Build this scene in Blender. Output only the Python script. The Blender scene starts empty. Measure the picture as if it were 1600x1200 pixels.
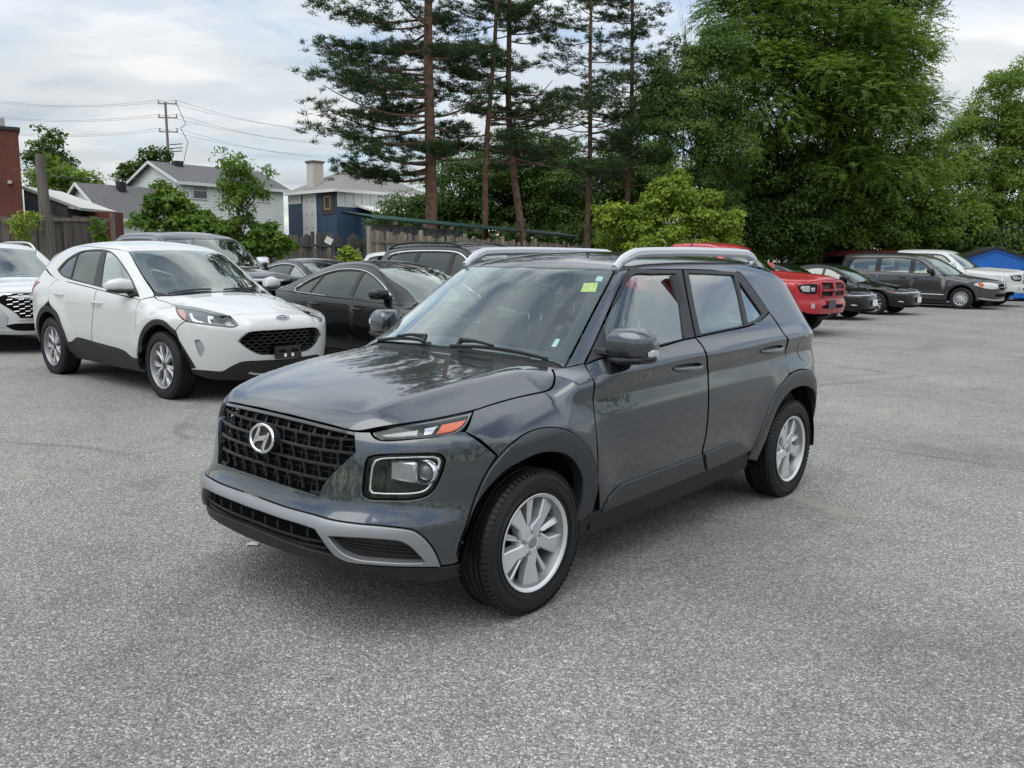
import bpy, bmesh, math, random
import numpy as np
from mathutils import Vector, Matrix, noise as mnoise
from mathutils.geometry import delaunay_2d_cdt
rng = np.random.default_rng(7); random.seed(7)
R = math.radians
scene = bpy.context.scene
COL = scene.collection

# ------------------------------------------------------------------ camera
CF, CH, CP, CR = 1327.6, 1.5008, .147516, .011831      # focal (px at 1600 wide), height, pitch, roll
cp, sp, cr, sr = math.cos(CP), math.sin(CP), math.cos(CR), math.sin(CR)
CAM_O = np.array([0., 0., CH])
r0 = np.array([1., 0, 0]); u0 = np.array([0, sp, cp]); CFW = np.array([0, cp, -sp])
CRT = cr*r0 + sr*u0; CUP = cr*u0 - sr*r0
cam = bpy.data.cameras.new('camera'); camo = bpy.data.objects.new('camera', cam); COL.objects.link(camo)
cam.sensor_width = 36; cam.lens = 36*CF/1600; cam.clip_end = 3000; cam.clip_start = .05
camo.matrix_world = Matrix(((CRT[0], CUP[0], -CFW[0], 0), (CRT[1], CUP[1], -CFW[1], 0), (CRT[2], CUP[2], -CFW[2], CH), (0, 0, 0, 1)))
scene.camera = camo
def wray(px):
    px = np.atleast_2d(np.asarray(px, float))
    return ((px[:, :1]-800)/CF)*CRT + (-(px[:, 1:2]-600)/CF)*CUP + CFW
def atz(px, z=0.):
    d = wray(px); return CAM_O + d*((z-CH)/d[:, 2])[:, None]
def aty(px, Y):
    d = wray(px); return CAM_O + d*(Y/d[:, 1])[:, None]

# ------------------------------------------------------------------ sky and sun
SUN_EL, SUN_AZ = 58., 215.          # degrees; azimuth clockwise from +Y
world = bpy.data.worlds.new('World'); scene.world = world; world.use_nodes = True
wn = world.node_tree; wn.nodes.clear()
def N(tree, typ, **kw):
    n = tree.nodes.new(typ)
    for k, v in kw.items():
        if k.startswith('i_'): n.inputs[int(k[2:]) if k[2:].isdigit() else k[2:].replace('_', ' ')].default_value = v
        else: setattr(n, k, v)
    return n
def L(tree, a, b): tree.links.new(a, b)
def ramp(tree, fac, stops, interp='LINEAR'):
    n = tree.nodes.new('ShaderNodeValToRGB'); cr_ = n.color_ramp; cr_.interpolation = interp
    while len(cr_.elements) < len(stops): cr_.elements.new(.5)
    for e, (p, c) in zip(cr_.elements, stops):
        e.position = p; e.color = c if len(c) == 4 else (*c, 1)
    L(tree, fac, n.inputs[0]); return n.outputs[0]
def math_(tree, op, a, b=None, clamp=False):
    n = tree.nodes.new('ShaderNodeMath'); n.operation = op; n.use_clamp = clamp
    for i, v in enumerate((a, b)):
        if v is None: continue
        if isinstance(v, (int, float)): n.inputs[i].default_value = v
        else: L(tree, v, n.inputs[i])
    return n.outputs[0]
def mixc(tree, fac, a, b, typ='MIX'):
    n = tree.nodes.new('ShaderNodeMix'); n.data_type = 'RGBA'; n.blend_type = typ
    for s, v in ((0, fac), (6, a), (7, b)):
        if isinstance(v, (int, float)): n.inputs[s].default_value = v
        elif isinstance(v, tuple): n.inputs[s].default_value = v if len(v) == 4 else (*v, 1)
        else: L(tree, v, n.inputs[s])
    return n.outputs[2]
sky = N(wn, 'ShaderNodeTexSky', sky_type='NISHITA', sun_disc=False, sun_elevation=R(SUN_EL), sun_rotation=R(SUN_AZ), air_density=1.0, dust_density=.6, ozone_density=1.5)
tc = N(wn, 'ShaderNodeTexCoord'); sx = N(wn, 'ShaderNodeSeparateXYZ'); L(wn, tc.outputs['Generated'], sx.inputs[0])
zz = math_(wn, 'ADD', math_(wn, 'MAXIMUM', sx.outputs[2], 0.), .16)
cx = N(wn, 'ShaderNodeCombineXYZ'); L(wn, math_(wn, 'DIVIDE', sx.outputs[0], zz), cx.inputs[0]); L(wn, math_(wn, 'DIVIDE', sx.outputs[1], zz), cx.inputs[1])
n1 = N(wn, 'ShaderNodeTexNoise', i_Scale=.95, i_Detail=6., i_Roughness=.52, i_Distortion=.3); L(wn, cx.outputs[0], n1.inputs['Vector'])
mp = N(wn, 'ShaderNodeMapping'); mp.inputs['Location'].default_value = (4.3, 1.7, 2.); mp.inputs['Scale'].default_value = (.8, 1.5, 1); L(wn, cx.outputs[0], mp.inputs[0])
n2 = N(wn, 'ShaderNodeTexNoise', i_Scale=1.5, i_Detail=6., i_Roughness=.52); L(wn, mp.outputs[0], n2.inputs['Vector'])
mask = ramp(wn, n1.outputs[0], [(.37, (.12,)*3), (.48, (.75,)*3), (.57, (1,)*3)], 'EASE')
ccol = ramp(wn, n2.outputs[0], [(.32, (.57, .645, .715)), (.47, (.735, .775, .805)), (.62, (.92, .93, .935))], 'EASE')
bg1 = N(wn, 'ShaderNodeBackground'); L(wn, sky.outputs[0], bg1.inputs[0]); bg1.inputs[1].default_value = .15
bg2 = N(wn, 'ShaderNodeBackground'); L(wn, ccol, bg2.inputs[0]); L(wn, math_(wn, 'ADD', .66, math_(wn, 'MULTIPLY', math_(wn, 'MAXIMUM', sx.outputs[2], 0.), 1.35)), bg2.inputs[1])
ms = N(wn, 'ShaderNodeMixShader'); L(wn, mask, ms.inputs[0]); L(wn, bg1.outputs[0], ms.inputs[1]); L(wn, bg2.outputs[0], ms.inputs[2])
wo = N(wn, 'ShaderNodeOutputWorld'); L(wn, ms.outputs[0], wo.inputs[0])
sun = bpy.data.lights.new('sun', 'SUN'); sun.energy = 1.25; sun.angle = R(58); sun.color = (1, .93, .83)
suno = bpy.data.objects.new('sun', sun); COL.objects.link(suno)
az, el = R(SUN_AZ), R(SUN_EL)
sd = Vector((math.sin(az)*math.cos(el), math.cos(az)*math.cos(el), math.sin(el)))
suno.rotation_euler = sd.to_track_quat('Z', 'Y').to_euler()
vs = scene.view_settings; vs.view_transform = 'Standard'; vs.look = 'None'; vs.exposure = 0.18; vs.gamma = 1; vs.use_curve_mapping = False
scene.cycles.max_bounces = 10; scene.cycles.transparent_max_bounces = 24; scene.cycles.glossy_bounces = 4; scene.cycles.diffuse_bounces = 3
scene.cycles.caustics_reflective = False; scene.cycles.caustics_refractive = False

# ------------------------------------------------------------------ materials
MATS = {}
def mat(name, col=(.5, .5, .5), rough=.5, metal=0., coat=0., spec=.5, emis=None, coatr=.03, trans=0., var=0., vscale=8., bump=0., bscale=40.):
    if name in MATS: return MATS[name]
    m = bpy.data.materials.new(name); m.use_nodes = True; t = m.node_tree; b = t.nodes['Principled BSDF']
    b.inputs['Base Color'].default_value = (*col, 1); b.inputs['Roughness'].default_value = rough; b.inputs['Metallic'].default_value = metal
    b.inputs['Coat Weight'].default_value = coat; b.inputs['Coat Roughness'].default_value = coatr; b.inputs['Specular IOR Level'].default_value = spec
    b.inputs['Transmission Weight'].default_value = trans
    if emis: b.inputs['Emission Color'].default_value = (*emis, 1); b.inputs['Emission Strength'].default_value = 1
    if var or bump:
        tcn = N(t, 'ShaderNodeTexCoord')
        if var:
            nz = N(t, 'ShaderNodeTexNoise', i_Scale=vscale, i_Detail=6., i_Roughness=.62); L(t, tcn.outputs['Object'], nz.inputs['Vector'])
            lo = tuple(c*(1-var) for c in col); hi = tuple(min(1, c*(1+var)) for c in col)
            L(t, ramp(t, nz.outputs[0], [(.32, lo), (.68, hi)]), b.inputs['Base Color'])
        if bump:
            nb = N(t, 'ShaderNodeTexNoise', i_Scale=bscale, i_Detail=4.); L(t, tcn.outputs['Object'], nb.inputs['Vector'])
            bp = N(t, 'ShaderNodeBump', i_Strength=bump, i_Distance=.01); L(t, nb.outputs[0], bp.inputs['Height']); L(t, bp.outputs[0], b.inputs['Normal'])
    MATS[name] = m; return m
def paint(name, col, rough=.45, metal=.0, coat=1., ior=1.6):
    """clear-coated car paint with a faint film of dust"""
    if name in MATS: return MATS[name]
    m = mat(name, col, rough, metal, coat, coatr=.03, spec=.15); t = m.node_tree; b = t.nodes['Principled BSDF']; b.inputs['Coat IOR'].default_value = ior
    g = N(t, 'ShaderNodeTexCoord'); nz = N(t, 'ShaderNodeTexNoise', i_Scale=3.2, i_Detail=8., i_Roughness=.7); L(t, g.outputs['Object'], nz.inputs['Vector'])
    L(t, ramp(t, nz.outputs[0], [(.35, (.008,)*3), (.75, (.028,)*3)]), b.inputs['Coat Roughness'])
    return m
def glassmat(name, tint, refl=1.0, ior=1.5, film=.0):
    """thin automotive glass: tinted see-through, mirror-like at its surface"""
    if name in MATS: return MATS[name]
    m = bpy.data.materials.new(name); m.use_nodes = True; t = m.node_tree; t.nodes.clear()
    tr = N(t, 'ShaderNodeBsdfTransparent'); tr.inputs[0].default_value = (*tint, 1)
    gl = N(t, 'ShaderNodeBsdfGlossy'); gl.inputs[0].default_value = (.90, .98, .94, 1); gl.inputs['Roughness'].default_value = .012
    fr = N(t, 'ShaderNodeFresnel'); ge = N(t, 'ShaderNodeNewGeometry'); L(t, math_(t, 'ADD', ior, math_(t, 'MULTIPLY', ge.outputs['Backfacing'], 1/ior-ior)), fr.inputs[0])
    fac = math_(t, 'ADD', math_(t, 'MULTIPLY', fr.outputs[0], 1.75*refl), .01, True)
    mx = N(t, 'ShaderNodeMixShader'); L(t, fac, mx.inputs[0]); L(t, tr.outputs[0], mx.inputs[1]); L(t, gl.outputs[0], mx.inputs[2])
    last = mx.outputs[0]
    if film:
        df = N(t, 'ShaderNodeBsdfDiffuse'); df.inputs[0].default_value = (.55, .56, .54, 1)
        tcn = N(t, 'ShaderNodeTexCoord'); nz = N(t, 'ShaderNodeTexNoise', i_Scale=2.5, i_Detail=6.); L(t, tcn.outputs['Object'], nz.inputs['Vector'])
        mx2 = N(t, 'ShaderNodeMixShader'); L(t, math_(t, 'MULTIPLY', nz.outputs[0], film*2, True), mx2.inputs[0]); L(t, last, mx2.inputs[1]); L(t, df.outputs[0], mx2.inputs[2]); last = mx2.outputs[0]
    o = N(t, 'ShaderNodeOutputMaterial'); L(t, last, o.inputs[0]); MATS[name] = m; return m
M_BLACK = mat('black_plastic', (.010, .0105, .0115), .55, var=.25, bump=.15, bscale=300)
M_BLACKG = mat('gloss_black', (.008, .008, .009), .12, coat=1.)
M_TRIMB = mat('black_window_trim', (.009, .0095, .011), .38)
M_VOID = mat('dark_cavity', (.006, .006, .006), .9, spec=.1)
M_UNDER = mat('underbody', (.012, .012, .012), .9, spec=.1)
M_RUBBER = mat('tyre_rubber', (.005, .005, .0053), .6, var=.35, vscale=5., bump=.1, bscale=120)
M_CHROME = mat('chrome', (.82, .83, .84), .07, 1.)
M_SILVER = mat('silver_trim', (.60, .61, .62), .36, .75, .3)
M_ALLOY = mat('alloy_silver', (.72, .73, .74), .30, .6, .4)
M_ALLOYD = mat('alloy_dark', (.06, .062, .066), .35, .5, .3)
M_DISC = mat('brake_disc', (.16, .13, .11), .45, .8, var=.4, vscale=20)
M_GLASS = glassmat('clear_glass', (.42, .50, .48), 2.2)
M_WSHIELD = glassmat('windscreen_glass', (.80, .92, .88), 1.4)
M_TINT = glassmat('privacy_glass', (.05, .056, .06), .9)
M_LENS = glassmat('lamp_lens', (.94, .95, .96), .5)
M_AMBER = mat('amber_reflector', (.62, .10, .015), .25, coat=.6)
M_RED = mat('red_lens', (.35, .01, .015), .15, coat=1.)
M_SEAT = mat('seat_fabric', (.022, .023, .025), .85, var=.3, vscale=30)
M_DASH = mat('dash_plastic', (.028, .029, .03), .75)
M_LINER = mat('headliner', (.42, .42, .40), .9)
M_LAMPIN = mat('lamp_reflector', (.7, .7, .72), .18, .9)
M_LAMPBK = mat('lamp_black', (.008, .008, .009), .5, spec=.2)
M_PLATE = mat('white_plate', (.75, .75, .76), .4)

# ------------------------------------------------------------------ object helpers
def link(o, parent=None):
    COL.objects.link(o)
    if parent is not None: o.parent = parent
    return o
def tag(o, label=None, cat=None, group=None, kind=None):
    for k, v in (('label', label), ('category', cat), ('group', group), ('kind', kind)):
        if v: o[k] = v
    return o
def empty(name, loc=(0, 0, 0), rz=0., label=None, cat=None, group=None):
    o = bpy.data.objects.new(name, None); o.location = loc; o.rotation_euler = (0, 0, rz); o.empty_display_size = .2
    link(o); return tag(o, label, cat, group)
def mesh(name, V, F, m, parent=None, smooth=True, normals=None, mats=None, mi=None):
    me = bpy.data.meshes.new(name)
    V = np.asarray(V, float)
    me.from_pydata(V.tolist(), [], [list(map(int, f)) for f in F])
    for mm in ([m] if mats is None else mats): me.materials.append(mm)
    me.polygons.foreach_set('use_smooth', np.full(len(me.polygons), smooth))
    if mi is not None: me.polygons.foreach_set('material_index', np.asarray(mi, np.int32))
    me.update()
    if normals is not None: me.normals_split_custom_set_from_vertices(np.asarray(normals, float).tolist())
    o = bpy.data.objects.new(name, me); return link(o, parent)
class MB:
    """collects simple shapes into one mesh"""
    def __init__(s): s.V = []; s.F = []; s.n = 0
    def add(s, V, F):
        V = np.asarray(V, float); s.V.append(V); s.F += [[i+s.n for i in f] for f in F]; s.n += len(V); return s
    def box(s, c, d, rz=0., rx=0., ry=0., taper=1.):
        x, y, z = np.array(d)/2.
        V = np.array([(-x, -y, -z), (x, -y, -z), (x, y, -z), (-x, y, -z), (-x*taper, -y*taper, z), (x*taper, -y*taper, z), (x*taper, y*taper, z), (-x*taper, y*taper, z)])
        if rz or rx or ry:
            M = np.array(Matrix.Rotation(rz, 3, 'Z') @ Matrix.Rotation(ry, 3, 'Y') @ Matrix.Rotation(rx, 3, 'X')); V = V @ M.T
        return s.add(V+np.array(c), [(0, 3, 2, 1), (4, 5, 6, 7), (0, 1, 5, 4), (1, 2, 6, 5), (2, 3, 7, 6), (3, 0, 4, 7)])
    def tube(s, pts, r, n=8, cap=True, sq=None):
        pts = np.asarray(pts, float); k = len(pts); r = np.broadcast_to(np.asarray(r, float), (k,))
        T = np.gradient(pts, axis=0); T /= np.linalg.norm(T, axis=1)[:, None]+1e-12
        up = np.array([0, 0, 1.]) if abs(T[0][2]) < .9 else np.array([0, 1., 0]); V = []
        U = np.cross(T[0], up)
        for i in range(k):
            U = U-T[i]*(U@T[i]); U /= np.linalg.norm(U)+1e-12; W = np.cross(U, T[i])
            for j in range(n):
                a = 2*math.pi*(j+.5)/n; ca, sa = math.cos(a), math.sin(a)
                if sq: ca *= sq[0]; sa *= sq[1]
                V.append(pts[i]+r[i]*(ca*U+sa*W))
        F = [(i*n+j, i*n+(j+1) % n, (i+1)*n+(j+1) % n, (i+1)*n+j) for i in range(k-1) for j in range(n)]
        if cap: F += [tuple(range(n-1, -1, -1)), tuple((k-1)*n+j for j in range(n))]
        return s.add(V, [f[::-1] for f in F])
    def lathe(s, prof, n=48, axis='y', c=(0, 0, 0), close=False):
        """prof: list of (radius, along-axis)"""
        V = []; k = len(prof)
        for i in range(n):
            a = 2*math.pi*i/n; ca, sa = math.cos(a), math.sin(a)
            for (r, h) in prof:
                V.append({'y': (r*ca, h, r*sa), 'z': (r*ca, r*sa, h), 'x': (h, r*ca, r*sa)}[axis])
        F = []
        for i in range(n):
            for j in range(k-1 if not close else k):
                a, b = i*k+j, i*k+(j+1) % k; c2, d = ((i+1) % n)*k+(j+1) % k, ((i+1) % n)*k+j
                F.append((a, b, c2, d))
        return s.add(np.array(V)+np.array(c), F)
    def prism(s, poly, z0, z1, M=None):
        """poly in xy extruded along z (CCW); M: 4x4 placement"""
        n = len(poly); V = np.array([(x, y, z0) for x, y in poly]+[(x, y, z1) for x, y in poly])
        if M is not None: V = V @ np.array(M)[:3, :3].T+np.array(M)[:3, 3]
        return s.add(V, [tuple(range(n-1, -1, -1)), tuple(range(n, 2*n))]+[(i, (i+1) % n, n+(i+1) % n, n+i) for i in range(n)])
    def build(s, name, m, parent=None, smooth=False, bevel=0., seg=2):
        o = mesh(name, np.concatenate(s.V), s.F, m, parent, smooth)
        if bevel:
            b = o.modifiers.new('bevel', 'BEVEL'); b.width = bevel; b.segments = seg; b.limit_method = 'ANGLE'; b.angle_limit = R(40)
        if smooth or bevel: autosmooth(o)
        return o
def autosmooth(o, ang=38):
    me = o.data; me.polygons.foreach_set('use_smooth', np.ones(len(me.polygons), bool)); me.set_sharp_from_angle(angle=R(ang))
def copy_tree(o, parent=None):
    c = o.copy(); COL.objects.link(c)
    if parent is not None: c.parent = parent
    for ch in o.children: copy_tree(ch, c)
    return c
def spline(pts, n=None, step=None, closed=False):
    """Catmull-Rom through pts (any dim) with corners kept where the turn is sharp"""
    P = np.asarray(pts, float); k = len(P)
    if closed: nb = [(P[i-1], P[i], P[(i+1) % k], P[(i+2) % k], (i-1) % k, i, (i+1) % k, (i+2) % k) for i in range(k)]
    else: nb = [(P[max(i-1, 0)], P[i], P[i+1], P[min(i+2, k-1)], max(i-1, 0), i, i+1, min(i+2, k-1)) for i in range(k-1)]
    def turn(i):
        if not closed and i in (0, k-1): return True
        a = P[i]-P[i-1]; b = P[(i+1) % k]-P[i]; c = (a@b)/(np.linalg.norm(a)*np.linalg.norm(b)+1e-12)
        return c < math.cos(R(38))
    C = [turn(i) for i in range(k)]; out = []
    for (p0, p1, p2, p3, a, b, c, d) in nb:
        ln = np.linalg.norm(p2-p1); m = max(1, int(math.ceil(ln/step))) if step else n
        q0 = p1-(p2-p1) if C[b] else p0; q3 = p2+(p2-p1) if C[c] else p3
        # limited tangents
        m1 = (p2-q0)/ (np.linalg.norm(p1-q0)+ln+1e-12)*ln; m2 = (q3-p1)/(np.linalg.norm(q3-p2)+ln+1e-12)*ln
        for j in range(m):
            t = j/m; t2 = t*t; t3 = t2*t
            out.append((2*t3-3*t2+1)*p1+(t3-2*t2+t)*m1+(-2*t3+3*t2)*p2+(t3-t2)*m2)
    if not closed: out.append(P[-1])
    return np.array(out)
def table(pts, lo, hi, n=700, smooth=.0):
    """1-D monotone-ish smooth table"""
    P = np.asarray(pts, float); x, y = P[:, 0], P[:, 1]; h = np.diff(x); d = np.diff(y)/h
    m = np.zeros(len(x)); m[0], m[-1] = d[0], d[-1]
    for i in range(1, len(x)-1):
        if d[i-1]*d[i] > 0:
            w1, w2 = 2*h[i]+h[i-1], h[i]+2*h[i-1]; m[i] = (w1+w2)/(w1/d[i-1]+w2/d[i])
    xs = np.linspace(lo, hi, n); i = np.clip(np.searchsorted(x, xs)-1, 0, len(x)-2); t = (xs-x[i])/h[i]
    tt = np.clip(t, 0, 1); ys = (2*tt**3-3*tt**2+1)*y[i]+(tt**3-2*tt**2+tt)*h[i]*m[i]+(-2*tt**3+3*tt**2)*y[i+1]+(tt**3-tt**2)*h[i]*m[i+1]
    ys = ys+np.where(t < 0, t*h[i]*m[0], 0)+np.where(t > 1, (t-1)*h[i]*m[-1], 0)
    if smooth:
        dx = xs[1]-xs[0]; kk = np.arange(-int(3*smooth/dx), int(3*smooth/dx)+1)*dx; g = np.exp(-.5*(kk/smooth)**2); g /= g.sum(); hw = len(kk)//2
        ext = np.concatenate([ys[0]-(ys[1]-ys[0])*np.arange(hw, 0, -1), ys, ys[-1]+(ys[-1]-ys[-2])*np.arange(1, hw+1)]); ys = np.convolve(ext, g, 'valid')
    return xs, ys
def smax(a, b, k): return np.maximum(a, b)+np.maximum(k-np.abs(a-b), 0)**2/(4*k)

# ------------------------------------------------------------------ car bodies: one smooth shell, panels cut from it
class Body:
    """car frame: x to the rear (0 = front axle), y to the car's right, z up"""
    def __init__(s, pose, H, crown, S, plan, F, R_, fa=(.48, 3.6), ra=(.30, 3.5), shift=None, cs=None, upper=None, kHW=.09, kF=.12, kHF=.07, bumps=(), hood=None, hs=.02, rise=0., rx=0.):
        s.yaw, s.tx, s.ty = pose; s.H = table(H, -1.6, 6., 1500, hs); s.sl = np.gradient(s.H[1], s.H[0]); s.crown = table(crown, -1.6, 6.)
        s.S = table(S, -.2, 2.4, 900, .006); s.plan = table(plan, -1.6, 6., 700, .05); s.F = table(F, -.2, 2.4, 700, .012); s.Rr = table(R_, -.2, 2.4, 700, .02)
        s.fa, s.ra = fa, ra; s.cs = table(cs, -1.6, 6.) if cs else None; s.upper = table(upper, -1.6, 6., 700, .05) if upper else None
        s.k = (kHW, kF, kHF); s.bumps = bumps; s.hood = hood; s.rise, s.rx = rise, rx; s.wref = max(p[1] for p in S)
    def f(s, P):
        x, y, z = P[..., 0], np.abs(P[..., 1]), P[..., 2]
        xq = x-np.interp(x, *s.cs)*(y/.7)**2 if s.cs else x
        H = np.interp(xq, *s.H)-np.interp(x, *s.crown)*(y/.8)**2
        if s.hood is not None: H = H+s.hood(x, y)
        gH = (z-H)/np.sqrt(1+np.interp(xq, s.H[0], s.sl)**2)
        zs = z-s.rise*(x-s.rx); pl = np.interp(x, *s.plan)
        W = np.interp(zs, *s.S)+pl
        if s.upper: W = W+np.interp(x, *s.upper)*np.clip((zs-.95)/.5, 0, 1)
        for b in s.bumps: W = W+b(x, z)
        gW = (y-W)*.93
        q = np.minimum(y/s.wref, 1.3)
        gF = (np.interp(z, *s.F)+s.fa[0]*q**s.fa[1]-x)*.85
        gR = (x-np.interp(z, *s.Rr)+s.ra[0]*q**s.ra[1])*.85
        g = smax(gH, gW, s.k[0]); g2 = smax(gF, gR, .05)
        g3 = smax(gW, g2, s.k[1]); g4 = smax(gH, g2, s.k[2])
        return np.maximum(np.maximum(g, g3), g4)
    def normal(s, P, e=.004):
        G = np.stack([s.f(P+d)-s.f(P-d) for d in np.eye(3)*e], -1); return G/(np.linalg.norm(G, axis=-1)[..., None]+1e-12)
    def hit(s, O, D, t0, t1, n=110):
        ts = np.linspace(t0, t1, n); N_ = len(D); O = np.broadcast_to(O, D.shape); ch = 18 if N_ < 3000 else 6
        s0 = s.f(O+D*ts[0]); lo = np.full(N_, t1, float); hi = np.full(N_, t1, float); found = np.zeros(N_, bool); best = np.full(N_, 1e9); bt = np.full(N_, t1, float)
        for i in range(1, n, ch):
            idx = np.arange(i, min(i+ch, n)); tt = ts[idx]; v = s.f(O[:, None]+D[:, None]*tt[None, :, None])
            c = np.sign(v) != np.sign(s0)[:, None]; any_ = c.any(1) & ~found; k = idx[c.argmax(1)]; hi = np.where(any_, ts[k], hi); lo = np.where(any_, ts[k-1], lo); found |= any_
            av = np.abs(v); j = av.argmin(1); m_ = av[np.arange(N_), j]; up_ = m_ < best; best = np.where(up_, m_, best); bt = np.where(up_, tt[j], bt)
            if found.all(): break
        for _ in range(15):
            md = (lo+hi)/2; v = s.f(O+D*md[:, None]); same = np.sign(v) == np.sign(s0); lo = np.where(same, md, lo); hi = np.where(same, hi, md)
        t = np.where(found, (lo+hi)/2, bt); return O+D*t[:, None]
    # --- traced points
    def cam_ray(s, px):
        d = wray(px); c, sn = math.cos(s.yaw), math.sin(s.yaw); o = np.array([-s.tx, -s.ty]); O = np.array([c*o[0]+sn*o[1], -sn*o[0]+c*o[1], CH])
        return O, np.stack([c*d[:, 0]+sn*d[:, 1], -sn*d[:, 0]+c*d[:, 1], d[:, 2]], -1)
    def px(s, pts, t0=1.5, t1=40, plane=None):
        O, D = s.cam_ray(pts)
        if plane is not None: return O+D*((plane[1]-O[plane[0]])/D[:, plane[0]])[:, None]
        c = np.linalg.norm(O-np.array([1.2, 0, .7])); return s.hit(O, D, max(t0, c-3.6), c+3.6, 260)
    def side(s, pts, sg=-1):
        p = np.atleast_2d(np.asarray(pts, float)); return s.hit(np.stack([p[:, 0], np.full(len(p), sg*1.6), p[:, 1]], -1), np.tile([0, -sg*1., 0], (len(p), 1)), 0, 1.58)
    def top(s, pts):
        p = np.atleast_2d(np.asarray(pts, float)); return s.hit(np.stack([p[:, 0], p[:, 1], np.full(len(p), 2.6)], -1), np.tile([0, 0, -1.], (len(p), 1)), 0, 2.5)
    def front(s, pts, x0=-2.2):
        p = np.atleast_2d(np.asarray(pts, float)); return s.hit(np.stack([np.full(len(p), x0), p[:, 0], p[:, 1]], -1), np.tile([1., 0, 0], (len(p), 1)), 0, 3.5)
    def rear(s, pts):
        p = np.atleast_2d(np.asarray(pts, float)); return s.hit(np.stack([np.full(len(p), 6.5), p[:, 0], p[:, 1]], -1), np.tile([-1., 0, 0], (len(p), 1)), 0, 4.5)
    def project(s, P):
        """pull points onto the shell"""
        for _ in range(6): P = P-s.normal(P)*s.f(P)[:, None]*.9
        return P
class Ortho:
    def __init__(s, body, d, up=(0, 0, 1), far=3.):
        s.b = body; s.d = np.array(d, float)/np.linalg.norm(d); s.U = np.cross(np.array(up, float), s.d); s.U /= np.linalg.norm(s.U); s.V = np.cross(s.d, s.U); s.far = far
    def to2(s, P): return np.stack([P @ s.U, P @ s.V], -1)
    def to3(s, q):
        c = np.array([1.2, 0, .8]); o = q[:, :1]*s.U+q[:, 1:]*s.V+s.d*(c @ s.d+s.far); return s.b.hit(o, np.tile(-s.d, (len(q), 1)), 0, s.far*1.25)
class Azi:
    def __init__(s, body, C, pole, up=(0, 0, 1)):
        s.b = body; s.C = np.array(C, float); s.p = np.array(pole, float)/np.linalg.norm(pole); s.U = np.cross(np.array(up, float), s.p); s.U /= np.linalg.norm(s.U); s.V = np.cross(s.p, s.U)
    def to2(s, P):
        d = P-s.C; d = d/np.linalg.norm(d, axis=1)[:, None]; a = np.arccos(np.clip(d @ s.p, -1, 1)); u, v = d @ s.U, d @ s.V; r = np.sqrt(u*u+v*v)+1e-12
        return np.stack([a*u/r, a*v/r], -1)
    def to3(s, q):
        a = np.linalg.norm(q, axis=1); r = a+1e-12; d = np.cos(a)[:, None]*s.p+np.sin(a)[:, None]*((q[:, :1]/r[:, None])*s.U+(q[:, 1:]/r[:, None])*s.V)
        return s.b.hit(s.C, d, .02, 3.6, 150)
def inside(poly, q):
    x, y = q[:, 0], q[:, 1]; c = np.zeros(len(q), bool); n = len(poly)
    for i in range(n):
        (x0, y0), (x1, y1) = poly[i-1], poly[i]
        if y0 == y1: continue
        c ^= ((y0 > y) != (y1 > y)) & (x < (x1-x0)*(y-y0)/(y1-y0)+x0)
    return c
def seg_dist(poly, q):
    d = np.full(len(q), 1e9)
    for i in range(len(poly)):
        a, b = poly[i-1], poly[i]; e = b-a; t = np.clip(((q-a) @ e)/(e @ e+1e-12), 0, 1); d = np.minimum(d, np.linalg.norm(q-a-t[:, None]*e, axis=1))
    return d
def tri2d(loops, g):
    """triangulate 2-D loops (first is the outline, others are holes) with inner grid spacing g"""
    pts = np.concatenate(loops); lo, hi = loops[0].min(0), loops[0].max(0)
    nx, ny = int((hi[0]-lo[0])/g)+2, int((hi[1]-lo[1])/(g*.87))+2
    G = np.array([(lo[0]+(i+.5*(j % 2))*g, lo[1]+j*g*.87) for j in range(ny) for i in range(nx)])
    k = inside(loops[0], G)
    for h in loops[1:]: k &= ~inside(h, G)
    G = G[k]; keep = np.ones(len(G), bool)
    for lp in loops: keep &= seg_dist(lp, G) > g*.55
    G = G[keep]; E = []; o = 0
    for lp in loops: n = len(lp); E += [(o+i, o+(i+1) % n) for i in range(n)]; o += n
    allp = np.concatenate([pts, G]) if len(G) else pts
    r = delaunay_2d_cdt([Vector(p) for p in allp], E, [], 2, 1e-7)
    V = np.array([tuple(v) for v in r[0]]); F = np.array([f for f in r[2] if len(f) == 3], int).reshape(-1, 3)
    c = V[F].mean(1); k = inside(loops[0], c)
    for h in loops[1:]: k &= ~inside(h, c)
    F = F[k]
    return V, F
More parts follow.
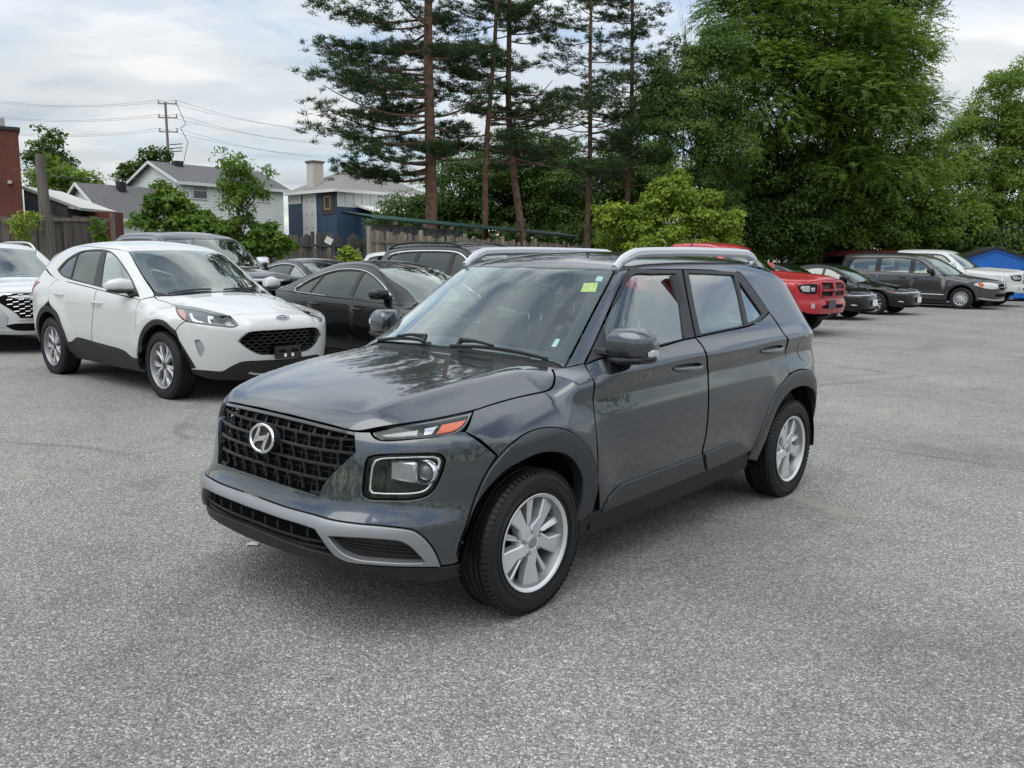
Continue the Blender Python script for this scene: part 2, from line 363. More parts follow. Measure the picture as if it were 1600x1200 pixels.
def finish_panel(name, P, F, Nn, mt, parent, off, depth, gap, bev, mirror):
    fn = np.cross(P[F[:, 1]]-P[F[:, 0]], P[F[:, 2]]-P[F[:, 0]])
    if (fn*Nn[F[:, 0]]).sum() < 0: F = F[:, ::-1]
    used = np.unique(F); rm = np.full(len(P), -1); rm[used] = np.arange(len(used)); P, Nn, F = P[used], Nn[used], rm[F]
    E = {}
    for t in F:
        for a, b in ((t[0], t[1]), (t[1], t[2]), (t[2], t[0])): E[(a, b)] = 1
    B = [(a, b) for (a, b) in E if (b, a) not in E]
    out = np.zeros_like(P)
    for a, b in B:
        e = P[b]-P[a]; o = np.cross(e, Nn[a]); l = np.linalg.norm(o)
        if l > 1e-9: out[a] += o/l; out[b] += o/l
    l = np.linalg.norm(out, axis=1); bi = np.where(l > 1e-6)[0]; out[bi] /= l[bi][:, None]
    P = P+Nn*off
    P[bi] -= out[bi]*(gap/2+bev)
    ring = np.full(len(P), -1); ring[bi] = np.arange(len(bi)); n0 = len(P); nb = len(bi)
    if depth > 0:
        r2 = P[bi]+out[bi]*bev-Nn[bi]*bev; r3 = r2-Nn[bi]*depth
        V = np.concatenate([P, r2, r3]); NN = np.concatenate([Nn, out[bi], out[bi]])
        FF = [tuple(t) for t in F]
        for a, b in B:
            ra, rb = ring[a], ring[b]
            if ra < 0 or rb < 0: continue
            FF.append((b, a, n0+ra, n0+rb)); FF.append((n0+rb, n0+ra, n0+nb+ra, n0+nb+rb))
    else: V, NN, FF = P, Nn, [tuple(t) for t in F]
    res = [mesh(name, V, FF, mt, parent, True, NN)]
    if mirror is not None:
        mp_ = parent if mirror is True else mirror
        res.append(mesh(name, V*[1, -1, 1], [f[::-1] for f in FF], mt, mp_, True, NN*[1, -1, 1]))
    return res
def panel(body, name, outline, chart, mt, parent, holes=(), off=0., depth=.018, gap=.005, bev=.0025, grid=.03, mirror=None, sym=False, step=None, smooth=True):
    """outline/holes: traced 3-D points on the shell; sym: outline is the half chain from y=0 to y=0"""
    def loop(p, closed=True):
        q = chart.to2(np.asarray(p, float)); return spline(q, step=stp, closed=closed) if smooth else q
    o3 = np.asarray(outline, float)
    if sym: o3[0, 1] = 0; o3[-1, 1] = 0
    q = chart.to2(o3); ctr = chart.to3(q.mean(0)[None])[0]; eps = .01
    sc = np.linalg.norm(chart.to3(q.mean(0)[None]+[[eps, 0]])[0]-ctr)/eps+1e-6
    sc2 = np.linalg.norm(chart.to3(q.mean(0)[None]+[[0, eps]])[0]-ctr)/eps+1e-6; sc = min(max(.5*(sc+sc2), .3), 3.)
    stp = (step or grid*.8)/sc
    loops = []
    hs = [np.asarray(h, float) for h in holes]
    if sym:
        h = spline(chart.to2(o3), step=stp); m = chart.to2(chart.to3(h)*[1, -1, 1]) if not isinstance(chart, Ortho) else chart.to2(chart.to3(h)*[1, -1, 1])
        loops.append(np.concatenate([h, m[::-1][1:-1]]))
        hs = hs+[h_*[1, -1, 1] for h_ in hs if abs(h_[:, 1].mean()) > .05 and h_[:, 1].min()*h_[:, 1].max() > 0]
    else: loops.append(loop(o3))
    for h_ in hs: loops.append(loop(h_))
    V, F = tri2d(loops, grid/sc); P = chart.to3(V); Nn = body.normal(P)
    return finish_panel(name, P, F, Nn, mt, parent, off, depth, gap, bev, mirror)
def chain0(P):
    """cut a chain of 3-D points that crosses y=0 (keep the side it starts on), end on the centre line"""
    P = np.asarray(P, float); s0 = np.sign(P[0, 1]); out = [P[0]]
    for a, b in zip(P[:-1], P[1:]):
        if np.sign(b[1]) != s0:
            t = a[1]/(a[1]-b[1]); c = a+(b-a)*t; c[1] = 0; out.append(c); return np.array(out)
        out.append(b)
    out[-1] = out[-1]*[1, 0, 1]; return np.array(out)
# ------------------------------------------------------------------ shared car pieces
def rbox(name, c, d, m, parent, bev=.02, rx=0., ry=0., rz=0., seg=3, taper=1.):
    return MB().box(c, d, rz=rz, rx=rx, ry=ry, taper=taper).build(name, m, parent, bevel=bev, seg=seg)
def tyre_mesh(Rt, Rr, w, n=72, tread=True):
    """lathed tyre about y, outer face at y=0 side -w/2"""
    h = w/2; p = [(Rr-.004, -h*.80), (Rr+.006, -h*.88), (Rr+.012, -h*.93), (Rr+.022, -h*.95), (Rr+.035, -h*.985), ((Rt+Rr)/2, -h*1.02), (Rt-.032, -h*.985), (Rt-.028, -h*.965), (Rt-.016, -h*.93), (Rt-.006, -h*.82)]
    gro = [-.52, -.2, .2, .52]; x = -.76
    for g in gro:
        p += [(Rt-.002*abs(x), h*x), (Rt-.001, h*(g-.055)), (Rt-.010, h*(g-.04)), (Rt-.010, h*(g+.04)), (Rt-.001, h*(g+.055))]; x = g+.06
    p += [(Rt-.006, h*.82), (Rt-.016, h*.93), (Rt-.03, h*.985), ((Rt+Rr)/2, h*1.02), (Rr+.02, h*.95), (Rr-.004, h*.8)]
    b = MB(); b.lathe(p, n); return b
def tyre(parent, Rt, Rr, w, sg):
    b = tyre_mesh(Rt, Rr, w)
    # shoulder blocks: lateral sipes as small raised lugs round the shoulder
    for k in range(76):
        a = 2*math.pi*k/76; ca, sa = math.cos(a), math.sin(a); rr = Rt-.0105
        for sd_ in (-1, 1):
            c = np.array([rr*ca, sd_*w*.5*.87, rr*sa]); t = np.array([-sa, 0, ca]); u = np.array([ca, 0, sa]); y = np.array([0, 1., 0])
            hx, hy = .0085, w*.045
            V = [c+t*sx_*hx+y*sy_*hy+u*(du+(-.004 if sy_*sd_ > 0 else .0075)) for du in (0, .007) for sx_, sy_ in ((-1, -1), (1, -1), (1, 1), (-1, 1))]
            b.add(V, [(4, 5, 6, 7), (0, 1, 5, 4), (1, 2, 6, 5), (2, 3, 7, 6), (3, 0, 4, 7)])
    for rr_, hh in ((Rr+.030, .004), (Rr+.036, .003), (Rt-.040, .003)):
        b.tube([(rr_*math.cos(u), -w*.5*1.0, rr_*math.sin(u)) for u in np.linspace(0, 2*math.pi, 49)], hh, 5, cap=False)
    o = b.build('tyre', M_RUBBER, parent, smooth=True); return o
def blade(b, prof, y0, y1, ang, bev=.006):
    """spoke: outline (r,t) polygon at face depth, flared walls down to y1; placed at angle ang, wheel axis y (outer face is -y)"""
    ca, sa = math.cos(ang), math.sin(ang); P = np.array([(p[0], p[1]) for p in prof]); Y = np.array([p[2] if len(p) > 2 else 0. for p in prof]); c = P.mean(0)
    def pl(Q, y): return np.stack([Q[:, 0]*ca-Q[:, 1]*sa, np.broadcast_to(y, (len(Q),)), Q[:, 0]*sa+Q[:, 1]*ca], -1)
    n = len(P); d = P-np.roll(P, 1, 0); nrm = np.stack([d[:, 1], -d[:, 0]], -1); nrm /= np.linalg.norm(nrm, axis=1)[:, None]+1e-9; vn = nrm+np.roll(nrm, -1, 0); vn /= np.linalg.norm(vn, axis=1)[:, None]+1e-9
    V = np.concatenate([pl(P-vn*bev, Y+y0), pl(P, Y+y0+bev*.8), pl(P+vn*.002, np.full(n, y1))])
    F = [tuple(range(n))]+[(k*n+i, (k+1)*n+i, (k+1)*n+(i+1) % n, k*n+(i+1) % n) for k in range(2) for i in range(n)]
    b.add(V, F)
def wheel(parent, x, y, r, Rt, Rr, w, style, sg):
    """sg=-1: outer face towards -y (car's left); +1: right"""
    barrel = MB(); barrel.lathe([(Rr+.002, -w*.462), (Rr+.008, -w*.485), (Rr+.006, -w*.495), (Rr-.005, -w*.475), (Rr-.010, -w*.44)], 64)
    wo_ = barrel.build('wheel', M_ALLOY if style == 'swirl5' else mat('alloy_mid', (.30, .30, .31), .35, .6), parent, smooth=True)
    inn = MB(); inn.lathe([(Rr-.0102, -w*.44), (Rr-.018, -w*.335), (Rr-.03, -w*.1), (Rr-.035, w*.45)], 48); inn.build('barrel', mat('barrel_grey', (.30, .30, .305), .4, .7), wo_, smooth=True)
    wo_.location = (x, y, r); wo_.rotation_euler = (0, 0, 0 if sg < 0 else math.pi)
    tyre(wo_, Rt, Rr, w, sg)
    yf = -w*.40
    if style == 'swirl5':
        b = MB()
        b2 = MB()
        ro = Rr-.0035
        for k in range(5):
            a = R(-90+72*k+8)
            blade(b, [(.026, -.024, 0), (.070, -.030, .002), (.120, -.048, .010), (ro, -.074, .012), (ro+.004, -.028, .004), (ro, .024, 0), (.160, .020, -.002), (.108, .012, 0), (.06, .034, .004), (.030, .022, 0)], yf+.004, yf+.05, a, .006)
            blade(b2, [(.055, .040, .006), (.085, .034, .004), (.125, .050, .003), (ro, .078, 0), (ro, .128, .006), (.140, .086, .010), (.09, .060, .010)], yf+.016, yf+.06, a, .005)
        hubp = MB(); hubp.lathe([(.001, yf+.004), (.030, yf+.005), (.034, yf+.010), (.062, yf+.016), (.072, yf+.03), (.074, yf+.06)], 40)
        o = b.build('rim', M_ALLOY, wo_); autosmooth(o, 30)
        o = b2.build('rim', M_ALLOY, wo_); autosmooth(o, 30)
        hubp.build('hub', M_ALLOY, wo_, smooth=True)
        cap = MB(); cap.lathe([(.0005, yf-.001), (.022, yf-.0005), (.027, yf+.004), (.028, yf+.012)], 32); cap.build('hub_cap', mat('hubcap_grey', (.36, .37, .38), .35, .7), wo_, smooth=True)
        for k in range(5):
            a = R(-90+72*k+44); nb_ = MB(); nb_.lathe([(.0005, -.016), (.007, -.015), (.0095, -.008), (.010, .01)], 6, c=(.048*math.cos(a), yf+.014, .048*math.sin(a))); nb_.build('lug_nut', mat('nut_grey', (.35, .35, .36), .35, .8), wo_)
    elif style in ('split10', 'split10dark'):
        b = MB(); ro = Rr-.010
        for k in range(5):
            a = R(-90+72*k)
            for s_ in (-1, 1):
                blade(b, [(.035, s_*.004-.014), (.10, s_*.018-.014), (.145, s_*.024-.012), (ro, s_*.062-.011), (ro, s_*.062+.011), (.145, s_*.024+.012), (.10, s_*.018+.014), (.035, s_*.004+.014)], yf+.012, yf+.05, a, .004)
                blade(b, [(.128, s_*.022-.010), (ro, s_*.112-.010), (ro, s_*.112+.010), (.128, s_*.022+.012)], yf+.016, yf+.05, a, .003)
        hubp = MB(); hubp.lathe([(.001, yf+.008), (.03, yf+.008), (.045, yf+.014), (.052, yf+.05)], 32)
        hubp.build('hub', M_ALLOYD, wo_, smooth=True); o = b.build('rim', M_ALLOY if style == 'split10' else M_ALLOYD, wo_); autosmooth(o, 30)
        for k in range(5):
            a = R(-54+72*k); nb_ = MB(); nb_.lathe([(.0005, -.014), (.007, -.013), (.010, .01)], 6, c=(.052*math.cos(a), yf+.02, .052*math.sin(a))); nb_.build('lug_nut', mat('nut_grey', (.35, .35, .36), .35, .8), wo_)
    else:   # cover7: silver wheel cover with seven broad double spokes
        b = MB(); ro = Rr-.004
        for k in range(7):
            a = R(-90+360/7*k)
            for s_ in (-1, 1): blade(b, [(.05, s_*.016-.012), (.12, s_*.024-.018), (ro, s_*.048-.022), (ro, s_*.048+.022), (.12, s_*.024+.016), (.05, s_*.016+.012)], yf+.004, yf+.03, a, .005)
        hubp = MB(); hubp.lathe([(.001, yf), (.04, yf+.002), (.075, yf+.008), (.08, yf+.03)], 32); hubp.build('hub', M_ALLOY, wo_, smooth=True)
        o = b.build('wheel_cover', M_ALLOY, wo_); autosmooth(o, 30)
        rg = MB(); rg.lathe([(ro+.006, yf), (ro-.012, yf+.004), (ro-.016, yf+.02)], 48); rg.build('rim', M_ALLOY, wo_, smooth=True)
    dm = MB(); dm.lathe([(.03, yf+.075), (Rr*.72, yf+.078), (Rr*.72, yf+.10), (.03, yf+.10)], 40); dm.build('brake_disc', M_DISC, wo_, smooth=True)
    bk = MB(); bk.lathe([(.001, yf+.115), (Rr-.03, yf+.115)], 32); bk.build('brake_shield', M_VOID, wo_)
    return wo_
def wheel_well(parent, x, r, Rw, y_in, y_out, sg):
    b = MB(); prof = []
    n = 20; V = []; F = []
    for i in range(n+1):
        a = R(-6)+(math.pi+R(12))*i/n
        for y in (y_out, y_in): V.append((x+Rw*math.cos(a), sg*y, r+Rw*math.sin(a)))
    V.append((x, sg*y_in, r)); c = len(V)-1
    for i in range(n): F += [(2*i, 2*i+1, 2*i+3, 2*i+2), (2*i+1, c, 2*i+3)]
    mesh('wheel_well', V, F, M_VOID, parent, True)
def mirror_obj(o, parent=None):
    """mirrored copy of a part across the car's centre plane (mesh data flipped)"""
    me = o.data.copy(); V = np.zeros(len(me.vertices)*3); me.vertices.foreach_get('co', V); V = V.reshape(-1, 3)*[1, -1, 1]; me.vertices.foreach_set('co', V.ravel()); me.flip_normals()
    c = bpy.data.objects.new(o.name.split('.')[0], me); link(c, parent or o.parent); c.location = (o.location[0], -o.location[1], o.location[2]); e = o.rotation_euler; c.rotation_euler = (-e[0], e[1], -e[2])
    for md in o.modifiers:
        n = c.modifiers.new(md.name, md.type)
        for k in ('width', 'segments', 'limit_method', 'angle_limit', 'levels', 'render_levels'):
            if hasattr(md, k): setattr(n, k, getattr(md, k))
    return c
def blob(name, rings, m, parent, n=20, pw=2.6, cap=True):
    """superelliptic loft: rings = (centre xyz, U half-vector, V half-vector)"""
    V = []; k = len(rings)
    for (c, U, W) in rings:
        c, U, W = map(lambda q: np.array(q, float), (c, U, W))
        for j in range(n):
            a = 2*math.pi*j/n; ca, sa = math.cos(a), math.sin(a); e = 2/pw
            V.append(c+U*np.sign(ca)*abs(ca)**e+W*np.sign(sa)*abs(sa)**e)
    F = [(i*n+j, i*n+(j+1) % n, (i+1)*n+(j+1) % n, (i+1)*n+j) for i in range(k-1) for j in range(n)]
    if cap: F += [tuple(range(n-1, -1, -1)), tuple((k-1)*n+j for j in range(n))]
    o = mesh(name, V, F, m, parent, True)
    bm = bmesh.new(); bm.from_mesh(o.data); bmesh.ops.recalc_face_normals(bm, faces=bm.faces); bm.to_mesh(o.data); bm.free()
    autosmooth(o, 50); return o
def seat(parent, x, y, w, zs=.42, zb=1.12, head=True, m=None, lean=.24):
    m = m or M_SEAT
    cu = MB().box((x-.22, y, zs), (.52, w, .16)).build('seat', m, parent, bevel=.06, seg=4)
    h = zb-zs
    blob('seat_back', [((x, y, zs), (.09, 0, 0), (0, w*.5, 0)), ((x+lean*.3*h, y, zs+.3*h), (.085, 0, 0), (0, w*.52, 0)), ((x+lean*.75*h, y, zs+.75*h), (.06, 0, 0), (0, w*.46, 0)), ((x+lean*h, y, zb), (.04, 0, 0), (0, w*.30, 0))], m, parent)
    if head:
        hx = x+lean*h
        hr = blob('headrest', [((hx+.01, y, zb+.045), (.045, 0, 0), (0, .10, 0)), ((hx+.02, y, zb+.07), (.055, 0, 0), (0, .125, 0)), ((hx+.03, y, zb+.17), (.052, 0, 0), (0, .125, 0)), ((hx+.035, y, zb+.21), (.035, 0, 0), (0, .095, 0))], m, parent)
        for s_ in (-1, 1): MB().tube([(hx, y+s_*.05, zb-.03), (hx+.012, y+s_*.05, zb+.06)], .006, 6).build('headrest_post', M_CHROME, hr, smooth=True)
def steering(parent, c, r=.185, tilt=R(28)):
    b = MB(); pts = [(0, r*math.cos(a), r*math.sin(a)) for a in np.linspace(0, 2*math.pi, 33)]; b.tube(pts, .016, 8, cap=False)
    for a in (R(90+90), R(0), R(-90)): b.tube([(.03, 0, 0), (0, r*math.cos(a), r*math.sin(a))], .018, 6)
    b.lathe([(.001, -.01), (.07, 0), (.075, .05)], 16, axis='x')
    o = b.build('steering_wheel', M_DASH, parent, smooth=True); o.location = c; o.rotation_euler = (0, tilt, 0); return o
def text_mesh(name, s, size, m, parent, M, extrude=.001, sx=1.):
    cu = bpy.data.curves.new(name, 'FONT'); cu.body = s; cu.size = size; cu.extrude = extrude; cu.align_x = 'CENTER'; cu.align_y = 'CENTER'; cu.resolution_u = 3
    o = bpy.data.objects.new(name, cu); me = bpy.data.meshes.new_from_object(o); bpy.data.objects.remove(o); me.materials.append(m)
    me.transform(Matrix.Diagonal((sx, 1, 1, 1))); o = bpy.data.objects.new(name, me); link(o, parent); o.matrix_local = M; return o
def frame_at(P, n, up=(0, 0, 1)):
    """placement whose z is the surface normal and x runs level"""
    n = Vector(n).normalized(); x = Vector(up).cross(n).normalized(); y = n.cross(x); return Matrix(((x[0], y[0], n[0], P[0]), (x[1], y[1], n[1], P[1]), (x[2], y[2], n[2], P[2]), (0, 0, 0, 1)))
def roof_rail(body, parent, pts, m, r=.017, h=.045, sg=-1):
    """rail with feet: pts (x,y) along roof"""
    xy = spline(np.array(pts, float), n=10); P = body.top(xy*[1, 1]); k = len(P); t = np.linspace(0, 1, k)
    lift = h*np.clip(np.minimum(t, 1-t)/.14, 0, 1)**.6
    rail = P+np.stack([0*t, 0*t, lift+.0], -1); rad = r*(.45+.55*np.clip(np.minimum(t, 1-t)/.05, 0, 1))
    b = MB(); b.tube(rail, rad, 8, sq=(.9, 1.15)); return b, P, rail
# ------------------------------------------------------------------ main car: grey small crossover
M_GREY = paint('grey_paint', (.052, .062, .074), metal=.9, rough=.24, ior=1.8)
M_CLAD = mat('grey_cladding', (.024, .028, .032), .36, coat=.25, coatr=.15)
def main_car():
    yaw, tx, ty = .839857, -.52425, 4.01917
    def arch(x, z):
        g = 0
        for xa in (0., 2.52):
            r = np.sqrt((x-xa)**2+(z-.31)**2); g = g+.016*np.exp(-((r-.47)/.10)**2)*np.clip((z-.25)/.2, 0, 1)
        return g
    def hood(x, y):
        yr = .50+.13*np.clip((x+.66)/.9, 0, 1.2); d = (y-yr)/.012
        sp_ = .012*np.where(d > 30, d, np.log1p(np.exp(np.minimum(d, 30)))); w = np.clip((.28-x)/.12, 0, 1)
        return -.40*sp_*w + .010*np.exp(-((y-yr+.03)/.05)**2)*w*np.clip((x+.72)/.3, 0, 1)
    B = Body((yaw, tx, ty),
        H=[(-1.0, .62), (-.80, .775), (-.73, .838), (-.66, .885), (-.55, .925), (-.4, .958), (-.2, .99), (0, 1.015), (.15, 1.034), (.20, 1.045), (.24, 1.068), (.5, 1.238), (.75, 1.40), (.86, 1.462), (.93, 1.492), (1.05, 1.514), (1.3, 1.535), (1.7, 1.545), (2.2, 1.538), (2.6, 1.512), (2.9, 1.475), (3.3, 1.40)],
        crown=[(-1, .05), (0, .045), (.3, .05), (1., .085), (3, .085)], hs=.016,
        S=[(-.1, .74), (.15, .765), (.25, .805), (.33, .828), (.42, .848), (.55, .862), (.70, .868), (.80, .862), (.87, .849), (.915, .842), (.965, .857), (1.005, .870), (1.03, .855), (1.065, .825), (1.10, .802), (1.2, .750), (1.35, .672), (1.45, .617), (1.6, .525)],
        plan=[(-1., -.07), (-.7, -.035), (-.45, -.012), (-.1, 0), (2.6, 0), (2.95, -.02), (3.3, -.07)], upper=[(.2, -.02), (1., 0), (2., 0), (2.6, -.03), (3., -.09)],
        F=[(0, -.70), (.18, -.765), (.24, -.800), (.36, -.832), (.43, -.842), (.475, -.838), (.515, -.815), (.55, -.795), (.60, -.783), (.76, -.752), (.86, -.715), (1., -.64)],
        R_=[(0, 3.1), (.3, 3.17), (.5, 3.205), (.7, 3.19), (.95, 3.15), (1.1, 3.09), (1.3, 3.0), (1.5, 2.91)],
        fa=(.50, 3.5), cs=[(-.9, .06), (-.2, .04), (.2, .15), (.6, .16), (.9, .12), (1.2, 0.), (3, 0)], kHW=.075, kF=.13, kHF=.05, bumps=[arch], hood=hood, rise=.025, rx=1.35)
    car = empty('parked_car', (tx, ty, 0), yaw, 'dark grey small crossover with silver roof rails standing alone on the open asphalt', 'car')
    px = lambda p: B.px(np.array(p, float))
    SL = Ortho(B, (0, -1, 0)); FR = Azi(B, (.25, 0, .60), (-1, 0, 0)); HD = Azi(B, (-.05, 0, .35), (0, 0, 1), up=(1, 0, 0)); TP = Ortho(B, (0, 0, 1), up=(1, 0, 0)); RF = Azi(B, (1.8, 0, .55), (0, 0, 1), up=(1, 0, 0))
    # ---- hood
    edge = [(553, 673.3), (577, 671), (633, 661), (686, 652.5), (739, 641), (772, 630.5), (810, 620), (847.5, 612), (860, 606.5), (865.5, 596), (862.5, 577)]
    hf = chain0(px([(553, 673.3), (520, 665), (480, 655), (440, 645.5), (400, 636), (349, 625)]))[::-1]
    he = px(edge)
    cowl = B.top([(x, y) for x, y in ((.36, -.70), (.315, -.62), (.25, -.45), (.205, -.25), (.185, 0))])
    hood_p = panel(B, 'hood', np.concatenate([hf[:-1], he, cowl]), HD, M_GREY, car, sym=True, grid=.028, depth=.03)[0]
    # ---- cowl strip (black)
    cw = B.top([(.185, 0), (.205, -.25), (.25, -.45), (.315, -.62), (.36, -.70), (.40, -.715), (.365, -.64), (.30, -.45), (.255, -.25), (.235, 0)])
    panel(B, 'cowl', cw, TP, M_BLACK, car, sym=True, off=-.012, gap=0)
    # ---- windscreen + black border + roof
    wt = chain0(px([(961, 421.5), (930, 421), (880, 419.5), (838, 418.5), (790, 417.5), (722, 416.5)]))
    wr = px([(881, 574), (899, 540), (925, 489), (949, 443), (959, 424)])
    wbot = B.top([(.235, 0), (.255, -.25), (.30, -.45), (.365, -.64)])
    wout = np.concatenate([wbot, wr[:], wt])
    panel(B, 'windscreen', wout, TP, M_WSHIELD, car, sym=True, grid=.035, depth=.004, gap=.004)
    inn = px([(868, 547), (880, 530), (897, 497), (918, 455), (935, 430)]); it = chain0(px([(935, 429), (900, 427.5), (862, 426.8), (838, 426), (722, 424)])); ib = chain0(px([(864, 548), (820, 543), (760, 534), (700, 524), (640, 518), (600, 515)]))[::-1]
    ring_in = np.concatenate([ib, inn, it])
    hole = np.concatenate([ring_in, (ring_in*[1, -1, 1])[::-1][1:-1]])
    panel(B, 'windscreen_border', wout, TP, mat('frit_black', (.016, .014, .016), .3), car, holes=[hole], sym=True, off=-.006, depth=0, gap=.002, grid=.035)
    # rain sensor cover behind the glass
    P = B.top([(.90, 0)])[0]; n = B.normal(P[None])[0]
    rbox('mirror_mount', P-n*.045+np.array([-.06, 0, -.04]), (.20, .17, .05), M_BLACK, car, .02, ry=R(-33))
    rbox('interior_mirror', P+np.array([.02, 0, -.16]), (.03, .24, .07), M_BLACK, car, .02, ry=R(10))
    # ---- A pillar
    ap = np.concatenate([px([(884, 573.5), (901, 540.5), (927, 489.5), (951, 443.5), (961.5, 422.5), (981.5, 421.5), (966, 452), (943, 503), (925, 543), (912.5, 567)])])
    panel(B, 'pillar', ap, Ortho(B, (-.45, -.75, .5)), M_GREY, car, mirror=True, grid=.025, gap=.004)
    # ---- roof
    re = px([(961.5, 421.8), (982.7, 420.7), (1023, 420.3), (1065, 420.7), (1110, 422), (1152, 425)])
    rtail = B.top([(2.62, -.50), (2.80, -.42), (2.90, -.25), (2.93, 0)])
    panel(B, 'roof', np.concatenate([wt[::-1][:-1], re, rtail]), RF, M_GREY, car, sym=True, grid=.035)
    hl = B.top([(1.0, 0), (1.02, -.25), (1.06, -.5), (1.5, -.52), (2.2, -.52), (2.6, -.45), (2.75, 0)])
    panel(B, 'headliner', hl, TP, M_LINER, car, sym=True, off=-.035, depth=0, grid=.08)
    # ---- fender
    fo = px([(739.5, 641.5), (772, 631), (810, 620.5), (847.5, 612.7), (861, 607.5), (866.5, 596.5), (863.5, 577), (884, 574), (912.5, 567.5), (926, 590), (926.5, 623), (931, 665), (933.5, 700), (934.5, 752), (931, 728), (919.5, 700), (900, 680), (877, 669.5), (852, 668.5), (826, 675.5), (801, 692), (778, 715), (777, 711.5), (727, 673.5), (733, 662)])
    panel(B, 'fender', fo, Ortho(B, (-.35, -.85, .4)), M_GREY, car, mirror=True, grid=.028)
    # ---- front bumper cover (with grille opening, lamp openings)
    grl = px([(553, 674), (554.5, 706.5), (513.5, 745.5), (502.5, 761), (497.5, 774)]); gb = chain0(px([(497.5, 774), (470, 765.5), (440, 756), (410, 746), (361, 729.5)]))
    grille_half = np.concatenate([grl, gb[1:]])
    drl = [(578.5, 674.5), (585.5, 684.2), (600, 688.3), (649, 685.2), (686, 681.2), (716, 674.6), (729.4, 663.5), (740.3, 642)]
    s_top = chain0(px([(689, 884), (681, 864), (670.7, 848.7), (658, 836), (644, 828), (605, 822.5), (566, 819.2), (517, 812), (488, 803.6), (440, 790), (400, 775.5), (346, 757)]))
    bo = np.concatenate([gb[::-1], grl[::-1][1:], px(drl[:6]), px([(727, 674), (752, 692), (776.5, 712), (760, 739), (746, 768), (735, 800), (726.5, 831), (720, 858), (717, 878), (705, 883)]), s_top])
    lamp = [(575, 714.5), (592, 711), (640, 709.5), (682, 708.8), (691, 711.5), (696, 719), (692, 737), (679, 764), (670, 773), (660, 777.5), (637, 781), (600, 781), (576, 779.5), (567.5, 774), (566.5, 765), (571, 724)]
    bump_p = panel(B, 'front_bumper', bo, FR, M_GREY, car, holes=[px(lamp)], sym=True, grid=.026, depth=.05)[0]
    # ---- grille: recessed backing + bars
    gtop = chain0(px([(553, 674), (520, 666), (480, 656), (440, 646.5), (400, 637), (349, 626)]))[::-1]
    go = np.concatenate([gtop[:-1], grille_half])
    gback = panel(B, 'grille', go, FR, M_VOID, car, sym=True, off=-.085, depth=0, grid=.05, gap=-.02)[0]
    gstrip = panel(B, 'grille_trim', np.concatenate([gtop[:-1], px([(553.3, 674), (553.6, 682)]), gtop[::-1]*[1, 1, 1]-[[0, 0, .016]]]), FR, M_BLACKG, car, sym=True, off=-.004, depth=.03, gap=.001, grid=.03)
    # bars follow the shell 22 mm behind it; woven pattern: bars every ~36 mm across, 45 mm down, thick bars offset row by row
    gpoly = FR.to2(np.concatenate([go, (go*[1, -1, 1])[::-1][1:-1]]))
    def surf(y, z, off):
        p = B.front(np.stack([y, z], -1)); return p+B.normal(p)*off
    def run(yz, off, r, nm, m, dz=None):
        yz = np.array(yz); p = B.front(yz); ins = inside(gpoly, FR.to2(p)); i = 0
        while i < len(yz):
            if not ins[i]: i += 1; continue
            j = i
            while j+1 < len(yz) and ins[j+1]: j += 1
            if j-i >= 2:
                q = p[i:j+1]; q = q+B.normal(q)*(off[i:j+1, None] if hasattr(off, '__len__') else off); nm.append((q, r))
            i = j+1
    thin, thick = [], []
    zr = np.arange(.528, .92, .056); yc = np.arange(-.513, .5131, .0855)
    ys = np.linspace(-.52, .52, 105); zs_ = np.linspace(.50, .93, 130)
    for z in zr:
        run([(y, z) for y in ys], -.026, .0085, thick, None); run([(y, z+.028) for y in ys], -.044, .0032, thin, None)
    for y in yc:
        fr_ = ((zs_-.528) % .056)/.056
        run([(y, z) for z in zs_], -.040+.020*fr_**2, .0085, thick, None); run([(y+.04275, z) for z in zs_], -.046, .0032, thin, None)
    mg = mat('grille_plastic', (.011, .012, .0135), .42)
    for lst in (thick, thin):
        for q, r in lst: MB().tube(q, r, 6, sq=(1., .8)).build('grille_bar', mg, gback, smooth=True)
    # ---- emblem
    ec = px([(421, 687)])[0]; en = B.normal(ec[None])[0]; ec = np.array([ec[0], 0., ec[2]]); ec = B.front([(0, ec[2])])[0]; en = np.array([-1., 0, .18])
    Me = frame_at(ec+np.array([-.004, 0, 0]), en)
    em = MB(); a_ = np.linspace(0, 2*math.pi, 49); em.tube(np.stack([.084*np.cos(a_), .056*np.sin(a_), .004+0*a_], -1), .0075, 8, cap=False)
    def stroke(pts, w):
        pts = spline(np.array(pts, float), n=6); T = np.gradient(pts, axis=0); T /= np.linalg.norm(T, axis=1)[:, None]; nn = np.stack([-T[:, 1], T[:, 0]], -1); ww = np.interp(np.linspace(0, 1, len(pts)), np.linspace(0, 1, len(w)), w)[:, None]
        l = np.concatenate([pts+nn*ww, (pts-nn*ww)[::-1]]); em.prism([tuple(p) for p in l[::-1]], .0, .010)
    stroke([(-.052, -.030), (-.036, .002), (-.020, .042)], [.006, .010, .009]); stroke([(.020, -.042), (.036, -.002), (.052, .030)], [.009, .010, .006]); stroke([(-.040, -.008), (0, .0), (.040, .008)], [.012, .009, .012])
    eo = em.build('emblem', M_CHROME, car); autosmooth(eo, 30); eo.matrix_local = Me
    bk = MB(); bk.prism([(.085*math.cos(a), .058*math.sin(a)) for a in np.linspace(0, 2*math.pi, 40)[:-1]], -.03, .001); b_ = bk.build('emblem_base', M_BLACK, eo)
    # ---- turn lamp (slim) : housing, chrome edge, amber, lens
    dl = px([(581.5, 676), (587, 684), (600, 687.5), (649, 684.4), (686, 680.4), (715, 673.8), (728.6, 662.5), (738.5, 643), (686, 654.2), (633, 663.4), (604, 670.8)])
    dch = Ortho(B, (-.75, -.6, .25))
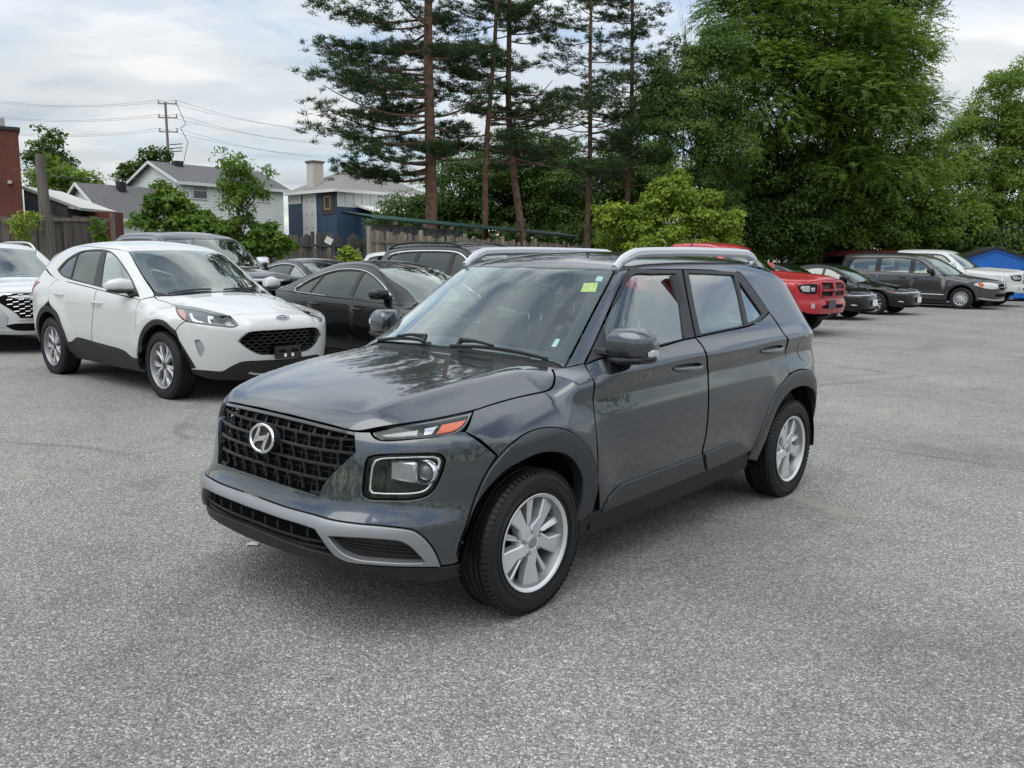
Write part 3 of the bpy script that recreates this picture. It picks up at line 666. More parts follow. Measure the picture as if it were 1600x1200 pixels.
    for o_ in panel(B, 'turn_lamp', dl, dch, M_LAMPBK, car, off=-.028, depth=0, mirror=True, grid=.03, gap=-.004):
        pass
    lampL, lampR = o_, o_
    lens = panel(B, 'turn_lamp_lens', dl, dch, M_LENS, car, off=.001, depth=.004, mirror=True, grid=.03, gap=.002)
    rim_in = px([(584, 675.5), (589, 682.5), (602, 685), (649, 681.7), (686, 677.8), (713, 671.5), (725.5, 661.5), (733, 647), (686, 657), (633, 665), (600, 671.5)])
    panel(B, 'lamp_trim', dl, dch, mat('lamp_grey', (.25, .26, .27), .3, .6), car, holes=[rim_in], off=-.006, depth=.012, mirror=True, grid=.03, gap=.002)
    panel(B, 'lamp_reflector', px([(690, 659.8), (730.5, 651.5), (723, 662.5), (706, 671.5), (681, 675.8)]), dch, M_AMBER, car, off=-.010, depth=.01, mirror=True, grid=.03)
    panel(B, 'lamp_reflector', px([(663, 665), (686, 661), (676, 676.5), (662, 677.5)]), dch, M_LAMPIN, car, off=-.012, depth=.01, mirror=True, grid=.03)
    panel(B, 'lamp_reflector', px([(594, 677), (630, 670.5), (655, 667), (653, 678.5), (620, 681.5), (600, 682)]), dch, mat('lamp_optic', (.42, .43, .44), .25, .6, bump=.8, bscale=160), car, off=-.014, depth=.01, mirror=True, grid=.03)
    # ---- headlamp
    lch = Ortho(B, (-.85, -.5, .1)); lo_ = px(lamp)
    panel(B, 'headlamp', lo_, lch, M_LAMPBK, car, off=-.060, depth=0, mirror=True, grid=.04, gap=-.006)
    panel(B, 'headlamp_lens', lo_, lch, M_LENS, car, off=-.006, depth=.004, mirror=True, grid=.04, gap=.006)
    c_out = px([(583, 718), (595, 714.5), (640, 712.5), (680, 712), (688, 714.5), (691.5, 721), (688, 736), (676, 760), (668, 768.5), (658, 772.5), (637, 775), (600, 775), (579, 773.5), (573.5, 768), (574, 760), (578, 728)])
    c_in = px([(587.5, 723), (597, 719.5), (640, 717.5), (677, 717), (682.5, 719), (685, 724), (681.5, 736), (671, 757), (664, 764.5), (656, 767.5), (637, 769.5), (602, 769.5), (583, 768.5), (579.5, 765), (580, 757), (584, 730)])
    panel(B, 'headlamp_ring', c_out, lch, M_CHROME, car, holes=[c_in], off=-.010, depth=.025, mirror=True, grid=.03, bev=.003)
    lc = px([(657, 740)])[0]; ln = np.array([-.92, -.36, .08]); ln /= np.linalg.norm(ln)
    for s_ in (1, -1):
        c_ = lc*[1, s_, 1]-ln*[1, s_, 1]*.050; Mx = frame_at(c_, ln*[1, s_, 1])
        pj = MB(); pj.lathe([(.054, .0), (.052, .022), (.045, .030), (.042, .026), (.040, .008)], 32, axis='z'); p_ = pj.build('projector', M_CHROME, car, smooth=True); p_.matrix_local = Mx
        pg = MB(); pg.lathe([(.0001, .026), (.018, .023), (.031, .014), (.040, .002)], 24, axis='z'); p2_ = pg.build('projector_lens', mat('projector_glass', (.10, .11, .12), .03, coat=1.), p_, smooth=True)
    for s_ in (1, -1):
        q = px([(622, 739)])[0]*[1, s_, 1]-ln*[1, s_, 1]*.05; rb = MB().box((0, 0, 0), (.115, .085, .03)).build('reflector_bowl', mat('bowl_chrome', (.5, .5, .52), .22, .9), car, bevel=.012); rb.matrix_local = frame_at(q, ln*[1, s_, 1])
    # ---- silver bumper trim with fog recesses
    s_end = px([(689, 885), (660, 885.5), (627, 885), (578, 882.2), (544, 878), (524, 868), (513, 856), (503, 842), (493, 827.5)]); s_in = chain0(px([(493, 827.5), (470, 820), (440, 811), (410, 800.5), (356, 781)]))
    fog = px([(515, 838), (570, 841.5), (624, 846.2), (641, 855), (653, 867), (663, 876.5), (602, 875.5), (559, 870.8), (537, 861.5), (525, 850)])
    panel(B, 'bumper_trim', np.concatenate([s_top[::-1], s_end, s_in[1:]]), FR, mat('bumper_silver', (.30, .31, .32), .4, .6, .2), car, holes=[fog], sym=True, off=.012, depth=.04, bev=.006, grid=.026)
    panel(B, 'fog_recess', fog, FR, M_BLACK, car, off=-.022, depth=0, gap=-.01, mirror=True, grid=.04)
    for t_ in (.25, .5, .75):
        a = fog[0]*(1-t_)+fog[8]*t_; b = fog[3]*(1-t_)+fog[5]*t_; ln_ = np.linspace(0, 1, 12)[:, None]; q = B.project(a*(1-ln_)+b*ln_); q = q-B.normal(q)*.018
        for s_ in (1, -1): MB().tube(q*[1, s_, 1], .004, 6).build('recess_rib', M_BLACK, car, smooth=True)
    # ---- lower grille and valance
    lgb = chain0(px([(523, 868), (485, 858.5), (440, 843), (400, 827), (343, 798)]))
    lg = np.concatenate([s_in[::-1], px([(503, 842), (513, 856)]), lgb])
    lgr = panel(B, 'lower_grille', lg, FR, M_VOID, car, sym=True, off=-.05, depth=0, gap=-.01, grid=.05)[0]
    lgpoly = FR.to2(np.concatenate([lg, (lg*[1, -1, 1])[::-1][1:-1]]))
    for z in (.325, .352, .379, .405):
        yz = np.array([(y, z) for y in np.linspace(-.45, .45, 60)]); p = B.front(yz); ins = inside(lgpoly, FR.to2(p))
        if ins.sum() > 3: q = p[ins]; MB().tube(q-B.normal(q)*.02, .0055, 6).build('grille_bar', mg, lgr, smooth=True)
    for y in np.arange(-.36, .361, .09):
        yz = np.array([(y, z) for z in np.linspace(.28, .45, 30)]); p = B.front(yz); ins = inside(lgpoly, FR.to2(p))
        if ins.sum() > 3: q = p[ins]; MB().tube(q-B.normal(q)*.026, .004, 6).build('grille_bar', mg, lgr, smooth=True)
    vb = chain0(px([(667, 911.5), (620, 906), (583, 899), (535, 889), (487, 876), (440, 862), (400, 848), (350, 815)]))[1:][::-1]
    vend = np.concatenate([px([(689, 886), (717, 881), (727, 878), (727, 899)]), px([(700, 908), (667, 911)])])
    vtop = np.concatenate([lgb[::-1], px([(544, 879), (578, 883), (627, 886), (660, 886.5)])])
    panel(B, 'bumper_valance', np.concatenate([vtop, vend, np.array(vb)[::-1]]), FR, M_BLACK, car, sym=True, grid=.03, depth=.04, bev=.006)
    # ---- wheel arch cladding
    fa_o = [(717, 878), (720, 858), (726.5, 831), (735, 800), (746, 768), (760, 739), (778, 714.5), (801, 691.5), (826, 675), (852, 668), (877, 669), (900, 679.5), (919.5, 699.5), (931, 727.5), (935, 752)]
    fa_i = [(935.5, 803), (921, 817), (905, 831.5), (910, 810), (914.5, 783), (913, 752), (906, 734), (897, 721), (885, 712), (870, 708), (852, 708.5), (835, 713), (815, 723), (796, 737), (779, 759), (765, 784), (753, 815), (743, 850), (737, 880)]
    fo_ = B.px(np.array(fa_o, float)); fi_ = B.side(B.px(np.array(fa_i, float), plane=(1, -.885))[:, [0, 2]])
    panel(B, 'arch_cladding', np.concatenate([fo_, fi_]), SL, M_CLAD, car, off=.010, depth=.05, bev=.008, mirror=True, grid=.03)
    rc = np.array([2.52, .31])
    def arc(cx, cz, r, a0, a1, n=14, ex=1., ez=1.): return [(cx+ex*r*math.cos(R(a)), cz+ez*r*math.sin(R(a))) for a in np.linspace(a0, a1, n)]
    ra_o = B.side([(1.95, .335), (2.0, .43), (2.06, .55), (2.14, .67), (2.25, .76), (2.38, .81), (2.52, .825), (2.66, .808), (2.79, .74), (2.89, .63), (2.95, .50), (2.97, .40)])
    ra_i = B.side([(2.93, .30), (2.90, .31), (2.92, .42), (2.89, .52), (2.82, .62), (2.72, .68), (2.60, .71), (2.46, .713), (2.34, .69), (2.23, .63), (2.15, .53), (2.11, .43), (2.09, .30)])
    panel(B, 'arch_cladding', np.concatenate([ra_o, ra_i]), SL, M_CLAD, car, off=.010, depth=.05, bev=.008, mirror=True, grid=.03)
    # ---- doors
    fd = px([(914.5, 569.5), (937, 561), (984, 551), (1032, 541.5), (1067, 531.5), (1086, 527.5), (1096, 539), (1103.5, 555), (1106, 580), (1106.8, 610), (1106, 645), (1102.5, 680), (1097, 705), (1098.5, 722), (1100.5, 737), (1020, 769), (936, 804.5), (934.8, 752), (934, 697), (931, 665), (927.2, 623), (926.8, 591)])
    rd = px([(1088, 527.2), (1128, 518.5), (1163, 511.5), (1181.5, 505.2), (1195, 496), (1201.8, 488.5), (1215, 507), (1225, 522), (1228, 543), (1230, 565), (1233, 585), (1221, 601), (1209.5, 622), (1198, 655), (1190, 682), (1184, 702), (1175, 704), (1140, 719), (1102, 736.5), (1100, 722), (1098.5, 706), (1104, 680), (1107.5, 645), (1108.3, 610), (1107.5, 580), (1105, 555), (1097.5, 539)])
    fdo = panel(B, 'front_door', fd, SL, M_GREY, car, mirror=True, grid=.035)
    rdo = panel(B, 'rear_door', rd, SL, M_GREY, car, mirror=True, grid=.035)
    # lower door cladding
    c1 = px([(938, 801), (951, 776), (967, 758), (990, 748), (1040, 730), (1095.5, 709.5), (1097.5, 722), (1099.5, 735.5), (1020, 768)])
    c2 = px([(1099.5, 708), (1120, 699), (1141, 690), (1151, 688.5), (1159, 693), (1173, 703.3), (1140, 718.5), (1102.5, 735.5), (1100.8, 722)])
    for c_, do in ((c1, fdo), (c2, rdo)): panel(B, 'door_cladding', c_, SL, M_CLAD, do[0], off=.012, depth=.02, bev=.006, gap=.002, mirror=do[1], grid=.03)
    # window frames + glass
    ff = px([(914.7, 568.7), (926, 543.5), (944, 503), (967, 452), (982.7, 421.3), (1023, 420.9), (1064.5, 421), (1070, 448), (1078, 490), (1086, 526.8), (1067, 530.8), (1032, 540.7), (984, 550.3), (937, 560.2)])
    fg = px([(989.3, 430), (1022, 428.6), (1056, 428.3), (1062, 470), (1069.3, 527.3), (1032, 536.5), (990, 545.5), (952, 553.5), (947.5, 525), (945.3, 500.7), (966, 468)])
    rf = px([(1066.5, 421), (1110, 422.2), (1150, 424.7), (1157.3, 427.3), (1173.3, 447.3), (1188, 468), (1201.3, 487.3), (1194.7, 495.3), (1181.3, 504.5), (1162.7, 510.8), (1128, 517.8), (1088, 526.5), (1080, 490), (1072, 448)])
    rg = px([(1076, 427.4), (1110, 428.6), (1146, 430.8), (1154, 460), (1163.3, 506.8), (1130, 513.5), (1095, 520.7), (1086, 480)])
    qg = px([(1154.5, 440.5), (1170, 462), (1190.5, 491), (1181, 499), (1169, 503.3), (1162, 472)])
    f1 = panel(B, 'window_frame', ff, SL, M_TRIMB, fdo[0], holes=[fg], off=.002, depth=.02, gap=.004, mirror=fdo[1], grid=.03)
    f2 = panel(B, 'window_frame', rf, SL, M_TRIMB, rdo[0], holes=[rg, qg], off=.002, depth=.02, gap=.004, mirror=rdo[1], grid=.03)
    panel(B, 'window', fg, SL, M_GLASS, fdo[0], off=-.008, depth=0, gap=-.006, mirror=fdo[1], grid=.05)
    panel(B, 'window', rg, SL, M_GLASS, rdo[0], off=-.008, depth=0, gap=-.006, mirror=rdo[1], grid=.05)
    panel(B, 'window', qg, SL, M_GLASS, rdo[0], off=-.008, depth=0, gap=-.006, mirror=rdo[1], grid=.05)
    # handles
    for pp, do in (((1052.5, 577), (1097, 570.5)), fdo), (((1189, 549.5), (1223, 542)), rdo):
        a, b = px(pp); t_ = np.linspace(0, 1, 12)[:, None]; q = B.project(a*(1-t_)+b*t_); nn = B.normal(q); lift = .03*np.sin(np.pi*np.clip(t_, .0, 1))**.45
        rad = .0125*(.55+.45*np.sin(np.pi*t_[:, 0])**.4); Q = q+nn*lift
        for d_, s_ in ((do[0], 1), (do[1], -1)): MB().tube(Q*[1, s_, 1], rad, 10, sq=(.75, 1.1)).build('door_handle', M_GREY, d_, smooth=True)
        m_ = (a*.55+b*.45); m_ = B.project(m_[None])[0]; nn = B.normal(m_[None])[0]
        for d_, s_ in ((do[0], 1), (do[1], -1)):
            cup = MB(); cup.prism([(.042*math.cos(u), .022*math.sin(u)) for u in np.linspace(0, 2*math.pi, 25)[:-1]], .0005, .0022, frame_at(m_*[1, s_, 1]+np.array([0, 0, .012]), nn*[1, s_, 1])); cup.build('handle_cup', M_BLACKG, d_)
    # ---- rocker
    ro = B.side([(.26, .315), (.39, .345), (.415, .350), (.9, .362), (1.38, .378), (1.92, .402), (1.97, .335), (1.98, .265), (1.3, .24), (.42, .225), (.27, .235)])
    panel(B, 'rocker_panel', ro, SL, M_BLACK, car, off=.004, depth=.05, bev=.006, mirror=True, grid=.04)
    # ---- quarter panel
    qo = np.concatenate([px([(1202, 487.5), (1189, 468), (1174, 447), (1158, 427), (1152.5, 425)]), B.side([(2.25, 1.468), (2.50, 1.44), (2.68, 1.40), (2.80, 1.30), (2.92, 1.12), (3.0, .99), (3.02, .9), (3.03, .7), (2.99, .62), (2.93, .56), (2.89, .63), (2.79, .74), (2.66, .808), (2.52, .825), (2.42, .817)]), px([(1233, 584), (1229.5, 543), (1227.5, 524), (1216, 506)])])
    panel(B, 'quarter_panel', qo, Ortho(B, (.2, -.9, .35)), M_GREY, car, mirror=True, grid=.03)
    fdoor = B.side([(2.62 + .085*math.cos(t_), .955+.085*math.sin(t_)) for t_ in np.linspace(0, 2*math.pi, 17)[:-1]])
    panel(B, 'fuel_flap', fdoor, SL, M_GREY, car, off=.003, depth=.004, gap=.003, bev=.002, grid=.03)
    # ---- rear: hatch, glass, bumper, lamps
    RR = Azi(B, (2.0, 0, .8), (1, 0, 0))
    lampo = B.rear([(-.60, 1.02), (-.70, 1.01)]); hz = B.side([(3.0, 1.0), (3.02, .90), (3.035, .80)])
    hatch = np.concatenate([B.rear([(0, .62), (-.4, .62), (-.66, .66), (-.70, .80), (-.68, 1.0), (-.62, 1.12), (-.52, 1.35)]), B.top([(2.82, -.43), (2.915, -.25), (2.94, 0)])])
    rgl = B.rear([(0, 1.06), (-.45, 1.07), (-.57, 1.10), (-.50, 1.34), (-.42, 1.41), (0, 1.425)])
    ho = np.concatenate([rgl, (rgl*[1, -1, 1])[::-1][1:-1]])
    panel(B, 'tailgate', hatch, RR, M_GREY, car, holes=[ho], sym=True, grid=.04)
    panel(B, 'rear_window', rgl, RR, M_GLASS, car, sym=True, off=-.004, depth=0, gap=0, grid=.06)
    tl = np.concatenate([B.rear([(-.705, 1.0), (-.71, .80)]), B.side([(3.035, .80), (3.03, .90), (3.0, .99)]), B.side([(2.93, 1.10)]), B.rear([(-.66, 1.09)])])
    panel(B, 'tail_lamp', tl, Ortho(B, (.7, -.7, .1)), M_RED, car, off=.006, depth=.02, mirror=True, grid=.03)
    rb = np.concatenate([B.rear([(0, .24), (-.5, .24), (-.68, .27)]), B.side([(2.99, .30), (2.975, .45), (2.955, .52), (2.99, .62), (3.03, .70), (3.035, .79)]), B.rear([(-.70, .78), (-.67, .64), (-.4, .605), (0, .605)])])
    panel(B, 'rear_bumper', rb, RR, M_CLAD, car, sym=True, grid=.05, depth=.03)
    # ---- roof rails, antenna, mirrors, wipers
    for s_ in (1, -1):
        b, P, rail = roof_rail(B, car, [(.96, -.535*s_), (1.2, -.555*s_), (1.6, -.565*s_), (2.0, -.565*s_), (2.3, -.552*s_), (2.56, -.528*s_)], M_SILVER, r=.024, h=.055)
        i0 = len(P)//14
        rr_ = b.build('roof_rail', mat('rail_silver', (.66, .68, .70), .38, .45), car, smooth=True)
        for f_ in (.05, .95):
            k_ = int(f_*(len(P)-1)); q = P[k_]; MB().tube([q-[.05, 0, .01], q+[0, 0, .02], rail[k_]+[.03, 0, 0]], [.026, .022, .018], 8, sq=(.7, 1.)).build('rail_foot', MATS['rail_silver'], rr_, smooth=True)
    a0 = B.top([(2.55, 0)])[0]; MB().tube([a0, a0+[.04, 0, .02]], [.03, .02], 8).build('antenna_base', M_BLACK, car, smooth=True); MB().tube([a0+[.03, 0, .02], a0+[.16, 0, .17]], [.006, .004], 6).build('antenna', M_BLACK, car, smooth=True)
    # mirror: traced centre
    mc = px([(985, 541)])[0]
    mc = B.px([(985, 541)], plane=(1, -.885))[0]
    sail = B.px([(932, 551)])[0]
    for s_ in (1, -1):
        Y = np.array([1, s_, 1])
        def blobm(name, rings, m, par): return blob(name, [(np.array(c)*Y, np.array(u)*Y, np.array(v)*Y) for c, u, v in rings], m, par, n=24, pw=2.7)
        c = mc
        sh = blobm('door_mirror', [((c[0]-.005, c[1]+.095, c[2]-.01), (.045, 0, 0), (0, 0, .040)), ((c[0], c[1]+.085, c[2]), (.075, 0, 0), (0, 0, .068)), ((c[0]+.01, c[1]+.06, c[2]+.008), (.085, 0, 0), (0, 0, .078)), ((c[0]+.02, c[1]-.03, c[2]+.006), (.083, 0, 0), (0, 0, .076)), ((c[0]+.032, c[1]-.085, c[2]), (.065, 0, 0), (0, 0, .062)), ((c[0]+.04, c[1]-.105, c[2]-.002), (.04, 0, 0), (0, 0, .04))], M_GREY, car)
        blobm('mirror_base', [((c[0]-.0, c[1]+.09, c[2]-.062), (.060, 0, 0), (0, 0, .018)), ((c[0]+.01, c[1]+.02, c[2]-.066), (.082, 0, 0), (0, 0, .024)), ((c[0]+.03, c[1]-.085, c[2]-.058), (.066, 0, 0), (0, 0, .018))], M_BLACK, sh)
        MB().tube(np.array([(c[0]-.02, c[1]+.07, c[2]-.058), (sail[0]+.05, sail[1]-.05, sail[2]-.004), (sail[0]+.03, sail[1]+.03, sail[2])])*Y, [.026, .028, .034], 10, sq=(1.3, .8)).build('mirror_arm', M_BLACK, sh, smooth=True)
        blobm('side_repeater', [((c[0]+.022, c[1]-.102, c[2]-.028), (.030, 0, 0), (0, 0, .016)), ((c[0]+.045, c[1]-.112, c[2]-.026), (.022, 0, 0), (0, 0, .014))], mat('repeater_clear', (.62, .64, .66), .12, .3, 1.), sh)
        mg_ = MB().box((c[0]+.088, c[1]+.01, c[2]), (.004, .19, .115)).build('mirror_glass', M_CHROME, sh); mg_.scale = (1, 1, 1)
        if s_ < 0: V = np.zeros(24); mg_.data.vertices.foreach_get('co', V); V = V.reshape(-1, 3)*Y; mg_.data.vertices.foreach_set('co', V.ravel()); mg_.data.flip_normals()
    for (x0, y0, x1, y1) in ((.225, -.10, .345, -.615), (.31, .55, .245, .12)):
        q = B.top(np.stack([np.linspace(x0, x1, 14), np.linspace(y0, y1, 14)], -1)); q = q+B.normal(q)*.018
        wp_ = MB(); wp_.tube(q, .007, 6, sq=(.7, 1.3)); w_ = wp_.build('wiper', M_BLACK, car, smooth=True)
        m_ = q[6]; base = B.top([(.235, (y0+y1)/2+.22*(1 if y0 > 0 else -1)*(-1))])[0]+[0, 0, .012]
        MB().tube([base, base+[.02, .0, .03], (m_+base)/2+[0, 0, .03], m_+[0, 0, .012]], [.016, .014, .008, .006], 6).build('wiper_arm', M_BLACK, w_, smooth=True)
    # stickers inside the glass
    def sticker(nm, pts, m): panel(B, nm, px(pts), TP, m, car, off=-.004, depth=0, gap=0, grid=.03, smooth=False)
    sticker('sticker', [(912, 441), (935, 440), (931, 455.5), (906, 455)], mat('yellow_note', (.62, .66, .16), .7, var=.35, vscale=60))
    sticker('sticker', [(933, 430), (943.5, 431), (940, 439), (929, 438.5)], mat('pale_sticker', (.5, .68, .66), .6))
    sticker('sticker', [(868, 528), (876, 528.5), (869, 541.5), (860.5, 540.5)], MATS['pale_sticker'])
    sticker('sticker', [(828.5, 557), (847, 559.5), (847, 562), (828, 559.5)], mat('grey_sticker', (.32, .36, .37), .6))
    # ---- interior
    rbox('dashboard', (.60, 0, .87), (.42, 1.28, .24), M_DASH, car, .06)
    steering(car, (.86, -.36, .93))
    for y in (-.36, .36): seat(car, 1.22, y, .50)
    seat(car, 2.10, 0, 1.24, zs=.45, zb=1.05, head=False)
    for y in (-.36, 0, .36): blob('headrest', [((2.25, y, 1.06), (.05, 0, 0), (0, .11, 0)), ((2.27, y, 1.10), (.055, 0, 0), (0, .125, 0)), ((2.29, y, 1.19), (.045, 0, 0), (0, .11, 0))], M_SEAT, car)
    for s_ in (-1, 1):
        rbox('door_trim', (1.48, s_*.755, .66), (1.76, .05, .66), M_DASH, car, .02)
        MB().tube([(1.33, s_*.66, 1.42), (1.37, s_*.74, 1.1), (1.38, s_*.76, .95)], .04, 8, sq=(1., .5)).build('pillar_trim', mat('pillar_grey', (.05, .05, .05), .8), car, smooth=True)
        MB().tube([(1.36, s_*.63, 1.30), (1.33, s_*.66, 1.05), (1.26, s_*.62, .75)], .022, 6, sq=(1., .15)).build('seat_belt', M_SEAT, car, smooth=True)
        rbox('luggage_trim', (2.72, s_*.68, .82), (.6, .10, .5), M_DASH, car, .03)
    rbox('parcel_shelf', (2.72, 0, 1.0), (.55, 1.2, .03), M_DASH, car, .01)
    # ---- underbody, wheels
    rbox('floor_pan', (1.26, 0, .29), (2.0, 1.48, .12), M_UNDER, car, .02)
    rbox('light_blocker', (-.20, 0, .285), (.78, 1.0, .02), M_UNDER, car, .004); rbox('rear_light_blocker', (2.62, 0, .255), (.85, 1.06, .02), M_UNDER, car, .004); rbox('exhaust_box', (2.95, .25, .27), (.3, .5, .14), M_UNDER, car, .03)  # front and rear plates added to block light and deepen the shade below
    rbox('engine_bay', (-.08, 0, .575), (.85, 1.04, .54), M_UNDER, car, .02)
    rbox('rear_floor', (2.6, 0, .42), (.9, 1.04, .36), M_UNDER, car, .02)
    rbox('cowl_box', (.30, 0, .78), (.2, 1.30, .3), M_UNDER, car, .02)
    for xa in (0, 2.52):
        for s_ in (-1, 1):
            wheel_well(car, xa, .31, .40, .52, .835, s_)
            wheel(car, xa, s_*(.855-.0925), .311, .3115, .2045, .185, 'swirl5', s_)
    return car, B
main_car()
# ------------------------------------------------------------------ white crossover parked behind (traced like the main car)
M_WHITE = paint('white_paint', (.60, .61, .60), rough=.4)
M_BLACKP = paint('black_paint', (.002, .0022, .0025), rough=.35, ior=1.46)
def escape():
    pose = (2.442132, -3.0584, 9.4245)
    def arch(x, z):
        g = 0
        for xa in (0., 2.71):
            r = np.sqrt((x-xa)**2+(z-.35)**2); g = g+.020*np.exp(-((r-.52)/.11)**2)*np.clip((z-.25)/.2, 0, 1)
        return g
    def hood(x, y):
        yr = .40+.12*np.clip((x+.8)/1., 0, 1.); w = np.clip((.34-x)/.15, 0, 1)
        return -.018*(1+np.tanh((y-yr)/.03))*w
    B = Body(pose,
        H=[(-1.2, .5), (-.95, .79), (-.89, .845), (-.78, .888), (-.6, .935), (-.3, .995), (0, 1.04), (.2, 1.068), (.25, 1.078), (.30, 1.10), (.6, 1.268), (.9, 1.43), (1.06, 1.51), (1.15, 1.548), (1.3, 1.592), (1.5, 1.63), (1.8, 1.656), (2.2, 1.66), (2.6, 1.64), (3.0, 1.595), (3.3, 1.54), (3.7, 1.43)],
        crown=[(-1, .06), (.3, .06), (1.1, .09), (3.5, .10)], hs=.02,
        S=[(-.1, .76), (.15, .80), (.3, .862), (.45, .895), (.6, .91), (.78, .912), (.9, .908), (.98, .90), (1.04, .884), (1.09, .862), (1.15, .832), (1.2, .808), (1.35, .738), (1.5, .658), (1.6, .595), (1.8, .44)],
        plan=[(-1.2, -.10), (-.8, -.05), (-.5, -.015), (-.1, 0), (2.7, 0), (3.2, -.03), (3.7, -.10)], upper=[(.3, -.02), (1., 0), (2., 0), (2.8, -.05), (3.4, -.14)],
        F=[(0, -.72), (.2, -.80), (.3, -.845), (.42, -.88), (.55, -.905), (.68, -.915), (.76, -.912), (.84, -.89), (.92, -.85), (1.05, -.75)],
        R_=[(0, 3.5), (.3, 3.6), (.55, 3.68), (.9, 3.66), (1.1, 3.60), (1.3, 3.51), (1.55, 3.36)],
        fa=(.58, 3.2), cs=[(-.9, .08), (0, .06), (.25, .18), (.7, .16), (1.1, .10), (1.4, 0), (3, 0)], kHW=.10, kF=.16, kHF=.06, bumps=[arch], hood=hood, rise=.045, rx=1.4)
    car = empty('parked_car', (pose[1], pose[2], 0), pose[0], 'white crossover with black mesh grille and empty black plate holder', 'car')
    px = lambda p: B.px(np.array(p, float), t0=4)
    SR = Ortho(B, (0, 1, 0)); FR = Azi(B, (.2, 0, .62), (-1, 0, 0)); HD = Azi(B, (-.05, 0, .35), (0, 0, 1), up=(1, 0, 0)); TP = Ortho(B, (0, 0, 1), up=(1, 0, 0)); RF = Azi(B, (2.0, 0, .6), (0, 0, 1), up=(1, 0, 0))
    hl = [(274, 479), (279, 477.8), (302, 480), (330, 486.4), (351, 491.6), (365, 500.4), (373.2, 508), (365, 511), (344, 510), (312.5, 505.8), (290, 501), (281, 494), (276, 485)]
    hf = chain0(px([(359, 493), (382.5, 490.6), (405, 489.4), (426, 488.6), (460, 487.3), (499, 487.6)]))
    hood_o = np.concatenate([hf[::-1], px([(351, 491), (330, 485.6), (302, 479.3), (279, 476.8), (262, 472), (248, 468), (241, 462), (240, 457)]), B.top([(.46, .70), (.36, .56), (.28, .36), (.25, 0)])])
    panel(B, 'hood', hood_o, HD, M_WHITE, car, sym=True, grid=.035, depth=.03)
    ws_t = chain0(px([(201.5, 393), (225, 391.8), (250, 391.3), (280, 391.3), (310, 392), (357, 394.5)])); ws_l = px([(242, 456), (226, 434), (213, 413)])
    wb = B.top([(.27, 0), (.30, .36), (.38, .56)])
    wo_ = np.concatenate([wb, ws_l, ws_t])
    panel(B, 'windscreen', wo_, TP, M_WSHIELD, car, sym=True, grid=.05, depth=.004)
    b_in = np.concatenate([B.top([(.36, 0), (.39, .33), (.45, .52)]), B.top([(.56, .58), (.98, .505), (1.02, .47), (1.06, .25), (1.07, 0)])])
    panel(B, 'windscreen_border', wo_, TP, MATS['frit_black'], car, holes=[np.concatenate([b_in, (b_in*[1, -1, 1])[::-1][1:-1]])], sym=True, off=-.006, depth=0, grid=.05)
    panel(B, 'cowl', B.top([(.25, 0), (.28, .36), (.36, .56), (.46, .70), (.49, .69), (.38, .56), (.30, .36), (.27, 0)]), TP, M_BLACK, car, sym=True, off=-.01, gap=0, grid=.05)
    # body side above the belt with the window opening cut out
    dlo = px([(89, 420.8), (103, 406), (122.4, 394), (141.6, 390), (162.6, 390), (174, 394), (185.6, 405.4), (203, 431), (218, 464), (204, 460), (162.6, 450), (143.5, 445), (109, 436.2), (95.6, 429.6)])
    up = np.concatenate([px([(241, 459.5), (225, 435), (212, 413), (201, 393.6)]), B.top([(1.35, .60), (1.8, .62), (2.3, .60), (2.8, .54), (3.15, .46)]), B.side([(3.22, 1.42), (3.2, 1.30), (2.9, 1.24)], 1), px([(89, 437), (109, 441), (143.5, 449.5), (162.6, 454.5), (204, 464.5), (219, 468.5), (240, 463)])])
    panel(B, 'roof_side', up, Ortho(B, (-.1, .8, .5)), M_WHITE, car, holes=[dlo], mirror=True, grid=.04)
    roof = np.concatenate([ws_t[::-1], B.top([(1.35, .598), (1.8, .618), (2.3, .598), (2.8, .538), (3.15, .458), (3.30, .25), (3.33, 0)])])
    panel(B, 'roof', roof, RF, M_WHITE, car, sym=True, grid=.05)
    panel(B, 'headliner', B.top([(1.25, 0), (1.3, .45), (2.8, .45), (2.9, 0)]), TP, M_LINER, car, sym=True, off=-.04, depth=0, grid=.1)
    # window frames, glass
    fd = panel(B, 'front_door', np.concatenate([px([(218, 468.3), (204, 465), (162.6, 455), (152, 452.2), (147, 472), (144.5, 500), (143.8, 533.5), (168, 540), (193.5, 548), (206.5, 558.5), (214.5, 560.5), (213, 540), (211.5, 508), (213.5, 478)])]), SR, M_WHITE, car, mirror=True, grid=.04)
    rdp = px([(151, 452), (143.5, 450), (109, 441.5), (89, 437.5), (78, 447), (76, 470), (81, 480), (90, 491), (97.5, 512), (104, 534), (111, 534.5), (118.6, 528.2), (124.3, 528), (143, 533), (143.7, 500), (146.2, 472)])
    rd = panel(B, 'rear_door', rdp, SR, M_WHITE, car, mirror=True, grid=.04)
    fg = px([(165.5, 393), (172, 394.5), (185, 407.5), (201, 431), (205, 444), (205, 456), (156.5, 446.6)]); rg = px([(131, 392.8), (158.5, 391.7), (144.6, 443.6), (110.5, 434.5), (121.8, 396.6)]); qg = px([(119.5, 397.5), (108.3, 432.8), (97, 428.6), (91.5, 421.8), (104, 407.5)])
    frm = panel(B, 'window_frame', dlo, SR, M_TRIMB, car, holes=[fg, rg, qg], off=-.004, depth=.01, gap=.002, mirror=True, grid=.05)
    panel(B, 'window', fg, SR, M_GLASS, fd[0], off=-.012, depth=0, gap=-.006, mirror=fd[1], grid=.06)
    panel(B, 'window', rg, SR, M_TINT, rd[0], off=-.012, depth=0, gap=-.006, mirror=rd[1], grid=.06)
    panel(B, 'window', qg, SR, M_TINT, car, off=-.012, depth=0, gap=-.006, mirror=True, grid=.06)
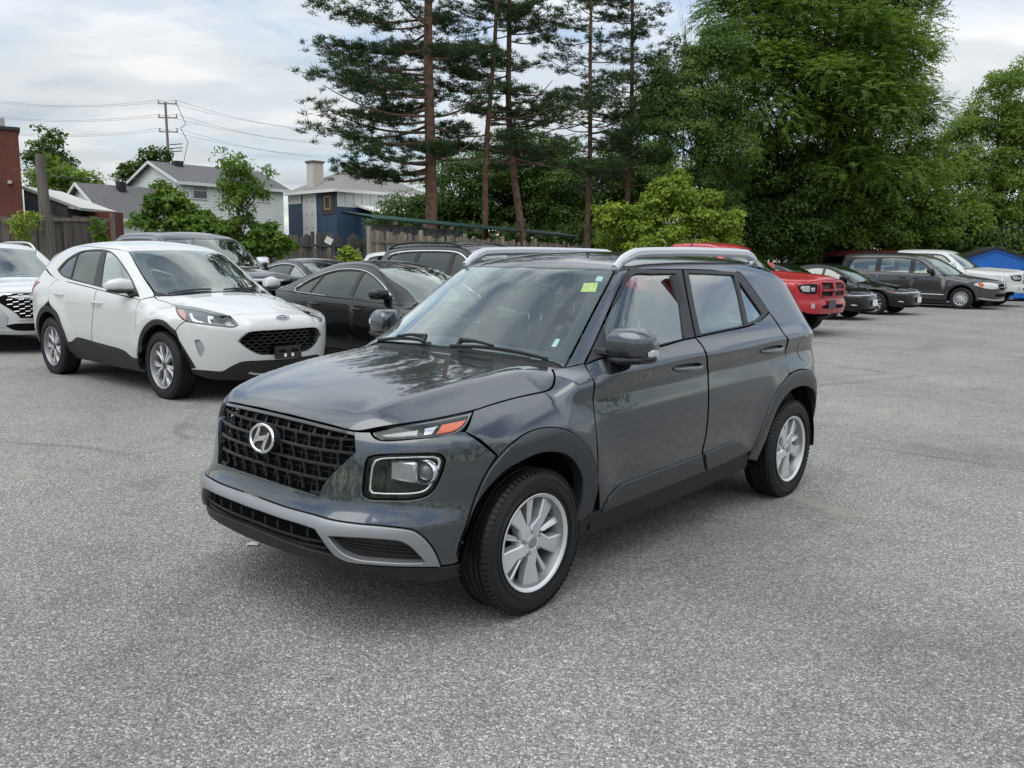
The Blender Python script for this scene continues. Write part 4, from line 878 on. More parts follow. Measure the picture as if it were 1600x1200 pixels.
    for pp, do in (((142.5, 471.5), (160, 474)), fd), (((84.5, 458), (99.5, 461)), rd):
        a, b = px(pp); t_ = np.linspace(0, 1, 10)[:, None]; q = B.project(a*(1-t_)+b*t_); Q = q+B.normal(q)*.032*np.sin(np.pi*t_)**.45
        for d_, s_ in ((do[0], 1), (do[1], -1)): MB().tube(Q*[1, s_, 1], .014*(.6+.4*np.sin(np.pi*t_[:, 0])), 8, sq=(.8, 1.1)).build('door_handle', M_WHITE, d_, smooth=True)
    # fender, quarter, sill cladding, arches
    archo = [(215.5, 556), (216.3, 533), (222, 515.6), (231.6, 504), (243, 499.3), (256.5, 502), (270, 513.7), (279.5, 531), (287, 554), (293, 577)]
    fen = np.concatenate([px([(241, 464.5), (248, 469), (262, 473), (274, 478), (275.5, 485), (280.5, 494.5), (289, 502), (280, 508), (274, 517)]), px(archo[6::-1][0:]), px([(213.2, 545), (212, 508), (214, 478), (219, 469)])])
    panel(B, 'fender', fen, Ortho(B, (-.3, .85, .4)), M_WHITE, car, mirror=True, grid=.035)
    B_in = B.side(B.px([(221, 548), (221.5, 535), (227, 521), (237.5, 510.5), (246, 507.5), (256.5, 511), (268, 523), (276, 538.6), (283.3, 561.6), (287, 577)], plane=(1, .925))[:, [0, 2]], 1)
    panel(B, 'arch_cladding', np.concatenate([px(archo), B_in[::-1]]), SR, M_BLACK, car, off=.008, depth=.06, bev=.006, mirror=True, grid=.04)
    ra_o = [(2.71+.50*math.cos(a), .35+.50*math.sin(a)) for a in np.linspace(R(-5), R(185), 14)]; ra_i = [(2.71+.425*math.cos(a), .35+.425*math.sin(a)) for a in np.linspace(R(185), R(-5), 14)]
    panel(B, 'arch_cladding', B.side(ra_o+ra_i, 1), SR, M_BLACK, car, off=.008, depth=.06, bev=.006, mirror=True, grid=.05)
    sill = np.concatenate([px([(104, 535.2), (111, 535.2), (118.6, 528.8), (124.3, 528.6), (143.5, 533.5), (168, 540.6), (193.3, 548.6), (206.5, 559.2), (215.5, 561.2), (220, 577)]), B.side([(.45, .23), (1.3, .23), (2.2, .24)], 1)])
    panel(B, 'sill_cladding', sill, SR, M_BLACK, car, off=.006, depth=.05, bev=.005, mirror=True, grid=.05)
    quarter = np.concatenate([px([(89, 436.5), (78, 446.5), (75.5, 470)]), B.side([(2.71+.50*math.cos(a), .35+.50*math.sin(a)) for a in np.linspace(R(80), R(0), 8)]+[(3.3, .40), (3.40, .60), (3.42, .9), (3.36, 1.1), (3.22, 1.29), (2.9, 1.23)], 1)])
    panel(B, 'quarter_panel', quarter, Ortho(B, (.2, .9, .3)), M_WHITE, car, mirror=True, grid=.045)
    # front fascia
    gr_half = np.concatenate([chain0(px([(371.5, 532.8), (378, 526), (386, 520.5), (400, 517.9), (425, 516.2), (452.5, 514.7), (499, 513.5)]))[::-1], chain0(px([(371.5, 532.8), (385, 544), (405, 553.5), (418, 554), (440, 552.8), (471.8, 550)]))[1:]])
    lowe = chain0(px([(293, 577), (320, 579), (347.5, 580.5), (358, 574.8), (372, 567.8), (382.5, 565), (405, 563.8), (431.5, 562.5), (470, 560)]))
    fas = np.concatenate([hf[::-1], px([(362, 496), (373.5, 508.2), (365, 511.4), (344, 510.4), (312.5, 506.2), (290, 502.5), (280.5, 508.5), (274.5, 517.5), (279.5, 531), (287, 554)]), lowe])
    fog = px([(304, 532), (311, 531), (317, 538), (319, 546), (317, 554), (313.4, 559), (309.9, 552), (306.4, 541.5)])
    gfull = np.concatenate([gr_half, (gr_half*[1, -1, 1])[::-1][1:-1]])
    panel(B, 'front_bumper', fas, FR, M_WHITE, car, holes=[gfull, fog], sym=True, grid=.035, depth=.05)
    panel(B, 'fog_lamp', fog, FR, MATS['lamp_optic'], car, off=-.018, depth=0, gap=-.004, mirror=True, grid=.04)
    gk = panel(B, 'grille', gr_half, FR, M_VOID, car, sym=True, off=-.06, depth=0, gap=-.01, grid=.08)[0]
    gp = FR.to2(gfull)
    for i, z in enumerate(np.arange(.50, .76, .034)):
        ys = np.linspace(-.66, .66, 140); yz = np.stack([ys, z+.007*np.sign(np.sin(ys/.09*2*math.pi+math.pi*(i % 2)))*np.abs(np.sin(ys/.09*2*math.pi))**.5], -1); p = B.front(yz); ins = inside(gp, FR.to2(p))
        if ins.sum() > 6: q = p[ins]; MB().tube(q-B.normal(q)*.022, .0085, 6, sq=(1.2, .8)).build('grille_bar', M_BLACKG, gk, smooth=True)
    panel(B, 'grille_surround', gr_half, FR, M_CHROME, car, holes=[np.concatenate([gr_half, (gr_half*[1, -1, 1])[::-1][1:-1]])*[1, .978, 1]*[1, 1, .975]+[0, 0, .0155]], sym=True, off=.001, depth=.02, gap=.002, bev=.002, grid=.04)
    vb = B.front([(0, .22), (.4, .225), (.62, .235)]); ve = B.side([(-.56, .25)], 1)
    panel(B, 'bumper_valance', np.concatenate([lowe[::-1], px([(293.5, 580)]), ve, vb[::-1]]), FR, M_BLACK, car, sym=True, grid=.05, depth=.03)
    sk = B.front([(0, .275), (.30, .275), (.40, .30), (.38, .315), (.28, .295), (0, .295)]); panel(B, 'skid_trim', sk, FR, M_SILVER, car, sym=True, off=.012, depth=.02, grid=.04)
    # headlamps
    lch = Ortho(B, (-.7, .65, .2)); h3 = px(hl)
    panel(B, 'headlamp', h3, lch, mat('lamp_dark', (.05, .05, .055), .3), car, off=-.035, depth=0, gap=-.005, mirror=True, grid=.05)
    panel(B, 'headlamp_lens', h3, lch, M_LENS, car, off=.001, depth=.004, gap=.003, mirror=True, grid=.05)
    panel(B, 'lamp_reflector', px([(276, 481), (287.5, 482.5), (291, 491), (290, 498), (284, 495), (279, 489)]), lch, mat('amber_soft', (.55, .20, .12), .3, coat=.5), car, off=-.008, depth=.01, mirror=True, grid=.05)
    for pts in ([(295, 488), (300, 486.5), (303, 494), (311, 499), (317, 500), (318, 503), (303, 500.5), (298, 496)], [(324, 491), (334, 492), (333, 496), (328, 496), (331, 503.5), (326.5, 503.5), (324, 496)]):
        panel(B, 'lamp_guide', px(pts), lch, mat('lamp_white', (.85, .86, .88), .25), car, off=-.014, depth=.01, mirror=True, grid=.05)
    panel(B, 'lamp_guide', px([(350, 503), (358, 499.5), (369, 507.5), (356, 508.5)]), lch, MATS['lamp_optic'], car, off=-.014, depth=.01, mirror=True, grid=.05)
    # emblem (oval, script letters) and plate holder
    e = B.front([(0, .855)])[0]; n = B.normal(e[None])[0]; Me = frame_at(e+n*.001, n)
    ov = MB(); ov.prism([(.088*math.cos(a), .035*math.sin(a)) for a in np.linspace(0, 2*math.pi, 41)[:-1]], 0, .007); eo = ov.build('emblem', M_CHROME, car, bevel=.002); eo.matrix_local = Me
    ov = MB(); ov.prism([(.079*math.cos(a), .028*math.sin(a)) for a in np.linspace(0, 2*math.pi, 41)[:-1]], .0072, .0085); ov.build('emblem_field', mat('emblem_blue', (.03, .035, .06), .3), eo)
    text_mesh('emblem_lettering', 'Ford', .052, M_CHROME, eo, Matrix.Translation((0, 0, .0105)), .0012, 1.25)
    pc = B.front([(0, .50)])[0]; pl = MB(); pl.box((0, 0, .028), (.31, .13, .012)); pl.box((-.145, 0, .012), (.016, .12, .03)); pl.box((.145, 0, .012), (.016, .12, .03)); po = pl.build('plate_holder', M_BLACK, car, bevel=.004); po.matrix_local = frame_at(pc+[-.02, 0, 0], (-1, 0, .08))
    for xh in (-.045, .045): rbox('plate_bolt_slot', (xh, -.03, .0352), (.03, .034, .002), M_PLATE, po, .001)
    for xh in (-.075, .075): rbox('plate_hole', (xh, .015, .0352), (.085, .03, .002), M_VOID, po, .001)
    # rear
    RR = Azi(B, (2.3, 0, .8), (1, 0, 0))
    tg = np.concatenate([B.rear([(0, .60), (.5, .60), (.72, .7), (.74, 1.0), (.66, 1.2)]), B.side([(3.2, 1.31)], 1), B.top([(3.17, .45), (3.33, .25), (3.36, 0)])])
    rgl = B.rear([(0, 1.14), (.5, 1.15), (.56, 1.2), (.45, 1.44), (0, 1.50)]); panel(B, 'tailgate', tg, RR, M_WHITE, car, holes=[np.concatenate([rgl, (rgl*[1, -1, 1])[::-1][1:-1]])], sym=True, grid=.06)
    panel(B, 'rear_window', rgl, RR, M_TINT, car, sym=True, off=-.004, depth=0, gap=0, grid=.08)
    tl = np.concatenate([B.side([(3.10, 1.13), (3.26, 1.14), (3.40, 1.05), (3.43, .93), (3.34, 1.0), (3.24, 1.06)], 1)]); panel(B, 'tail_lamp', tl, Ortho(B, (.4, .9, .1)), M_RED, car, off=.01, depth=.02, mirror=True, grid=.05)
    rb = np.concatenate([B.rear([(0, .25), (.6, .26)]), B.side([(3.22, .30), (3.3, .40), (3.40, .60), (3.43, .9)], 1), B.rear([(.73, .69), (.5, .59), (0, .59)])]); panel(B, 'rear_bumper', rb, RR, M_WHITE, car, sym=True, grid=.07)
    # mirrors, wipers
    mc = B.px([(184, 446)], plane=(1, .97))[0]; sail = px([(209, 459)])[0]
    for s_ in (1, -1):
        Y = np.array([1, s_, 1]); c = mc
        def blobm(name, rings, m, par): return blob(name, [(np.array(q)*Y, np.array(u)*Y, np.array(v)*Y) for q, u, v in rings], m, par, n=24, pw=2.4)
        sh = blobm('door_mirror', [((c[0]-.03, c[1]-.14, c[2]-.02), (.03, 0, 0), (0, 0, .03)), ((c[0]-.01, c[1]-.12, c[2]), (.07, 0, 0), (0, 0, .058)), ((c[0], c[1]-.03, c[2]+.01), (.08, 0, 0), (0, 0, .07)), ((c[0]+.03, c[1]+.07, c[2]), (.07, 0, 0), (0, 0, .058)), ((c[0]+.05, c[1]+.12, c[2]-.01), (.03, 0, 0), (0, 0, .028))], M_WHITE, car)
        blobm('mirror_base', [((c[0]-.02, c[1]-.13, c[2]-.065), (.06, 0, 0), (0, 0, .02)), ((c[0]+.0, c[1], c[2]-.065), (.08, 0, 0), (0, 0, .022)), ((c[0]+.03, c[1]+.09, c[2]-.05), (.05, 0, 0), (0, 0, .015))], M_BLACK, sh)
        MB().tube(np.array([(c[0]-.03, c[1]-.11, c[2]-.065), (sail[0], sail[1]+.03, sail[2]-.02), (sail[0]-.02, sail[1]-.02, sail[2])])*Y, [.03, .035, .04], 8, sq=(1.2, .8)).build('mirror_arm', M_BLACK, sh, smooth=True)
    for (x0, y0, x1, y1) in ((.40, .58, .31, .12), (.29, -.02, .38, -.5)):
        q = B.top(np.stack([np.linspace(x0, x1, 12), np.linspace(y0, y1, 12)], -1)); q = q+B.normal(q)*.015; MB().tube(q, .009, 6).build('wiper', M_BLACK, car, smooth=True)
    # interior
    rbox('dashboard', (.66, 0, .94), (.5, 1.4, .28), M_DASH, car, .06); steering(car, (1.02, -.38, .98))
    ms_ = mat('grey_seat', (.12, .12, .115), .85)
    for y in (-.38, .38): seat(car, 1.50, y, .52, zs=.48, zb=1.18, m=ms_)
    seat(car, 2.45, 0, 1.3, zs=.5, zb=1.12, head=False, m=ms_)
    for y in (-.38, .38): blob('headrest', [((2.6, y, 1.12), (.05, 0, 0), (0, .11, 0)), ((2.62, y, 1.17), (.055, 0, 0), (0, .125, 0)), ((2.64, y, 1.26), (.045, 0, 0), (0, .11, 0))], ms_, car)
    rbox('floor_pan', (1.4, 0, .32), (2.1, 1.6, .14), M_UNDER, car, .02); rbox('engine_bay', (-.1, 0, .55), (1.0, 1.1, .66), M_UNDER, car, .02); rbox('rear_floor', (2.85, 0, .45), (1.0, 1.1, .36), M_UNDER, car, .02); rbox('cowl_box', (.38, 0, .82), (.2, 1.5, .34), M_UNDER, car, .02)
    for s_ in (-1, 1): rbox('door_trim', (1.62, s_*.795, .70), (1.8, .06, .70), M_DASH, car, .02)
    for xa in (0, 2.71):
        for s_ in (-1, 1):
            wheel_well(car, xa, .35, .44, .54, .87, s_); wheel(car, xa, s_*(.90-.1125), .352, .354, .236, .225, 'split10', s_)
escape()
# ------------------------------------------------------------------ the other parked vehicles
def vehicle(name, label, cat, pose, sp_, pm, wheels, group=None, glass_f=None, glass_r=None, chrome=False, lamps=True):
    """sp_: shape dictionary in car coordinates; pm: paint material"""
    g = sp_; WB = g['wb']
    def arch(x, z):
        o = 0
        for xa in (0., WB):
            r = np.sqrt((x-xa)**2+(z-wheels[0])**2); o = o+g.get('flare', .015)*np.exp(-((r-wheels[0]-.12)/.11)**2)*np.clip((z-.25)/.2, 0, 1)
        return o
    B = Body(pose, H=g['H'], crown=g['crown'], S=g['S'], plan=g['plan'], F=g['F'], R_=g['R'], fa=g.get('fa', (.5, 3.2)), ra=g.get('ra', (.3, 3.5)), cs=g.get('cs'), upper=g.get('upper'), kHW=g.get('kHW', .10), kF=g.get('kF', .14), kHF=g.get('kHF', .06), bumps=[arch], rise=g.get('rise', .02), rx=1.4, hs=g.get('hs', .02), hood=g.get('hood'))
    B.yaw, B.tx, B.ty = pose
    car = empty(name, (pose[1], pose[2], 0), pose[0], label, cat, group)
    SR = Ortho(B, (0, 1, 0), far=3.); FR = Azi(B, (.2, 0, .62), (-1, 0, 0)); TP = Ortho(B, (0, 0, 1), up=(1, 0, 0)); HD = Azi(B, (-.05, 0, .3), (0, 0, 1), up=(1, 0, 0)); RR = Azi(B, (WB-.3, 0, .7), (1, 0, 0))
    G = .075; sd_ = lambda p: B.side(p, 1)
    Rw = wheels[0]+g.get('gap', .075); zs = g['sill']
    def zb(x):
        z = np.full_like(x, zs)
        for xa in (0., WB): d = np.abs(x-xa); z = np.where(d < Rw, np.maximum(z, wheels[0]+np.sqrt(np.maximum(Rw**2-d**2, 0))*1.0), z)
        return z
    tl = np.array(g['top']); topz = lambda x: np.interp(x, tl[:, 0], tl[:, 1])        # upper edge of the body side (hood edge, belt)
    def side_poly(xa, xb):
        xs = np.linspace(xa, xb, max(3, int((xb-xa)/.14)+2)); up = np.stack([xs, topz(xs)], -1)
        bx_ = [x for x in np.linspace(xa, xb, max(4, int((xb-xa)/.05)+2))]
        for xa_ in (0., WB):
            for e in (-Rw, Rw):
                if xa < xa_+e < xb: bx_ += [xa_+e-.001, xa_+e+.001]
        bx_ = np.array(sorted(bx_)); lo = np.stack([bx_, zb(bx_)], -1)
        return np.concatenate([up, lo[::-1]])
    xf = g['seam']; xr = g['rseam']; cuts = [xf]+g['doors']+[xr]; names = ['fender']+(['front_door', 'rear_door'] if len(g['doors']) == 3 else ['front_door'])+['quarter_panel']
    P = {}
    for n_, a, b in zip(names, cuts[:-1], cuts[1:]): P[n_] = panel(B, n_, sd_(side_poly(a, b)), SR, pm, car, mirror=True, grid=G, step=.045, gap=.008, smooth=False)
    # upper side: pillars with window opening
    dlo = sd_(g['dlo']); wins = [sd_(w) for w in g['wins']]
    up_t = np.array(g['uptop']); bel = np.array([(x, topz(x)) for x in np.linspace(up_t[-1][0], up_t[0][0], 14)])
    upo = np.concatenate([sd_(up_t), sd_(bel)])
    panel(B, 'roof_side', upo, Ortho(B, (0, .85, .5)), pm, car, holes=[dlo], mirror=True, grid=G, step=.06, gap=.004)
    fr_ = panel(B, 'window_frame', dlo, SR, M_TRIMB, car, holes=wins, off=-.004, depth=.01, gap=.001, mirror=True, grid=G, step=.06)
    for i, w in enumerate(wins):
        gm = (glass_f or M_GLASS) if i == 0 else (glass_r or M_TINT); par = P['front_door'] if i == 0 else P.get('rear_door', P['front_door']) if i == 1 else (car, True)
        panel(B, 'window', w, SR, gm, par[0], off=-.012, depth=0, gap=-.006, mirror=par[1], grid=.15, step=.06)
    if chrome:
        q = spline(dlo, n=4, closed=True); q = B.project(q); q = q+B.normal(q)*.004; q = np.concatenate([q, q[:1]])
        for s_ in (1, -1): MB().tube(q*[1, s_, 1], chrome if isinstance(chrome, float) else .009, 5, cap=False).build('window_trim', M_CHROME, fr_[0 if s_ > 0 else 1], smooth=True)
    # hood, windscreen, roof, rear glass / deck, all meeting the side pieces
    xs = np.linspace(xf, g['cowl'], 9); he = sd_(np.stack([xs, topz(xs)+.004], -1))
    nose = B.front(g['nose'])            # hood front edge, centre outwards (y,z)
    cy = he[-1][1]; cc = g['cowlc']; cowl = B.top([(cc+(g['cowl']-cc)*t*t, cy*t) for t in (.85, .65, .4, 0)])
    panel(B, 'hood', np.concatenate([nose, he, cowl]), HD, pm, car, sym=True, grid=G, step=.06, gap=.008, depth=.03)
    wl = sd_(g['uptop'][:g['nA']]); xt = g['wtop']; wl = wl-[0, .004, 0]
    wt = B.top([(xt+(wl[-1][0]-xt)*t*t, wl[-1][1]*t) for t in (.8, .5, 0)]); wb = B.top([(cc+.02+(wl[0][0]-cc-.02)*t*t, wl[0][1]*t) for t in (0, .4, .65, .9)])
    panel(B, 'windscreen', np.concatenate([wb, wl, wt]), TP, M_WSHIELD, car, sym=True, grid=.1, step=.06, depth=.004, gap=.006)
    b_in = np.concatenate([wb, wl, wt]); c_ = b_in.mean(0)*[1, 0, 1]; hi = B.top(((b_in-c_)*[.86, .90, 1]+c_)[:, :2]); hi[0, 1] = 0; hi[-1, 1] = 0
    panel(B, 'windscreen_border', b_in, TP, MATS['frit_black'], car, holes=[np.concatenate([hi, (hi*[1, -1, 1])[::-1][1:-1]])], sym=True, off=-.006, depth=0, grid=.1, step=.08)
    ue = sd_(g['uptop'][g['nA']-1:g['nC']]); xe = g['rend']; re_ = B.top([(xe+(ue[-1][0]-xe)*t*t, ue[-1][1]*t) for t in (.8, .5, 0)])
    panel(B, 'roof', np.concatenate([wt[::-1], ue, re_]), Azi(B, ((xt+xe)/2, 0, .5), (0, 0, 1), up=(1, 0, 0)), g.get('roofm', pm), car, sym=True, grid=G, step=.08, gap=.006)
    if g.get('deck'):      # sedans: sloping rear window and boot lid
        dk = sd_(g['uptop'][g['nC']-1:]); xb = g['deck']; rb_ = B.top([(xb+(dk[-1][0]-xb)*t*t, dk[-1][1]*t) for t in (.8, .5, 0)])
        panel(B, 'rear_window', np.concatenate([re_[::-1], dk, rb_]), TP, M_TINT, car, sym=True, grid=.12, step=.08, gap=.006, depth=.004)
        xs = np.linspace(dk[-1][0], xr, 5); be = sd_(np.stack([xs, topz(xs)+.003], -1)); lidr = B.rear([(0, g['lid'])])*[1, 0, 1]
        panel(B, 'boot_lid', np.concatenate([rb_[::-1], be, B.rear([(.55, g['lid']), (.3, g['lid']), (0, g['lid'])])]), Azi(B, (WB-.1, 0, .4), (.5, 0, 1), up=(1, 0, 0)), pm, car, sym=True, grid=G, step=.08)
        zt = g['lid']
    elif not g.get('bed'):
        hz = g['uptop'][-1]; tg = np.concatenate([B.rear([(0, .62), (.6, .62), (.70, .7)]), sd_([(xr, .8), (xr, topz(xr)), (hz[0]+.005, hz[1])]), sd_(g['uptop'][g['nC']-1:][::-1]), re_])
        rg = B.rear([(0, g['rw'][0]), (.5, g['rw'][0]), (.56, g['rw'][0]+.05), (.5, g['rw'][1]-.06), (0, g['rw'][1])])
        panel(B, 'tailgate', tg, RR, pm, car, holes=[np.concatenate([rg, (rg*[1, -1, 1])[::-1][1:-1]])], sym=True, grid=.1, step=.08)
        panel(B, 'rear_window', rg, RR, glass_r or M_TINT, car, sym=True, off=-.004, depth=0, grid=.15, step=.08); zt = .6
    else: zt = .8
    rbp = np.concatenate([B.rear([(0, zs), (.6, zs)]), sd_([(xr-.01, zs+.02), (xr, .45), (xr, zt)]), B.rear([(.6, zt), (0, zt)])])
    panel(B, 'rear_bumper', rbp, RR, pm, car, sym=True, grid=.12, step=.08)
    # front fascia
    zf = np.linspace(topz(xf), zb(np.array([xf]))[0], 7); sm = sd_(np.stack([np.full(7, xf), zf], -1))
    lowx = np.array(g['low']); fas = np.concatenate([nose, sm, B.front(lowx[::-1])])
    panel(B, 'front_bumper', fas, FR, pm, car, sym=True, grid=G, step=.05, depth=.04, gap=.008)
    if g.get('valance') is not None:
        va = B.front(g['valance']); panel(B, 'bumper_valance', va, FR, M_BLACK, car, sym=True, off=.004, grid=.1, step=.06)
    for it in g.get('front', ()):        # overlays: (name, kind, points, material, off)
        nm, kd, pts, m_, off = it; pt3 = B.front(pts) if kd in ('sym', 'lr') else sd_(pts) if kd == 'side' else B.px(pts)
        if kd == 'sym': panel(B, nm, pt3, FR, m_, car, sym=True, off=off, depth=.02, grid=.1, step=.05, gap=.002)
        else: panel(B, nm, pt3, Ortho(B, (-.7, .65, .2)) if kd != 'side' else SR, m_, car, off=off, depth=.02, mirror=True, grid=.08, step=.04, gap=.002)
    for z, y0, y1, r_, m_ in g.get('bars', ()):
        q = B.front([(y, z) for y in np.linspace(y0, y1, 16)]); q = q+B.normal(q)*.012; MB().tube(q, r_, 6, sq=(1.3, .8)).build('grille_bar', m_, car, smooth=True)
    for y, z0, z1, r_, m_ in g.get('posts', ()):
        q = B.front([(y, z) for z in np.linspace(z0, z1, 8)]); q = q+B.normal(q)*.016; MB().tube(q, r_, 6, sq=(1., 1.)).build('grille_post', m_, car, smooth=True)
    # sill
    panel(B, 'sill', sd_([(Rw+.02, zs-.006), (WB-Rw-.02, zs-.006), (WB-Rw-.02, zs-.09), (Rw+.02, zs-.09)]), SR, M_BLACK, car, mirror=True, grid=.15, step=.1)
    # handles, mirrors
    for (x, z), par in zip(g['handles'], (P['front_door'], P.get('rear_door', P['front_door']))):
        a, b = sd_([(x, z), (x+.19, z+.01)]); t_ = np.linspace(0, 1, 8)[:, None]; q = B.project(a*(1-t_)+b*t_); Q = q+B.normal(q)*.03*np.sin(np.pi*t_)**.45
        for k, s_ in ((0, 1), (1, -1)): MB().tube(Q*[1, s_, 1], .014, 6, sq=(.8, 1.1)).build('door_handle', g.get('handlem', pm), par[k], smooth=True)
    mx, mz, mw, mh = g['mirror']; base = sd_([(mx-.02, mz-.03)])[0]
    for s_ in (1, -1):
        Y = np.array([1, s_, 1]); c = np.array([mx, base[1]+.13, mz+.01])
        def blobm(nm, rings, m_, par): return blob(nm, [(np.array(q)*Y, np.array(u)*Y, np.array(v)*Y) for q, u, v in rings], m_, par, n=16, pw=2.8)
        sh = blobm('door_mirror', [((c[0]-.02, c[1]-mw*.95, c[2]), (.03, 0, 0), (0, 0, mh*.5)), ((c[0], c[1]-mw*.8, c[2]), (.07, 0, 0), (0, 0, mh*.92)), ((c[0]+.015, c[1]+mw*.4, c[2]), (.075, 0, 0), (0, 0, mh)), ((c[0]+.04, c[1]+mw*.85, c[2]), (.055, 0, 0), (0, 0, mh*.8)), ((c[0]+.05, c[1]+mw, c[2]), (.02, 0, 0), (0, 0, mh*.4))], g.get('mirrorm', pm), car)
        MB().tube(np.array([c+[-.01, -mw*.5, -mh*.8], base+[0, .02, 0], base-[0, .03, 0]])*Y, [.03, .035, .04], 6, sq=(1.3, .8)).build('mirror_arm', M_BLACK, sh, smooth=True)
    # interior and underside
    sx_ = g['doors'][0]+.95; sz = g.get('seatz', .5); rz_ = g['roofz']-.36
    rbox('dashboard', (g['doors'][0]+.05, 0, topz(g['doors'][0])-.16), (.5, 1.3, .24), M_DASH, car, .06); steering(car, (g['doors'][0]+.45, -.38, topz(g['doors'][0])-.10))
    for y in (-.38, .38): seat(car, sx_, y, .5, zs=sz, zb=rz_-.10)
    if len(g['doors']) == 3: seat(car, sx_+.95, 0, 1.25, zs=sz, zb=rz_-.12, head=False)
    w2 = g['S'][3][1]*2-.18
    rbox('floor_pan', (WB/2, 0, zs+.02), (WB-2*Rw, w2, .12), M_UNDER, car, .02); rbox('engine_bay', (-.02, 0, zs+.30), (1.0, 1.1, .5), M_UNDER, car, .02); rbox('rear_floor', (WB, 0, zs+.18), (1.0, 1.1, .30), M_UNDER, car, .02)
    dh = topz(g['doors'][0])-zs-.10
    for s_ in (1, -1): rbox('door_trim', (sx_+.15, s_*(.5*w2+.02), zs+.02+dh/2), (1.7, .05, dh-.02), M_DASH, car, .02)
    yw = g['yw']
    for xa in (0, WB):
        for s_ in (-1, 1): wheel_well(car, xa, wheels[0], Rw, .54, yw-.02, s_); wheel(car, xa, s_*(yw-wheels[2]/2), wheels[0], wheels[0]+.002, wheels[1], wheels[2], wheels[3], s_)
    return car, B, P
SEDAN = dict(wb=2.75, sill=.27, flare=.014, yw=.90,
    H=[(-1.2, .45), (-.95, .66), (-.88, .70), (-.7, .75), (-.3, .83), (.2, .905), (.38, .935), (.44, .955), (.9, 1.19), (1.25, 1.335), (1.4, 1.385), (1.6, 1.43), (1.9, 1.448), (2.2, 1.435), (2.6, 1.35), (3.0, 1.21), (3.25, 1.12), (3.4, 1.09), (3.7, 1.06), (3.9, .98)],
    crown=[(-1, .05), (.4, .05), (1.2, .07), (2.4, .08), (3.7, .05)], cs=[(-.9, .08), (.3, .18), (.9, .16), (1.3, .06), (1.6, 0), (3, 0)],
    S=[(-.1, .74), (.15, .80), (.25, .85), (.4, .888), (.6, .90), (.75, .898), (.83, .893), (.90, .875), (.95, .845), (1., .815), (1.1, .755), (1.25, .655), (1.4, .54), (1.6, .38)],
    plan=[(-1.2, -.12), (-.8, -.05), (-.4, -.01), (0, 0), (2.8, 0), (3.3, -.04), (3.8, -.12)], upper=[(.4, -.03), (1.2, 0), (2., 0), (2.6, -.04), (3.3, -.1)],
    F=[(0, -.75), (.2, -.86), (.35, -.91), (.5, -.925), (.62, -.91), (.72, -.86), (.9, -.7)], R=[(0, 3.6), (.3, 3.75), (.55, 3.82), (.8, 3.83), (1., 3.80), (1.2, 3.7)], fa=(.62, 3.), kHW=.08, rise=.03,
    seam=-.50, doors=[.52, 1.52, 2.42], rseam=3.35, top=[(-.6, .745), (-.3, .80), (.2, .868), (.52, .898), (1.5, .935), (2.4, .965), (3., .995), (3.4, .99)],
    cowl=.55, cowlc=.36, nose=[(0, .695), (.3, .695), (.55, .70), (.70, .72)], wtop=1.30, nA=5, nC=8, rend=2.42, deck=3.20, lid=.80,
    uptop=[(.56, .925), (.80, 1.06), (1.0, 1.16), (1.2, 1.255), (1.38, 1.325), (1.65, 1.375), (2.1, 1.375), (2.5, 1.30), (2.9, 1.14), (3.18, 1.02)],
    dlo=[(.78, .955), (1.05, 1.12), (1.3, 1.235), (1.55, 1.305), (1.85, 1.325), (2.15, 1.305), (2.45, 1.235), (2.72, 1.125), (2.86, 1.04), (2.80, 1.0), (2.5, .985), (1.6, .955)],
    wins=[[(.86, .975), (1.08, 1.11), (1.32, 1.225), (1.52, 1.285), (1.56, 1.285), (1.56, .97)], [(1.64, .975), (1.64, 1.295), (1.85, 1.305), (2.15, 1.285), (2.36, 1.24), (2.48, 1.0)], [(2.52, 1.005), (2.41, 1.225), (2.56, 1.17), (2.72, 1.095), (2.80, 1.04), (2.76, 1.015)]],
    low=[(0, .22), (.4, .222), (.7, .24), (.82, .27)], handles=[(1.30, .815), (2.22, .845)], mirror=(.90, 1.02, .12, .065), roofz=1.44, seatz=.42,
    valance=None)
